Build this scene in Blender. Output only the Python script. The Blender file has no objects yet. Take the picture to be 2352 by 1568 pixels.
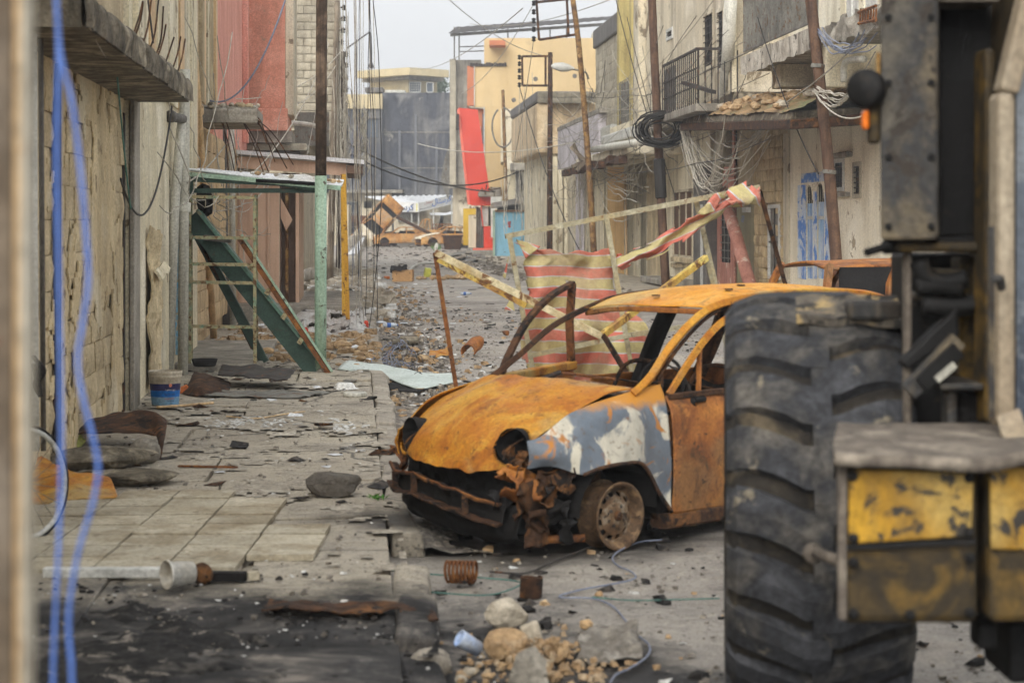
import bpy, bmesh, math, random
from mathutils import Vector, Matrix, noise as mnoise
random.seed(7)
R = math.radians
scn = bpy.context.scene
COL = scn.collection
# ------------------------------------------------------------------ camera
F, CX, HY, CH = 4573.0, 1176.0, 510.0, 1.75      # focal length and principal lines measured on the photograph
cam_d = bpy.data.cameras.new('camera'); cam = bpy.data.objects.new('camera', cam_d); COL.objects.link(cam)
cam.location = (0, 0, CH); cam.rotation_euler = (R(90), 0, 0)
cam_d.sensor_width = 36; cam_d.lens = 70; cam_d.shift_y = -0.1165
cam_d.clip_start = 0.1; cam_d.clip_end = 2000
cam_d.dof.use_dof = True; cam_d.dof.focus_distance = 24.0; cam_d.dof.aperture_fstop = 4.0
scn.camera = cam
# ------------------------------------------------------------------ world, sun, exposure
SUN_EL, SUN_AZ = R(34), R(198)
world = bpy.data.worlds.new('World'); scn.world = world; world.use_nodes = True
wn = world.node_tree; wn.nodes.clear()
wo = wn.nodes.new('ShaderNodeOutputWorld'); wb = wn.nodes.new('ShaderNodeBackground')
sk = wn.nodes.new('ShaderNodeTexSky'); sk.sky_type = 'NISHITA'; sk.sun_disc = False
sk.sun_elevation = SUN_EL; sk.sun_rotation = SUN_AZ; sk.air_density = 1.0; sk.dust_density = 6.0; sk.ozone_density = 1.0
hs = wn.nodes.new('ShaderNodeHueSaturation'); hs.inputs['Saturation'].default_value = 0.30
mx = wn.nodes.new('ShaderNodeMix'); mx.data_type = 'RGBA'; mx.inputs['Factor'].default_value = 0.72
mx.inputs['B'].default_value = (8.6, 8.75, 8.95, 1)      # even overcast layer in front of the blue
wn.links.new(sk.outputs[0], hs.inputs['Color']); wn.links.new(hs.outputs[0], mx.inputs['A'])
cn_ = wn.nodes.new('ShaderNodeTexNoise'); cn_.inputs['Scale'].default_value = 2.2; cn_.inputs['Detail'].default_value = 5
cr_ = wn.nodes.new('ShaderNodeMapRange'); cr_.inputs[1].default_value = .3; cr_.inputs[2].default_value = .7; cr_.inputs[3].default_value = .94; cr_.inputs[4].default_value = 1.05
cm_ = wn.nodes.new('ShaderNodeMix'); cm_.data_type = 'RGBA'; cm_.blend_type = 'MULTIPLY'; cm_.inputs['Factor'].default_value = 1.0
wn.links.new(cn_.outputs['Fac'], cr_.inputs[0]); wn.links.new(mx.outputs['Result'], cm_.inputs['A']); wn.links.new(cr_.outputs[0], cm_.inputs['B'])
wn.links.new(cm_.outputs['Result'], wb.inputs['Color']); wb.inputs['Strength'].default_value = 0.0735
wn.links.new(wb.outputs[0], wo.inputs['Surface'])
sun_d = bpy.data.lights.new('sun', 'SUN'); sun_d.energy = 1.5; sun_d.angle = R(48); sun_d.color = (1.0, 0.965, 0.91)
sun = bpy.data.objects.new('sun', sun_d); COL.objects.link(sun); sun.location = (0, -20, 40)
sun.rotation_euler = (R(90) - SUN_EL, 0, R(180) - SUN_AZ)
sun['kind'] = 'helper'
scn.view_settings.view_transform = 'Standard'; scn.view_settings.look = 'None'
scn.view_settings.exposure = 1.0; scn.view_settings.gamma = 1.0; scn.view_settings.use_curve_mapping = False
scn.render.engine = 'CYCLES'
cy = scn.cycles
cy.use_denoising = True; cy.denoising_prefilter = 'ACCURATE'; cy.use_adaptive_sampling = True; cy.adaptive_threshold = 0.035; cy.adaptive_min_samples = 16; cy.max_bounces = 6; cy.diffuse_bounces = 4; cy.glossy_bounces = 2
cy.transmission_bounces = 3; cy.volume_bounces = 0; cy.transparent_max_bounces = 6
try: cy.denoiser = 'OPENIMAGEDENOISE'
except Exception: pass
# ------------------------------------------------------------------ frames: photo -> world, street frame
V = Vector
def at(x, y, d): return V(((x-CX)/F*d, d, CH-(y-HY)/F*d))
def gd(y, z=0.0): return (CH-z)*F/(y-HY)
def gat(x, y, z=0.0):
    d = gd(y, z); return V(((x-CX)/F*d, d, z))
U = V((-0.0786, 0.9969, 0)); N = V((0.9969, 0.0786, 0)); UP = V((0, 0, 1))
SA = math.atan2(N.y, N.x)
def S(t, r, z=0.0): return U*t+N*r+UP*z
def sdep(t, r): return U.y*t+N.y*r
def tx(x, r):
    q = (x-CX)/F; return (N.x*r-q*N.y*r)/(q*U.y-U.x)
def rx(x, t):
    q = (x-CX)/F; return (q*U.y-U.x)*t/(N.x-q*N.y)
def zy(y, t, r): return CH-(y-HY)/F*sdep(t, r)
def W(x, y, r):
    t = tx(x, r); return S(t, r, zy(y, t, r))
def E(x, y, t):
    r = rx(x, t); return S(t, r, zy(y, t, r))
def trz(p): return (p.dot(U), p.dot(N), p.z)
def hole(x0, x1, y0, y1, r):
    ta, tb = sorted((tx(x0, r), tx(x1, r))); tm = (ta+tb)/2
    return (ta, tb, zy(y1, tm, r), zy(y0, tm, r))
def ehole(x0, x1, y0, y1, t):
    ra, rb = sorted((rx(x0, t), rx(x1, t))); rm = (ra+rb)/2
    return (ra, rb, zy(y1, t, rm), zy(y0, t, rm))
# ------------------------------------------------------------------ materials
def lin(c):
    o = []
    for v in c:
        v /= 255.0; o.append(v/12.92 if v <= 0.04045 else ((v+0.055)/1.055)**2.4)
    return (o[0], o[1], o[2], 1.0)
MATS = {}
class NT:
    def __init__(s, name):
        s.m = bpy.data.materials.new(name); s.m.use_nodes = True; s.t = s.m.node_tree; s.n = s.t.nodes
        s.b = s.n['Principled BSDF']; s.geo = s.n.new('ShaderNodeNewGeometry'); s.P = s.geo.outputs['Position']
        s.b.inputs['Specular IOR Level'].default_value = 0.3
    def link(s, a, b): s.t.links.new(a, b)
    def noise(s, scale, detail=5, rough=0.6, vec=None, dist=0.0, mscale=None):
        v = vec or s.P
        if mscale:
            mp = s.n.new('ShaderNodeMapping'); mp.inputs['Scale'].default_value = mscale; s.link(v, mp.inputs['Vector']); v = mp.outputs[0]
        k = s.n.new('ShaderNodeTexNoise'); k.inputs['Scale'].default_value = scale; k.inputs['Detail'].default_value = detail
        k.inputs['Roughness'].default_value = rough; k.inputs['Distortion'].default_value = dist
        s.link(v, k.inputs['Vector']); return k.outputs['Fac']
    def ramp(s, fac, stops, interp='LINEAR'):
        k = s.n.new('ShaderNodeValToRGB'); k.color_ramp.interpolation = interp; e = k.color_ramp.elements
        while len(e) < len(stops): e.new(0.5)
        for i, (p, c) in enumerate(stops):
            e[i].position = p; e[i].color = c if len(c) == 4 else lin(c)
        s.link(fac, k.inputs['Fac']); return k.outputs['Color']
    def maprange(s, fac, a, b, c=0.0, d=1.0):
        k = s.n.new('ShaderNodeMapRange'); k.inputs[1].default_value = a; k.inputs[2].default_value = b
        k.inputs[3].default_value = c; k.inputs[4].default_value = d; s.link(fac, k.inputs[0]); return k.outputs[0]
    def mix(s, fac, a, b, mode='MIX'):
        k = s.n.new('ShaderNodeMix'); k.data_type = 'RGBA'; k.blend_type = mode
        for v, i in ((fac, 'Factor'), (a, 'A'), (b, 'B')):
            if isinstance(v, (int, float)): k.inputs[i].default_value = v
            elif isinstance(v, tuple): k.inputs[i].default_value = v if len(v) == 4 else lin(v)
            else: s.link(v, k.inputs[i])
        return k.outputs['Result']
    def math(s, op, a, b=None):
        k = s.n.new('ShaderNodeMath'); k.operation = op
        for i, v in enumerate((a, b)):
            if v is None: continue
            if isinstance(v, (int, float)): k.inputs[i].default_value = v
            else: s.link(v, k.inputs[i])
        return k.outputs[0]
    def bump(s, h, strength=0.3, dist=0.02):
        k = s.n.new('ShaderNodeBump'); k.inputs['Strength'].default_value = strength; k.inputs['Distance'].default_value = dist
        s.link(h, k.inputs['Height']); s.link(k.outputs[0], s.b.inputs['Normal'])
    def col(s, c): s.link(c, s.b.inputs['Base Color'])
def G(v): return (v, v, v, 1.0)
def mat(name, c1, c2=None, c3=None, sc=2.0, rough=0.88, metal=0.0, bump=0.25, bsc=30.0, bd=0.01, streak=None, sk=0.6, ssc=(6, 6, 0.35),
        spots=None, spsc=5.0, spt=0.6, fine=0.22, fsc=40.0, rand=0.0, obj=False, spec=None, peel=None, pesc=0.9, pet=0.58):
    if name in MATS: return MATS[name]
    m = NT(name); P = m.P
    if obj:
        tc = m.n.new('ShaderNodeTexCoord'); P = m.P = tc.outputs['Object']
    c2 = c2 or tuple(v*0.82 for v in c1)
    n1 = m.noise(sc, 6, 0.62, dist=0.4)
    st = [(0.38, c1), (0.62, c2)] if not c3 else [(0.36, c1), (0.5, c2), (0.64, c3)]
    c = m.ramp(n1, st)
    if streak:
        s1 = m.noise(1.0, 5, 0.65, mscale=ssc)
        c = m.mix(m.maprange(s1, 0.47, 0.63, 0, sk), c, streak)
    if spots:
        s2 = m.noise(spsc, 7, 0.7, dist=0.6)
        c = m.mix(m.maprange(s2, spt-0.06, spt-0.02), c, spots)
    hgt = None
    if peel:      # plaster fallen away: sharp edged patches showing the coat beneath
        pn = m.noise(pesc, 8, 0.68, dist=0.3); hgt = m.maprange(pn, pet, pet+0.012)
        c = m.mix(hgt, c, m.ramp(m.noise(14, 4, 0.7), [(0.35, tuple(v*0.8 for v in peel)), (0.65, peel)]))
    f1 = m.noise(fsc, 4, 0.7)
    c = m.mix(1.0, c, m.ramp(f1, [(0.36, G(1-fine*1.25)), (0.64, G(1+fine*0.8))]), 'MULTIPLY')
    if rand:
        oi = m.n.new('ShaderNodeObjectInfo')
        c = m.mix(1.0, c, m.ramp(oi.outputs['Random'], [(0.0, G(1-rand)), (1.0, G(1+rand*0.6))]), 'MULTIPLY')
    m.col(c); m.b.inputs['Roughness'].default_value = rough; m.b.inputs['Metallic'].default_value = metal
    if spec is not None: m.b.inputs['Specular IOR Level'].default_value = spec
    if bump:
        hh = m.math('ADD', m.noise(bsc, 6, 0.7), n1)
        if hgt is not None: hh = m.math('SUBTRACT', hh, m.math('MULTIPLY', hgt, 1.2))
        m.bump(hh, bump, bd)
    MATS[name] = m.m; return m.m
# ------------------------------------------------------------------ mesh building
ORG = {}
def cr(p0, p1, p2, p3, t):
    return 0.5*((2*p1)+(p2-p0)*t+(2*p0-5*p1+4*p2-p3)*t*t+(3*p1-p0-3*p2+p3)*t*t*t)
def spline(pts, n):
    pts = [V(p) for p in pts]
    if len(pts) == 2: return [pts[0].lerp(pts[1], i/n) for i in range(n+1)]
    out = []; m = len(pts)-1
    for i in range(n+1):
        u = i/n*m; k = min(int(u), m-1); t = u-k
        p0 = pts[k-1] if k > 0 else pts[0]*2-pts[1]; p3 = pts[k+2] if k+2 <= m else pts[m]*2-pts[m-1]
        out.append(cr(p0, pts[k], pts[k+1], p3, t))
    return out
def nz(p, s=1.0, seed=0.0): return mnoise.noise(V((p[0]*s+seed, p[1]*s-seed*0.7, p[2]*s+seed*1.3)))
class MB:
    def __init__(s): s.v = []; s.f = []
    def add(s, vs, fs):
        o = len(s.v); s.v += [tuple(v) for v in vs]; s.f += [tuple(i+o for i in f) for f in fs]; return s
    def hexa(s, p):      # 8 points: bottom 0-3, top 4-7
        return s.add(p, [(3, 2, 1, 0), (4, 5, 6, 7), (0, 1, 5, 4), (1, 2, 6, 5), (2, 3, 7, 6), (3, 0, 4, 7)])
    def sbox(s, t0, t1, r0, r1, z0, z1):
        return s.hexa([S(t0, r0, z0), S(t0, r1, z0), S(t1, r1, z0), S(t1, r0, z0), S(t0, r0, z1), S(t0, r1, z1), S(t1, r1, z1), S(t1, r0, z1)])
    def box(s, c, sx, sy, sz, rz=0.0, rx_=0.0, ry_=0.0):     # c = centre
        M = Matrix.Rotation(rz, 3, 'Z') @ Matrix.Rotation(rx_, 3, 'X') @ Matrix.Rotation(ry_, 3, 'Y')
        q = [(-1, -1, -1), (1, -1, -1), (1, 1, -1), (-1, 1, -1), (-1, -1, 1), (1, -1, 1), (1, 1, 1), (-1, 1, 1)]
        return s.hexa([V(c)+M @ V((a*sx/2, b*sy/2, d*sz/2)) for a, b, d in q])
    def bar(s, a, b, w, h, upv=None):     # rectangular bar from a to b
        a, b = V(a), V(b); d = (b-a).normalized(); up = V(upv) if upv else (UP if abs(d.z) < 0.9 else V((0, 1, 0)))
        x = d.cross(up).normalized(); y = x.cross(d).normalized(); x = x*w/2; y = y*h/2
        return s.hexa([a-x-y, a+x-y, a+x+y, a-x+y, b-x-y, b+x-y, b+x+y, b-x+y])
    def tube(s, pts, r, seg=6, cap=True):
        pts = [V(p) for p in pts]; n = len(pts); rs = r if isinstance(r, (list, tuple)) else [r]*n
        vs = []; fs = []; prev = None
        for i, p in enumerate(pts):
            d = (pts[min(i+1, n-1)]-pts[max(i-1, 0)])
            d = d.normalized() if d.length > 1e-9 else UP
            if prev is None:
                x = d.cross(UP if abs(d.z) < 0.95 else V((0, 1, 0))).normalized()
            else:
                x = prev-d*prev.dot(d); x = x.normalized() if x.length > 1e-6 else d.orthogonal().normalized()
            prev = x; y = d.cross(x)
            for k in range(seg):
                a = 2*math.pi*k/seg; vs.append(p+(x*math.cos(a)+y*math.sin(a))*rs[i])
        for i in range(n-1):
            for k in range(seg):
                fs.append((i*seg+k, i*seg+(k+1) % seg, (i+1)*seg+(k+1) % seg, (i+1)*seg+k))
        if cap: fs.append(tuple(range(seg-1, -1, -1))); fs.append(tuple((n-1)*seg+k for k in range(seg)))
        return s.add(vs, fs)
    def sweep(s, pts, w, h, side):      # flat section swept along pts; side = width direction
        pts = [V(p) for p in pts]; n = len(pts); vs = []; fs = []; sd = V(side)
        for i, p in enumerate(pts):
            d = (pts[min(i+1, n-1)]-pts[max(i-1, 0)]).normalized()
            x = (sd-d*sd.dot(d)).normalized(); y = d.cross(x)
            ww = w[i] if isinstance(w, (list, tuple)) else w
            for a, b in ((-1, -.7), (-.88, -1), (.88, -1), (1, -.7), (1, .7), (.88, 1), (-.88, 1), (-1, .7)):
                vs.append(p+x*a*ww/2+y*b*h/2)
        for i in range(n-1):
            for k in range(8): fs.append((i*8+k, i*8+(k+1) % 8, (i+1)*8+(k+1) % 8, (i+1)*8+k))
        fs.append(tuple(range(7, -1, -1))); fs.append(tuple((n-1)*8+k for k in range(8)))
        return s.add(vs, fs)
    def lathe(s, prof, c, ax, seg=24, skip=None):     # prof: (r, h) along axis ax from c
        ax = V(ax).normalized(); x = ax.orthogonal().normalized(); y = ax.cross(x); c = V(c); vs = []; fs = []
        for (r, h) in prof:
            for k in range(seg):
                a = 2*math.pi*k/seg; vs.append(c+ax*h+(x*math.cos(a)+y*math.sin(a))*r)
        for i in range(len(prof)-1):
            for k in range(seg):
                if skip and skip(i, k): continue
                fs.append((i*seg+k, i*seg+(k+1) % seg, (i+1)*seg+(k+1) % seg, (i+1)*seg+k))
        return s.add(vs, fs)
    def patch(s, ctrl, nu, nv, fn=None, cut=None):
        rows = [spline(r, nv) for r in ctrl]; grid = []
        cols = [spline([rw[j] for rw in rows], nu) for j in range(nv+1)]
        vs = []
        for i in range(nu+1):
            for j in range(nv+1):
                p = cols[j][i]; vs.append(V(fn(p, i/nu, j/nv)) if fn else p)
        fs = []
        for i in range(nu):
            for j in range(nv):
                if cut and cut(vs[i*(nv+1)+j], vs[(i+1)*(nv+1)+j+1], i/nu, j/nv): continue
                fs.append((i*(nv+1)+j, i*(nv+1)+j+1, (i+1)*(nv+1)+j+1, (i+1)*(nv+1)+j))
        return s.add(vs, fs)
    def prism(s, poly, off):       # polygon (3d points) extruded by vector
        n = len(poly); poly = [V(p) for p in poly]; off = V(off)
        return s.add(poly+[p+off for p in poly], [tuple(range(n-1, -1, -1)), tuple(range(n, 2*n))]+[(i, (i+1) % n, n+(i+1) % n, n+i) for i in range(n)])
    def rock(s, c, sx, sy, sz, seed=0, lvl=2, rough=0.28, rz=None, flat=True):
        bm = bmesh.new(); bmesh.ops.create_icosphere(bm, subdivisions=lvl, radius=1.0)
        M = Matrix.Rotation(random.uniform(0, 6.28) if rz is None else rz, 3, 'Z'); c = V(c)
        vs = []; rg = random.Random(int(seed*977)+3); pls = []
        for i_ in range(16):       # fracture planes
            n_ = V((rg.gauss(0, 1), rg.gauss(0, 1), rg.gauss(0, 1))).normalized(); pls.append((n_, rg.uniform(1.02-1.15*min(.6, rough), 1.0)))
        for v in bm.verts:
            q = v.co.normalized(); k = 1.0
            for n_, d_ in pls:
                c_ = q.dot(n_)
                if c_ > .05: k = min(k, d_/c_)
            q = q*(k*(1+rough*.22*nz(q, 2.6, seed*1.9)+rough*.10*nz(q, 6.0, seed)))*.92
            vs.append(c+M @ V((q.x*sx, q.y*sy, q.z*sz)))
        s.add(vs, [tuple(v.index for v in f.verts) for f in bm.faces]); bm.free(); return s
    def chunk(s, c, sz, seed=None, flat=0.6):
        rnd = random; c = V(c); M = Matrix.Rotation(rnd.uniform(0, 6.28), 3, 'Z')
        q = [(-1, -1, 0), (1, -1, 0), (1, 1, 0), (-1, 1, 0), (-.8, -.8, 1), (.8, -.8, 1), (.8, .8, 1), (-.8, .8, 1)]
        return s.hexa([c+M @ V(((a+rnd.uniform(-.45, .45))*sz/2, (b+rnd.uniform(-.45, .45))*sz/2, (d*flat+rnd.uniform(-.2, .2)*d)*sz)) for a, b, d in q])
    def wall(s, O, A, Nin, L, z0, z1, holes=(), dep=0.25):
        A, Nin, O = V(A), V(Nin), V(O)
        hs = [h for h in holes]
        aa = sorted(set([0.0, L]+[max(0, min(L, h[i])) for h in hs for i in (0, 1)]))
        zz = sorted(set([z0, z1]+[max(z0, min(z1, h[i])) for h in hs for i in (2, 3)]))
        P = lambda a, z, n=0.0: O+A*a+UP*z+Nin*n
        for i in range(len(aa)-1):
            for j in range(len(zz)-1):
                a, z = (aa[i]+aa[i+1])/2, (zz[j]+zz[j+1])/2
                if any(h[0] < a < h[1] and h[2] < z < h[3] for h in hs): continue
                s.add([P(aa[i], zz[j]), P(aa[i+1], zz[j]), P(aa[i+1], zz[j+1]), P(aa[i], zz[j+1])], [(0, 1, 2, 3)])
        for a, b, c, d in hs:
            a, b = max(0, a), min(L, b)
            for q in (((a, c), (b, c)), ((b, c), (b, d)), ((b, d), (a, d)), ((a, d), (a, c))):
                s.add([P(*q[0]), P(*q[1]), P(q[1][0], q[1][1], dep), P(q[0][0], q[0][1], dep)], [(0, 1, 2, 3)])
        return s
    def shell(s, t0, t1, r0, r1, z0, z1, side, fh=(), eh=(), dep=0.25):
        rf, rb = (r0, r1) if side == 'R' else (r1, r0)
        s.wall(S(t0, rf), U, N if side == 'R' else -N, t1-t0, z0, z1, [(a-t0, b-t0, c, d) for a, b, c, d in fh], dep)
        s.wall(S(t0, r0), N, U, r1-r0, z0, z1, [(a-r0, b-r0, c, d) for a, b, c, d in eh], dep)
        s.add([S(t0, rb, z0), S(t1, rb, z0), S(t1, rb, z1), S(t0, rb, z1)], [(0, 1, 2, 3)])
        s.add([S(t1, r0, z0), S(t1, r1, z0), S(t1, r1, z1), S(t1, r0, z1)], [(0, 1, 2, 3)])
        s.add([S(t0, r0, z1), S(t0, r1, z1), S(t1, r1, z1), S(t1, r0, z1)], [(0, 1, 2, 3)])
        if z0 > 0.3: s.add([S(t0, r0, z0), S(t0, r1, z0), S(t1, r1, z0), S(t1, r0, z0)], [(0, 1, 2, 3)])
        return s
    def base(s):
        xs = [v[0] for v in s.v]; ys = [v[1] for v in s.v]; zs = [v[2] for v in s.v]
        return V(((min(xs)+max(xs))/2, (min(ys)+max(ys))/2, min(zs)))
    def mesh(s, name, m, org=V((0, 0, 0)), smooth=False):
        me = bpy.data.meshes.new(name)
        me.from_pydata([(v[0]-org[0], v[1]-org[1], v[2]-org[2]) for v in s.v], [], s.f)
        for k in (m if isinstance(m, (list, tuple)) else [m]): me.materials.append(k)
        if smooth: me.polygons.foreach_set('use_smooth', [True]*len(me.polygons))
        me.update(); return me
    def build(s, name, m, parent=None, label=None, cat=None, group=None, kind=None, smooth=False, solid=0.0, bevel=0.0, sub=0):
        org = ORG[parent] if parent else (V((0, 0, 0)) if kind == 'structure' else s.base())
        o = bpy.data.objects.new(name, s.mesh(name, m, org, smooth)); COL.objects.link(o)
        if parent: o.parent = parent
        else: o.location = org
        ORG[o] = org
        if solid:
            md = o.modifiers.new('thickness', 'SOLIDIFY'); md.thickness = solid; md.offset = 0
        if bevel:
            md = o.modifiers.new('edge', 'BEVEL'); md.width = bevel; md.segments = 2; md.limit_method = 'ANGLE'
        if sub:
            md = o.modifiers.new('smooth', 'SUBSURF'); md.levels = sub; md.render_levels = sub
        tag(o, label, cat, group, kind); return o
def tag(o, label=None, cat=None, group=None, kind=None):
    for k, v in (('label', label), ('category', cat), ('group', group), ('kind', kind)):
        if v: o[k] = v
    return o
def thing(name, loc, label, cat, group=None):
    o = bpy.data.objects.new(name, None); o.empty_display_size = 0.1; COL.objects.link(o); o.location = V(loc); ORG[o] = V(loc)
    return tag(o, label, cat, group)
def inst(name, me, parent, loc, rot=(0, 0, 0), scale=(1, 1, 1)):
    o = bpy.data.objects.new(name, me); COL.objects.link(o); o.parent = parent
    o.location = V(loc)-ORG[parent]; o.rotation_euler = rot; o.scale = scale; ORG[o] = V(loc); return o
def text_mb(body, origin, xdir, ydir, height, width=None, depth=0.0):
    cu = bpy.data.curves.new('lettering', 'FONT'); cu.body = body; cu.resolution_u = 3
    o = bpy.data.objects.new('lettering', cu); COL.objects.link(o); bpy.context.view_layer.update()
    me = bpy.data.meshes.new_from_object(o.evaluated_get(bpy.context.evaluated_depsgraph_get()))
    xs = [v.co.x for v in me.vertices]; ys = [v.co.y for v in me.vertices]; x0, y0 = min(xs), min(ys)
    k = height/(max(ys)-y0); kx = k if width is None else width/(max(xs)-x0)
    mb = MB(); xd, yd, og = V(xdir).normalized(), V(ydir).normalized(), V(origin)
    mb.add([og+xd*(v.co.x-x0)*kx+yd*(v.co.y-y0)*k for v in me.vertices], [tuple(p.vertices) for p in me.polygons])
    bpy.data.objects.remove(o); bpy.data.curves.remove(cu); bpy.data.meshes.remove(me); return mb
def sag(a, b, drop, n=14):
    a, b = V(a), V(b); return [a.lerp(b, i/n)-UP*drop*4*(i/n)*(1-i/n) for i in range(n+1)]
# ------------------------------------------------------------------ shared materials
m_stone = mat('old_stone', (214, 196, 160), (186, 168, 134), (224, 206, 168), sc=1.6, bump=0.6, bsc=14, bd=0.03, streak=(132, 118, 94), sk=0.6, ssc=(1.2, 1.2, .35), rand=0.06)
m_mortar = mat('old_mortar', (192, 176, 146), (164, 148, 120), sc=3, bump=0.5, bsc=30)
m_tanblock = mat('tan_block', (212, 186, 146), (192, 166, 128), sc=2, bump=0.4, rand=0.15, streak=(120, 100, 74), sk=0.4)
m_white = mat('whitewash', (232, 224, 202), (206, 196, 168), (224, 212, 182), sc=0.9, bump=0.35, bsc=18, streak=(150, 136, 110), sk=0.6, ssc=(1.5, 1.5, 0.2), spots=(140, 126, 104), spsc=3.0, spt=0.68, peel=(150, 132, 104), pesc=1.3, pet=.6)
m_cream = mat('cream_plaster', (240, 232, 208), (224, 214, 186), (234, 224, 198), sc=0.5, bump=0.25, streak=(140, 124, 98), sk=0.55, ssc=(1.5, 1.5, 0.2), spots=(150, 136, 112), spsc=1.8, spt=0.7, peel=(158, 142, 116), pesc=1.0, pet=.61)
m_beige = mat('beige_plaster', (224, 215, 194), (200, 190, 166), (216, 204, 178), sc=0.6, bump=0.3, streak=(128, 116, 96), sk=0.55, ssc=(1.3, 1.3, 0.2), spots=(140, 128, 108), spsc=1.2, spt=0.68, peel=(146, 132, 110), pesc=.9, pet=.6)
m_concrete = mat('grey_concrete', (166, 160, 148), (132, 126, 115), sc=1.4, bump=0.4, bsc=20, streak=(78, 73, 66), sk=0.6, ssc=(4, 4, 0.3))
m_mossconc = mat('mossy_concrete', (138, 128, 110), (92, 84, 70), (158, 148, 128), sc=3, bump=0.7, bsc=12, bd=0.03, streak=(50, 46, 38), sk=0.8, ssc=(5, 5, 0.7))
m_pink = mat('pink_plaster', (228, 166, 150), (214, 150, 132), sc=0.9, bump=0.2, streak=(172, 92, 72), sk=0.5, ssc=(4, 4, 0.3))
m_pink2 = mat('rough_pink_plaster', (214, 154, 132), (200, 138, 116), (216, 164, 144), sc=1.6, bump=0.4, streak=(150, 104, 84), sk=0.5, ssc=(3, 3, 0.4), spots=(150, 128, 108), spsc=3, spt=0.68)
m_greystone = mat('grey_stone', (186, 178, 158), (160, 152, 134), sc=1.5, bump=0.4, rand=0.14, streak=(120, 112, 98), sk=0.4)
m_kiosk = mat('brown_sheet', (206, 174, 150), (194, 162, 138), sc=0.8, rough=0.55, bump=0.05, streak=(140, 104, 82), sk=0.35, fine=0.06)
m_kioskd = mat('dark_brown_sheet', (116, 92, 76), (96, 76, 62), sc=0.8, rough=0.6, bump=0.05)
m_wsheet = mat('white_sheet', (226, 228, 230), (206, 208, 210), sc=1, rough=0.5, bump=0.05, spots=(150, 132, 110), spsc=4, spt=0.7)
m_green = mat('green_paint', (164, 190, 170), (140, 168, 148), sc=3, rough=0.6, bump=0.15, spots=(72, 62, 50), spsc=9, spt=0.66, streak=(140, 150, 122), sk=0.5)
m_dgreen = mat('dark_green_paint', (54, 78, 68), (42, 62, 54), sc=3, rough=0.55, bump=0.15, spots=(70, 62, 48), spsc=6, spt=0.66)
m_pgreen = mat('pale_green_frame', (150, 160, 128), (168, 150, 112), (126, 150, 124), sc=8, rough=0.7, bump=0.2, spots=(104, 76, 48), spsc=14, spt=0.6)
m_rust = mat('rust', (138, 88, 48), (96, 60, 36), (156, 104, 54), sc=6, rough=0.9, bump=0.5, bsc=60, spots=(58, 40, 30), spsc=9, spt=0.62)
m_drust = mat('dark_rust', (86, 58, 38), (54, 38, 28), (112, 76, 44), sc=6, rough=0.92, bump=0.5, bsc=60, spots=(28, 24, 22), spsc=8, spt=0.6)
m_pole = mat('rusty_pole', (96, 78, 62), (62, 48, 38), (120, 100, 82), sc=3, rough=0.85, bump=0.3, ssc=(14, 14, 0.6), streak=(40, 32, 26), sk=0.7)
m_rpole = mat('red_brown_pole', (112, 86, 68), (82, 62, 50), sc=3, rough=0.85, bump=0.3, streak=(52, 36, 30), sk=0.6, ssc=(12, 12, 0.6))
m_ypole = mat('yellow_rust_pole', (150, 118, 70), (112, 82, 50), (168, 138, 92), sc=4, rough=0.85, bump=0.3, spots=(84, 58, 38), spsc=5, spt=0.58)
m_wood = mat('weathered_wood', (146, 134, 116), (110, 98, 84), sc=2, bump=0.5, streak=(66, 58, 50), sk=0.8, ssc=(20, 20, 0.5))
m_gpipe = mat('grey_pipe', (204, 202, 190), (186, 184, 172), sc=2, rough=0.5, bump=0.05, streak=(120, 116, 104), sk=0.5)
m_tpipe = mat('tan_pipe', (220, 190, 146), (206, 174, 130), sc=2, rough=0.5, bump=0.05, streak=(140, 110, 72), sk=0.5)
m_dpipe = mat('dark_grey_pipe', (112, 108, 102), (88, 84, 80), sc=2, rough=0.6, bump=0.05, streak=(60, 56, 52), sk=0.5)
m_wire = mat('black_wire', (48, 46, 44), sc=5, bump=0, rough=0.6)
m_gwire = mat('grey_wire', (176, 170, 156), (140, 134, 122), sc=5, bump=0, rough=0.6)
m_wwire = mat('white_wire', (214, 208, 194), (176, 170, 154), sc=5, bump=0, rough=0.6)
m_bwire = mat('blue_wire', (134, 140, 156), (112, 119, 138), sc=5, bump=0, rough=0.5)
m_tealwire = mat('teal_wire', (84, 128, 118), (66, 106, 98), sc=5, bump=0, rough=0.5)
m_soot = mat('sooted_wall', (76, 79, 87), (60, 63, 71), (116, 116, 116), sc=0.35, bump=0.15, streak=(136, 133, 126), sk=0.5, ssc=(0.9, 0.9, 0.12), spots=(148, 144, 136), spsc=0.55, spt=0.68, fine=0.15, fsc=3)
m_tan = mat('tan_plaster', (214, 198, 158), (196, 180, 142), sc=0.4, bump=0.1, streak=(150, 138, 112), sk=0.4, ssc=(1, 1, 0.2))
m_yellow = mat('yellow_plaster', (208, 184, 138), (196, 170, 124), sc=0.3, bump=0.12, streak=(172, 150, 114), sk=0.35, ssc=(0.8, 0.8, 0.15), spots=(186, 164, 128), spsc=0.8, spt=0.7, fine=0.08)
m_orange = mat('orange_trim', (190, 120, 86), (176, 106, 74), sc=0.5, bump=0.1, fine=0.1)
m_red = mat('red_panel', (202, 66, 46), (192, 58, 40), sc=0.5, rough=0.45, bump=0.03, fine=0.06)
m_redl = mat('faded_red_panel', (226, 118, 98), (212, 98, 80), sc=0.8, rough=0.5, bump=0.03)
m_blue = mat('blue_gate_paint', (132, 182, 204), (116, 166, 188), sc=0.8, rough=0.6, bump=0.1, spots=(96, 74, 56), spsc=3.2, spt=0.7, streak=(110, 136, 142), sk=0.4, ssc=(2, 2, 0.3))
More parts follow.
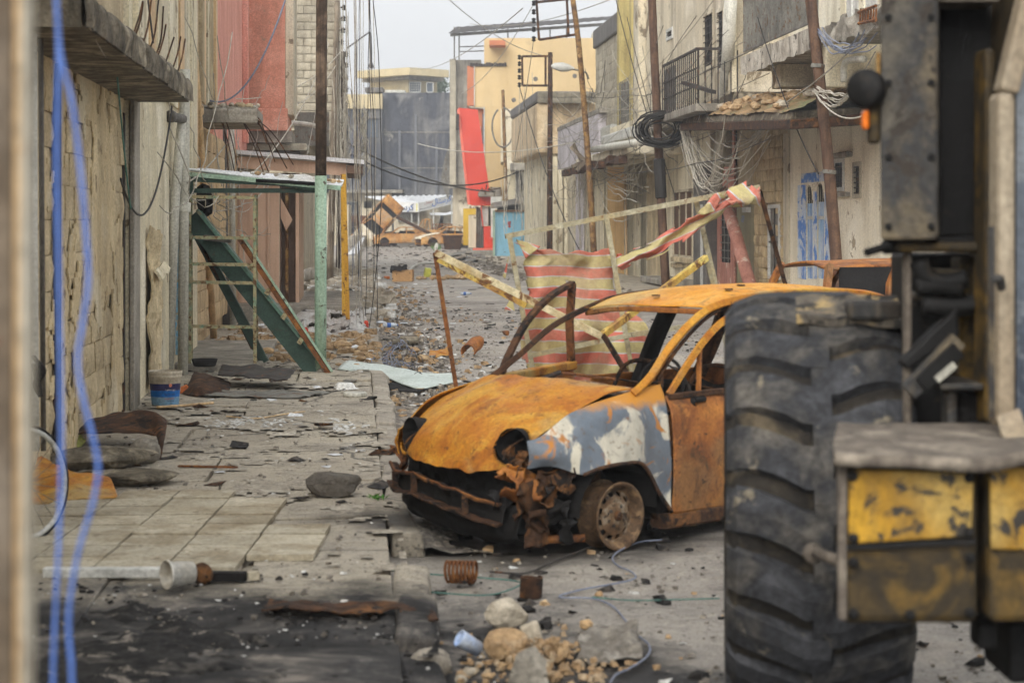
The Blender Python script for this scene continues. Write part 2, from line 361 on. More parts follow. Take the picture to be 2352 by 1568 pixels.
m_lav = mat('lavender_plaster', (214, 208, 214), (196, 190, 194), sc=0.5, bump=0.15, streak=(150, 144, 142), sk=0.5, ssc=(1.6, 1.6, 0.2))
m_ycol = mat('olive_yellow_plaster', (204, 188, 126), (178, 162, 108), sc=0.6, bump=0.15, streak=(128, 116, 80), sk=0.5, ssc=(3, 3, 0.2))
m_salmon = mat('salmon_paint', (190, 138, 122), (170, 116, 100), sc=1, bump=0.3, spots=(206, 186, 168), spsc=2.6, spt=0.64, streak=(120, 66, 56), sk=0.4)
m_bluepaint = mat('blue_splashed_plaster', (222, 212, 188), (190, 204, 220), (214, 212, 204), sc=1.5, bump=0.2, spots=(84, 130, 200), spsc=2.2, spt=.57, streak=(96, 140, 204), sk=0.8, ssc=(1.6, 1.6, 0.4))
m_olive = mat('olive_door_paint', (146, 138, 104), (126, 118, 88), sc=1, rough=0.6, bump=0.1, streak=(96, 88, 66), sk=0.5)
m_wframe = mat('white_frame', (206, 206, 200), (176, 176, 170), sc=2, rough=0.6, bump=0.1)
m_brownwin = mat('brown_shutter', (104, 78, 58), (82, 60, 46), sc=2, rough=0.7, bump=0.1)
m_iron = mat('dark_iron', (70, 66, 62), (48, 44, 42), sc=4, rough=0.8, bump=0.2, spots=(96, 66, 46), spsc=8, spt=0.64)
m_giron = mat('grey_iron', (126, 124, 116), (98, 96, 90), sc=3, rough=0.7, bump=0.2, spots=(98, 74, 54), spsc=6, spt=0.62)
m_black = mat('char_and_shade_black', (34, 32, 31), (22, 21, 21), sc=5, rough=0.95, bump=0.5)  # charred parts, and dark interiors whose shade is put into the colour
m_char = mat('charred_debris', (52, 49, 47), (30, 29, 29), (84, 78, 72), sc=9, rough=0.95, bump=0.6, rand=0.3)
m_glass = mat('dusty_glass', (58, 70, 84), (78, 90, 102), sc=1.5, rough=0.25, bump=0.0, spec=0.6)
m_rubble = mat('tan_rubble', (188, 158, 118), (160, 132, 98), (204, 178, 140), sc=5, bump=0.6, bsc=25, rand=0.25)
m_rubblew = mat('pale_rubble', (196, 186, 168), (160, 150, 132), sc=5, bump=0.6, bsc=25, rand=0.25)
m_gravel = mat('grey_gravel', (142, 134, 124), (104, 98, 90), (186, 176, 160), sc=14, bump=0.3, rand=0.2)
m_dkstone = mat('dark_stone', (96, 90, 82), (74, 69, 62), sc=7, bump=0.6, bsc=40)
m_orstone = mat('ochre_stone', (188, 160, 122), (160, 132, 98), (184, 168, 142), sc=6, bump=0.6, bsc=30)
m_litter = mat('white_litter', (226, 226, 222), (196, 194, 188), sc=6, rough=0.7, bump=0.2, rand=0.2)
m_paleg = mat('pale_green_sheet', (196, 206, 200), (176, 188, 180), sc=2, rough=0.5, bump=0.1, spots=(90, 92, 84), spsc=3, spt=0.7)
m_card = mat('cardboard', (190, 152, 106), (176, 138, 94), sc=2, rough=0.85, bump=0.1)
m_cloth = mat('grey_cloth', (140, 134, 124), (104, 98, 90), (168, 162, 152), sc=6, bump=0.5)
m_dcloth = mat('black_cloth', (40, 36, 35), (28, 26, 26), sc=6, bump=0.5)
m_ocloth = mat('orange_cloth', (220, 130, 70), (196, 108, 56), sc=6, bump=0.4)
m_bottle = mat('clear_plastic', (206, 214, 222), (186, 196, 206), sc=4, rough=0.25, bump=0, spec=0.6)
m_bluep = mat('blue_plastic', (58, 104, 178), (44, 86, 158), sc=3, rough=0.4, bump=0)
m_strap = mat('blue_strap', (104, 136, 206), (90, 122, 194), sc=5, rough=0.45, bump=0.1, fine=0.1)
m_gatepost = mat('gate_post_paint', (128, 116, 100), (92, 80, 66), (144, 134, 120), sc=1.2, rough=0.7, bump=0.1, spots=(112, 66, 48), spsc=5, spt=0.68, ssc=(30, 30, 0.5), streak=(104, 90, 74), sk=0.6)
m_weed = mat('weed_leaf', (86, 138, 52), (66, 112, 40), sc=12, rough=0.7, bump=0)
m_litebag = mat('yellow_green_bag', (204, 208, 128), (186, 192, 108), sc=5, rough=0.6, bump=0.3)
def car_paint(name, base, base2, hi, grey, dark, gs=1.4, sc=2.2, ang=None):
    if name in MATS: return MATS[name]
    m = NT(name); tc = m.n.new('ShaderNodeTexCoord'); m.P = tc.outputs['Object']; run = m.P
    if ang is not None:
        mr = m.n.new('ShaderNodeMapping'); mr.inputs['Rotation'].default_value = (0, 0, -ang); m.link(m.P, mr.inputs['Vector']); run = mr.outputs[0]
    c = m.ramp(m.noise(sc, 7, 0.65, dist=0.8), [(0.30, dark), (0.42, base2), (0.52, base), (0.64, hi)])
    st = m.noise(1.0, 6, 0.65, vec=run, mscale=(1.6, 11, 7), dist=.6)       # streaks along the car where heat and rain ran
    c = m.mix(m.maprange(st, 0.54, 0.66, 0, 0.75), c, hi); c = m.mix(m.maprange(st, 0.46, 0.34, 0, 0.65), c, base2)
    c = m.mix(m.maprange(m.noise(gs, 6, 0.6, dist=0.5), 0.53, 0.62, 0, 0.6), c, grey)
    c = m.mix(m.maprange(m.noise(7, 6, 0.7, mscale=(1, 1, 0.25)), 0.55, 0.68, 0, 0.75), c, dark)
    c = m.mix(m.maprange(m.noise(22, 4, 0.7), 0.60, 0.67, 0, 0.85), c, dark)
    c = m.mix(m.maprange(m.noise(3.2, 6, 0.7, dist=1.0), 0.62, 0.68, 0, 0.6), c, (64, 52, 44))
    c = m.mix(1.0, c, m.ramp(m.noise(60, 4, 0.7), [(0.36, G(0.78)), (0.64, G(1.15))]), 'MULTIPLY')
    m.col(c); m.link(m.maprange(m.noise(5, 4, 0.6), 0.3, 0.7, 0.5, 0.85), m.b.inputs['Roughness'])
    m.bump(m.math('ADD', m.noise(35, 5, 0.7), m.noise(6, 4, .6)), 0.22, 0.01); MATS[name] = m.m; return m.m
m_burn = car_paint('burnt_orange_steel', (184, 124, 36), (166, 100, 30), (196, 150, 58), (150, 142, 102), (108, 66, 32), ang=R(43.8))
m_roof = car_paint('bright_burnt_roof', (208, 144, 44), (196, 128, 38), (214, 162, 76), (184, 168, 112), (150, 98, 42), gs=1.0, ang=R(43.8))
m_burn2 = car_paint('streaked_burnt_steel', (156, 98, 46), (126, 76, 38), (176, 116, 54), (116, 92, 64), (58, 42, 32), sc=3)
m_taxi = car_paint('far_taxi_paint', (190, 136, 70), (164, 112, 56), (204, 160, 96), (170, 162, 148), (104, 76, 56), gs=0.9, sc=1.2)
def fender_mat():
    m = NT('scorched_fender_paint'); tc = m.n.new('ShaderNodeTexCoord'); m.P = tc.outputs['Object']
    blue = m.ramp(m.noise(4, 5, 0.6), [(0.3, (86, 96, 108)), (0.7, (122, 130, 138))])
    w = m.noise(3.1, 4, 0.55, dist=1.1)
    c = m.mix(m.maprange(w, 0.505, 0.56), blue, (206, 200, 182))
    c = m.mix(m.maprange(m.noise(5.2, 5, 0.6, dist=1.0), 0.60, 0.66), c, (180, 118, 46))
    c = m.mix(m.maprange(m.noise(26, 5, 0.7), 0.56, 0.70, 0, 0.7), c, (98, 78, 58))
    c = m.mix(m.maprange(m.noise(2.2, 5, 0.65, mscale=(1, 1, .4)), 0.52, 0.70, 0, 0.55), c, (76, 74, 74))
    sx_ = m.n.new('ShaderNodeSeparateXYZ'); m.link(m.P, sx_.inputs[0])
    c = m.mix(m.maprange(m.math('ADD', sx_.outputs['Z'], m.math('MULTIPLY', m.noise(4, 5, .6), .25)), .86, .92), c, (184, 126, 46))
    m.col(c); m.b.inputs['Roughness'].default_value = 0.5; m.bump(m.noise(30, 5, 0.7), 0.1, 0.005); return m.m
m_fender = fender_mat()
def ground_mat(name, base, pave):
    m = NT(name); P = m.P
    c = m.ramp(m.noise(0.45, 8, 0.66, dist=0.5), base)
    c = m.mix(m.maprange(m.noise(1.7, 7, 0.7), 0.52, 0.72, 0, 0.6), c, (88, 82, 76) if pave else (74, 71, 69))
    c = m.mix(m.maprange(m.noise(3.3, 7, 0.7), 0.57, 0.75, 0, 0.7), c, (186, 174, 152) if pave else (150, 138, 120))
    c = m.mix(m.maprange(m.noise(7, 6, 0.75, dist=.5), 0.52, 0.64, 0, 0.55), c, (96, 91, 86))
    c = m.mix(m.maprange(m.noise(11, 5, 0.75), 0.56, 0.66, 0, 0.6), c, (196, 188, 172))
    c = m.mix(m.maprange(m.noise(38, 3, 0.7), 0.57, 0.66, 0, 0.8), c, (176, 168, 152))
    c = m.mix(m.maprange(m.noise(55, 3, 0.7), 0.55, 0.66, 0, 0.8), c, (56, 53, 50))
    if pave:    # branching cracks
        vo = m.n.new('ShaderNodeTexVoronoi'); vo.feature = 'DISTANCE_TO_EDGE'; vo.inputs['Scale'].default_value = 0.75
        mp = m.n.new('ShaderNodeMixRGB'); mp.inputs[0].default_value = 0.22; nn = m.n.new('ShaderNodeTexNoise'); nn.inputs['Scale'].default_value = 2.2
        m.link(P, nn.inputs['Vector']); m.link(P, mp.inputs[1]); m.link(nn.outputs['Color'], mp.inputs[2]); m.link(mp.outputs[0], vo.inputs['Vector'])
        crack = m.maprange(vo.outputs['Distance'], 0.004, 0.012, 1, 0); c = m.mix(m.math('MULTIPLY', crack, 0.75), c, (58, 54, 50))
    # soot and ash spill left by the fire at the near end of the pavement
    sp = m.n.new('ShaderNodeSeparateXYZ'); m.link(P, sp.inputs[0])
    d = m.math('ADD', sp.outputs['Y'], m.math('MULTIPLY', m.noise(1.3, 6, 0.7), 2.4))
    d = m.math('ADD', d, m.math('MULTIPLY', m.math('MAXIMUM', sp.outputs['X'], 0.0), 1.3))
    soot = m.maprange(d, 9.75, 10.35, 1, 0)
    sc_ = m.ramp(m.noise(2.6, 7, 0.72, dist=0.6), [(0.40, (24, 23, 23)), (0.50, (48, 46, 45)), (0.57, (84, 80, 76)), (0.66, (140, 132, 122))])
    c = m.mix(soot, c, sc_)
    # oily black burn round the wreck, with the shade beneath it put into colour
    d2 = m.math('ADD', m.math('MULTIPLY', m.math('ABSOLUTE', m.math('SUBTRACT', sp.outputs['X'], 0.1)), 0.75), m.math('MULTIPLY', m.math('ABSOLUTE', m.math('SUBTRACT', sp.outputs['Y'], 11.0)), 0.9))
    d2 = m.math('ADD', d2, m.math('MULTIPLY', m.noise(2.0, 6, 0.7), 1.2))
    c = m.mix(m.maprange(d2, 1.25, 1.75, 0.85, 0), c, (38, 35, 33))
    m.col(c)
    m.link(m.maprange(m.noise(0.8, 6, 0.65), 0.35, 0.62, 0.32 if not pave else 0.5, 0.92), m.b.inputs['Roughness'])
    m.bump(m.math('ADD', m.noise(12, 8, 0.75), m.math('MULTIPLY', m.noise(70, 4, 0.7), 0.6)), 0.75, 0.03)
    MATS[name] = m.m; return m.m
m_road = ground_mat('gritty_wet_asphalt', [(0.36, (140, 134, 127)), (0.5, (160, 153, 144)), (0.64, (178, 170, 157))], False)
m_pave = ground_mat('cracked_pavement_concrete', [(0.36, (160, 150, 134)), (0.5, (178, 168, 150)), (0.64, (194, 184, 164))], True)
m_tile = mat('pale_paving_tile', (188, 180, 160), (164, 154, 132), sc=3, bump=0.3, streak=(128, 112, 84), sk=0.75, ssc=(1.6, 1.6, 2), rand=0.16, spots=(120, 108, 88), spsc=9, spt=0.66)
m_kerb = mat('kerb_concrete', (166, 158, 144), (136, 128, 116), sc=3, bump=0.4, spots=(90, 84, 76), spsc=7, spt=0.64, rand=0.1)
m_ash = mat('crusted_ash', (52, 50, 48), (28, 27, 27), (98, 93, 87), sc=3.5, rough=.95, bump=.8, bsc=22, bd=.03, spots=(138, 130, 120), spsc=9, spt=.64, fine=.4, fsc=30)
m_drift = mat('grit_drift', (140, 133, 124), (108, 102, 95), (160, 150, 136), sc=4, rough=.95, bump=.9, bsc=30, bd=.03, fine=.45, fsc=34, spots=(190, 182, 166), spsc=16, spt=.62)
m_dust = mat('cement_dust', (182, 174, 158), (156, 147, 132), (196, 188, 172), sc=3, rough=.95, bump=.8, bsc=34, bd=.02, fine=.35, fsc=38, spots=(110, 102, 92), spsc=15, spt=.66)
m_oldplaster = mat('old_ochre_plaster', (218, 200, 162), (196, 176, 138), (206, 194, 166), sc=1.2, bump=.5, bsc=18, streak=(140, 122, 94), sk=.6, ssc=(1.2, 1.2, .3), spots=(132, 114, 88), spsc=5, spt=.66)
m_cream2 = mat('pale_cream_plaster', (246, 240, 222), (234, 226, 204), (240, 232, 210), sc=.5, bump=.25, streak=(176, 162, 134), sk=.5, ssc=(1.1, 1.1, .2), peel=(190, 174, 146), pesc=1.1, pet=.62, spots=(170, 156, 130), spsc=2, spt=.7)
# ================================================================== SETTING: road, pavements, kerbs
def axis(fine0, fine1, step, lo, hi, grow=1.35):
    a = [fine0+i*step for i in range(int((fine1-fine0)/step)+1)]
    s = step; x = a[-1]
    while x < hi: s *= grow; x += s; a.append(min(x, hi))
    s = step; x = a[0]; b = []
    while x > lo: s *= grow; x -= s; b.append(max(x, lo))
    return sorted(set(b+a))
xs = axis(-3.0, 8.0, 0.14, -160, 170); ys = axis(4.0, 26.0, 0.14, -40, 320, 1.12)
mb = MB(); nx = len(xs)
for y in ys:
    for x in xs:
        p = V((x, y, 0)); mb.v.append((x, y, 0.022*nz(p, 1.3)+0.012*nz(p, 4.1, 3)-0.012 if abs(x) < 60 else -0.012))
mb.f = [(j*nx+i, j*nx+i+1, (j+1)*nx+i+1, (j+1)*nx+i) for j in range(len(ys)-1) for i in range(nx-1)]
road = mb.build('road', m_road, kind='structure', smooth=True)
pave = MB().sbox(2.5, 100, -3.2, 0.16, -0.06, 0.075).build('pavement', m_pave, kind='structure')
rpave = MB().sbox(40, 101, 5.55, 8.7, -0.06, 0.10).build('pavement', m_pave, kind='structure')
# cast slabs of the left pavement, uneven
rnd = random.Random(3)
t = 3.0
while t < 44:
    L = rnd.uniform(1.0, 1.9)
    cuts = [-2.6, rnd.uniform(-1.3, -0.5), 0.165]
    for a, b in zip(cuts, cuts[1:]):
        z = rnd.uniform(0.098, 0.122); tl = rnd.uniform(-0.012, 0.012); j = lambda: rnd.uniform(-0.02, 0.02); g = 0.012
        q = [S(t+g+j(), a+g+j(), 0.05), S(t+g+j(), b+(.004 if b > 0 else -g+j()), 0.05), S(t+L-g+j(), b+(.004 if b > 0 else -g+j()), 0.05), S(t+L-g+j(), a+g+j(), 0.05)]
        tops = [V(p)+UP*(z-0.05+k) for p, k in zip(q, (tl, -tl, tl*0.5, -tl*0.5))]
        MB().hexa(q+tops).build('slab', m_pave, pave, bevel=0.008)
    t += L
# pale paving tiles
tile_me = MB().box((0, 0, 0), 0.325, 0.325, 0.03).mesh('tile', m_tile)
o0 = S(9.62, -1.72)
for i in range(5):
    for j in range(8):
        if (i, j) in ((4, 0), (4, 5), (4, 6), (4, 7), (3, 7), (0, 7), (4, 4), (0, 0)): continue
        p = o0+V((0.337*i-0.004*j, 0.337*j+0.01*i, 0.118+rnd.uniform(-0.003, 0.006)))
        inst('paving_tile', tile_me, pave, p, (rnd.uniform(-.012, .012), rnd.uniform(-.012, .012), rnd.uniform(-.01, .01)))
# kerb stones
t = 3.2; k = 0
while t < 62:
    L = rnd.uniform(0.85, 1.05); k += 1
    if not (9.1 < t < 10.3):
        z = 0.120+rnd.uniform(-0.03, 0.012); w = rnd.uniform(-.03, .03); z2 = z+rnd.uniform(-.02, .02)
        MB().hexa([S(t, .172+w, -.03), S(t, .352+w, -.03), S(t+L-.02, .352-w, -.03), S(t+L-.02, .172-w, -.03),
                   S(t, .172+w, z), S(t, .335+w, z-.012), S(t+L-.02, .335-w, z2-.012), S(t+L-.02, .172-w, z2)]).build('kerb_stone', m_pave if t < 11.5 else m_kerb, pave, bevel=0.022)
    t += L
t = 40
while t < 101:
    L = 1.0
    MB().sbox(t, t+L-.03, 5.35, 5.54, -.03, .14+rnd.uniform(-.015, .01)).build('kerb_stone', m_kerb, rpave, bevel=0.02); t += L
# raised concrete platforms
MB().sbox(22.0, 26.4, -2.3, -1.02, 0.06, 0.20).build('platform', m_concrete, pave, bevel=0.02)
MB().sbox(33.0, 40.5, -2.3, 0.12, 0.06, 0.36).build('platform', m_concrete, pave, bevel=0.02)
# loose grit: nobody could count it
def scatter(n, fn, smin, smax, m, name, label, cat, flat=0.55, pw=2.2, lift=0.0):
    mb = MB()
    for i in range(n):
        p = fn()
        if p is None: continue
        mb.chunk(p+UP*lift, smin+(smax-smin)*random.random()**pw, flat=flat)
    return mb.build(name, m, kind='stuff', label=label, cat=cat)
def pz(r): return 0.115 if r < 0.17 else (0.13 if r < 0.35 else 0.0)
def road_p():
    t = 6.5+34*random.random()**1.5; r = random.uniform(0.4, 5.5); return S(t, r, -0.008)
def kerb_p():
    t = 13.5+40*random.random()**1.2; r = 0.36+abs(random.gauss(0, 0.55)); return S(t, r, -0.005)
def pave_p():
    t = 6+30*random.random()**1.3; r = random.uniform(-2.0, 0.15); return S(t, r, 0.112)
scatter(5200, road_p, 0.006, 0.026, m_gravel, 'gravel', 'fine grey grit strewn over the asphalt road', 'gravel')
scatter(1500, kerb_p, 0.012, 0.085, m_gravel, 'gravel', 'grey debris gathered along the left kerb', 'gravel', pw=2.5)
scatter(800, kerb_p, 0.012, 0.09, m_rubble, 'gravel', 'tan stone crumbs gathered along the left kerb', 'gravel', pw=2.5)
scatter(500, kerb_p, 0.012, 0.08, m_litter, 'litter', 'white paper and plastic scraps along the left kerb', 'litter', flat=0.25)
scatter(1500, road_p, 0.01, 0.06, m_char, 'charred_crumbs', 'charred black crumbs scattered on the road', 'debris', flat=0.4)
scatter(1700, pave_p, 0.005, 0.03, m_gravel, 'gravel', 'grey grit on the left pavement slabs', 'gravel', pw=3)
scatter(600, pave_p, 0.005, 0.028, m_litter, 'litter', 'small white flakes on the left pavement slabs', 'litter', flat=0.2, pw=3)
def ash_p():
    t = random.uniform(5.5, 9.3); r = random.uniform(-2.0, 0.5)
    return S(t, r, 0.115) if nz(S(t, r), 1.3, 2)+.6*nz(S(t, r), 4) > random.uniform(-.25, .45) else None
scatter(2600, ash_p, 0.004, 0.028, m_char, 'ash_litter', 'black burnt ash and char on the near pavement', 'ash', flat=0.4, pw=3)
scatter(700, ash_p, 0.004, 0.016, m_litter, 'glass_crumbs', 'pale glass crumbs lying in the black ash', 'glass', flat=0.4, pw=2)
scatter(420, road_p, 0.01, 0.05, m_litter, 'litter', 'white scraps of paper and plastic out on the road', 'litter', flat=0.2, pw=2.5)
scatter(320, road_p, 0.012, 0.06, m_rubble, 'gravel', 'scattered tan stone crumbs out on the road', 'gravel', flat=0.5, pw=2.5)
def ashf(p, u): return nz(p, 1.1, 5)+.5*nz(p, 3.3, 1)+.3*nz(p, 9)+.12*nz(p, 23)-max(0, u-.74)*2.4
ah = MB().patch([[S(5.4+i*.62, -2.0+j*.58, .112) for j in range(5)] for i in range(7)], 150, 110, lambda p, u, v: V(p)+UP*(-.012+.075*min(.5, max(0, ashf(p, u)))+.012*abs(nz(p, 9))+.01*nz(p, 21)), lambda a, b, i, j: ashf(a, i) < -.02)
ah.build('ash_heap', m_ash, kind='stuff', label='crusted grey black ash spread over the near pavement', cat='ash')
def drf(p): return nz(p, .9, 11)+.6*nz(p, 2.7, 4)+.35*nz(p, 7)+.15*nz(p, 19)
MB().patch([[S(10.5+i*.9, .30+j*.24, 0) for j in range(5)] for i in range(24)], 260, 36, lambda p, u, v: V(p)+UP*(-.02+.10*(1-v)**2*(.6+.5*nz(p, 1.7))+.035*max(-.3, drf(p))+.014*nz(p, 17)), lambda a, b, i, j: drf(a) < -.25+j*.6).build('dust_drift', m_drift, kind='stuff', label='grey dust and grit drifted against the left kerb', cat='dust')
MB().patch([[S(9.3+i*1.1, -2.0+j*.45, .108) for j in range(6)] for i in range(18)], 240, 70, lambda p, u, v: V(p)+UP*(.004+.022*min(.5, max(-.2, drf(V((p.x*1.3, p.y*1.3, 3)))))+.006*nz(p, 21)), lambda a, b, i, j: drf(V((a.x*1.3, a.y*1.3, 3))) < .16).build('dust_drift', m_dust, kind='stuff', label='pale cement dust lying in patches on the left pavement', cat='dust')
def scrap_p():
    if random.random() < .5: return S(11.5+24*random.random(), random.uniform(-1.9, .2), .118)
    return S(13+45*random.random(), .4+abs(random.gauss(0, 1.3)), .0)
for nm, m_, k in (('grey', m_giron, 170), ('brown', m_drust, 130), ('pale', m_wsheet, 120), ('sooty', m_char, 160)):
    scatter(k, scrap_p, .02, .15, m_, 'flat_scraps', nm+' flat scraps of board and sheet strewn over pavement and road', 'scraps', flat=.07, pw=2.4)
def far_p():
    t = random.uniform(60, 150); r = random.uniform(-1, 8); return S(t, r, -0.01)
scatter(800, far_p, 0.03, 0.16, m_gravel, 'gravel', 'grey debris strewn over the far end of the road', 'gravel', flat=0.35, pw=3)
scatter(220, far_p, 0.04, 0.2, m_char, 'charred_crumbs', 'charred black debris on the far end of the road', 'debris', flat=0.3, pw=3)
def mid_p():
    t = random.uniform(34, 70); r = -1.9+2.6*random.random(); return S(t, r, 0.07)
scatter(900, mid_p, 0.04, 0.3, m_rubblew, 'rubble_crumbs', 'pale rubble covering the pavement behind the brown kiosk', 'rubble', flat=0.5, pw=3)
scatter(330, mid_p, 0.05, 0.28, m_litter, 'litter', 'white plastic litter heaped behind the brown kiosk', 'litter', flat=0.4, pw=2)
def tan_p():
    t = random.uniform(23.5, 31); r = -1.9+2.2*random.random(); return S(t, r, 0.10)
scatter(800, tan_p, 0.02, 0.12, m_rubble, 'rubble_crumbs', 'tan crushed stone on the pavement around the green post', 'rubble', pw=2.5)
def rp():
    t = random.uniform(42, 92); r = random.uniform(4.6, 6.6); return S(t, r, 0.0 if r < 5.35 else 0.1)
scatter(320, rp, 0.04, 0.2, m_gravel, 'rubble_crumbs', 'grey rubble strewn along the right kerb', 'rubble', flat=0.5, pw=3)
def nearpile():
    a = random.gauss(0, 1); b = random.gauss(0, 1); p = gat(1240, 1520); return V((p.x+a*0.16, p.y-0.1+b*0.30, max(0, 0.10-0.05*(a*a+b*b))*random.random()))
scatter(420, nearpile, 0.005, 0.03, m_orstone, 'stone_crumbs', 'ochre stone crumbs heaped in the road at the bottom edge', 'rubble', flat=0.7, pw=1.6)
# ================================================================== LEFT SIDE OF THE STREET
RL = -2.05
def brick_field(parent, mesh_list, side_r, t0, t1, z0, z1, lt, lz, keep=None, name='stone_block', out=1):
    row = 0; z = z0
    while z < z1-0.02:
        t = t0-(lt*0.5 if row % 2 else 0)
        while t < t1:
            ta, tb = max(t, t0), min(t+lt, t1)
            if tb-ta > 0.08 and (keep is None or keep((ta+tb)/2, z+lz/2)):
                me = random.choice(mesh_list)
                inst(name, me, parent, S((ta+tb)/2, side_r+out*random.uniform(0.0, 0.012), z+lz/2), (0, random.uniform(-.012, .012), SA), (1, (tb-ta-0.007)/1.0, (lz-0.007)))
            t += lt
        z += lz; row += 1
def block_meshes(m, th=0.08, n=5, bulge=0.012):
    out = []
    for k in range(n):
        mb = MB(); q = []
        for sx in (-1, 1):
            g = [(-.5, -.5), (.5, -.5), (.5, .5), (-.5, .5)]
            q += [V((sx*th/2+random.uniform(-bulge, bulge)*.6, a+random.uniform(-.015, .015), b+random.uniform(-.03, .03))) for a, b in g]
        mid = [V((sx*(th/2+bulge+random.uniform(0, bulge)), random.uniform(-.15, .15), random.uniform(-.15, .15))) for sx in (-1, 1)]
        mb.add(q+mid, [(0, 1, 8), (1, 2, 8), (2, 3, 8), (3, 0, 8), (5, 4, 9), (6, 5, 9), (7, 6, 9), (4, 7, 9), (0, 4, 5, 1), (1, 5, 6, 2), (2, 6, 7, 3), (3, 7, 4, 0)])
        out.append(mb.mesh('stone_block', m))
    return out
bm_stone = block_meshes(m_stone); bm_tan = block_meshes(m_tanblock); bm_grey = block_meshes(m_greystone)
# ---- near stone house with the concrete canopy
t_end = tx(275, RL)
hs_ = thing('stone_house', S(13, RL), 'near left stone block house under a concrete canopy', 'house')
MB().shell(2, t_end, RL-5, RL+.03, 0, 4.0, 'L').build('wall', m_mortar, hs_)
brick_field(hs_, bm_stone, RL, 12.4, t_end-0.12, 0.12, 2.82, 0.46, 0.235)
MB().tube([S(13.4, RL+.08, .1), S(13.4, RL+.08, 2.8)], .03, 8).build('dark_conduit', m_iron, hs_)
def plf(p): return nz(p, .9, 21)+.5*nz(p, 2.4, 3)+.3*nz(p, 7)+.12*nz(p, 19)
MB().patch([[S(12.3+i*.6, RL+.060, .12+j*.54) for i in range(9)] for j in range(6)], 70, 120, lambda p, u, v: V(p)+N*(.008*nz(p, 4)+.004*nz(p, 15)), lambda a, b, i, j: plf(a) < .05 or S(0, 0).y+V(a).dot(U) > t_end-.14).build('plaster_patch', m_oldplaster, hs_, solid=.012)
MB().sbox(t_end-0.11, t_end-0.01, RL-.02, RL+.05, 0.1, 2.7).build('corner_strip', m_iron, hs_)
rows = []
for z, rr in ((2.82, -1.46), (2.90, -1.455), (2.98, -1.46), (3.03, -1.50)):
    rows.append([S(10.9+i*0.7, rr, z) for i in range(11)])
def rough_edge(p, u, v): return p+N*(0.022*nz(p, 5)+0.02*nz(p, 11, 4))*1.0+UP*(0.03*nz(p, 4, 9)*u)
cn = MB().sbox(10.9, 17.9, RL, -1.475, 2.815, 2.985)
cn.patch(rows, 10, 90, rough_edge); cn.patch([[S(10.9, RL, 2.80), S(10.9, -1.47, 2.80)], [S(10.885, RL, 3.0), S(10.885, -1.48, 3.0)]], 8, 24, lambda p, u, v: p-U*0.012+N*0)
cn.build('canopy', m_mossconc, hs_, smooth=False)
for k in range(9):
    t = random.uniform(12, 17.6); MB().tube(spline([S(t, -1.5, 2.95), S(t+.05, -1.45, 3.12), S(t+random.uniform(-.2, .2), -1.42, 3.2+random.random()*.3)], 6), 0.007, 5).build('rebar', m_drust, hs_)
# ---- whitewashed house next to it
t_w1 = 25.2
wh = thing('whitewashed_house', S(20, RL+.1), 'whitewashed left house with flaking plaster beside the two grey pipes', 'house')
MB().shell(t_end, t_w1, RL-5, RL+.08, 0, 5.0, 'L').build('wall', m_white, wh)
MB().sbox(t_end-.02, t_end+.45, RL+.085, RL+.13, 0.1, 3.0).build('pier', m_concrete, wh, bevel=0.01)
t = t_end+0.3; k = 0
while t < t_w1-0.3:       # upright boards and ribs above and below the canopy
    w = random.uniform(0.22, 0.6); mm = (m_white, m_white, m_cream, m_tpipe, m_white, m_beige)[k % 6]; k += 1
    MB().sbox(t, t+w-.02, RL+.075, RL+.09+random.uniform(0, .05), 3.0 if t < 23 else random.choice((0.15, 2.2)), 4.95).build('wall_board', mm, wh, bevel=0.006)
    t += w
sc_ = MB().patch([[S(19.0+i*.32, RL+.135, 0.15+j*.38+random.uniform(-.05, .05)) for i in range(4)] for j in range(5)], 22, 18,
    lambda p, u, v: p+N*(0.05*nz(p, 4)+0.03*nz(p, 11)-0.02*abs(v-.5)))
sc_.build('broken_plaster_patch', m_stone, wh, solid=0.02)
MB().patch([[S(19.1, RL+.16, 1.28), S(19.7, RL+.18, 1.36)], [S(19.1, RL+.22, 1.20), S(19.7, RL+.24, 1.28)]], 8, 10, lambda p, u, v: p+UP*.03*nz(p, 9)).build('loose_plaster', m_white, wh, solid=0.03)
MB().sbox(21.9, 22.05, RL+.10, RL+.14, 0.3, 1.75).build('blue_trim', mat('sky_blue_trim', (104, 176, 214), (150, 168, 170), sc=6, spots=(176, 164, 140), spsc=8, spt=0.58), wh)
# ---- drain pipes in front of the whitewashed house
def pipe(pts, r, m, label, seg=10, collar=None):
    o = MB().tube(pts, r, seg).build('drain_pipe', m, smooth=True, label=label, cat='pipe', group='drain pipes on the left walls')
    if collar:
        for c in collar: MB().lathe([(r*1.25, -.05), (r*1.3, -.04), (r*1.3, .04), (r*1.25, .05), (r, .05)], V(pts[0]).lerp(V(pts[-1]), c), V(pts[-1])-V(pts[0]), 12).build('collar', m, o, smooth=True)
    return o
p1 = pipe([at(420, 862, 21.3), at(424, 240, 21.3), at(425, 160, 21.3)], 0.056, m_gpipe, 'straight light grey drain pipe ending beside the blue bucket', collar=(.55,))
p2 = pipe([at(388, 850, 21.2), at(402, 459, 21.2), at(416, 300, 21.25), at(420, 262, 21.3)], 0.052, m_gpipe, 'grey drain pipe slanting into the straight grey pipe')
MB().tube([at(420, 274, 21.25), at(392, 268, 20.9)], 0.05, 10).lathe([(.052, 0), (.066, .01), (.066, .06), (.03, .062)], at(396, 268, 20.95), at(380, 268, 20.8)-at(396, 268, 20.95), 12).build('pipe_branch', m_dpipe, p1, smooth=True)
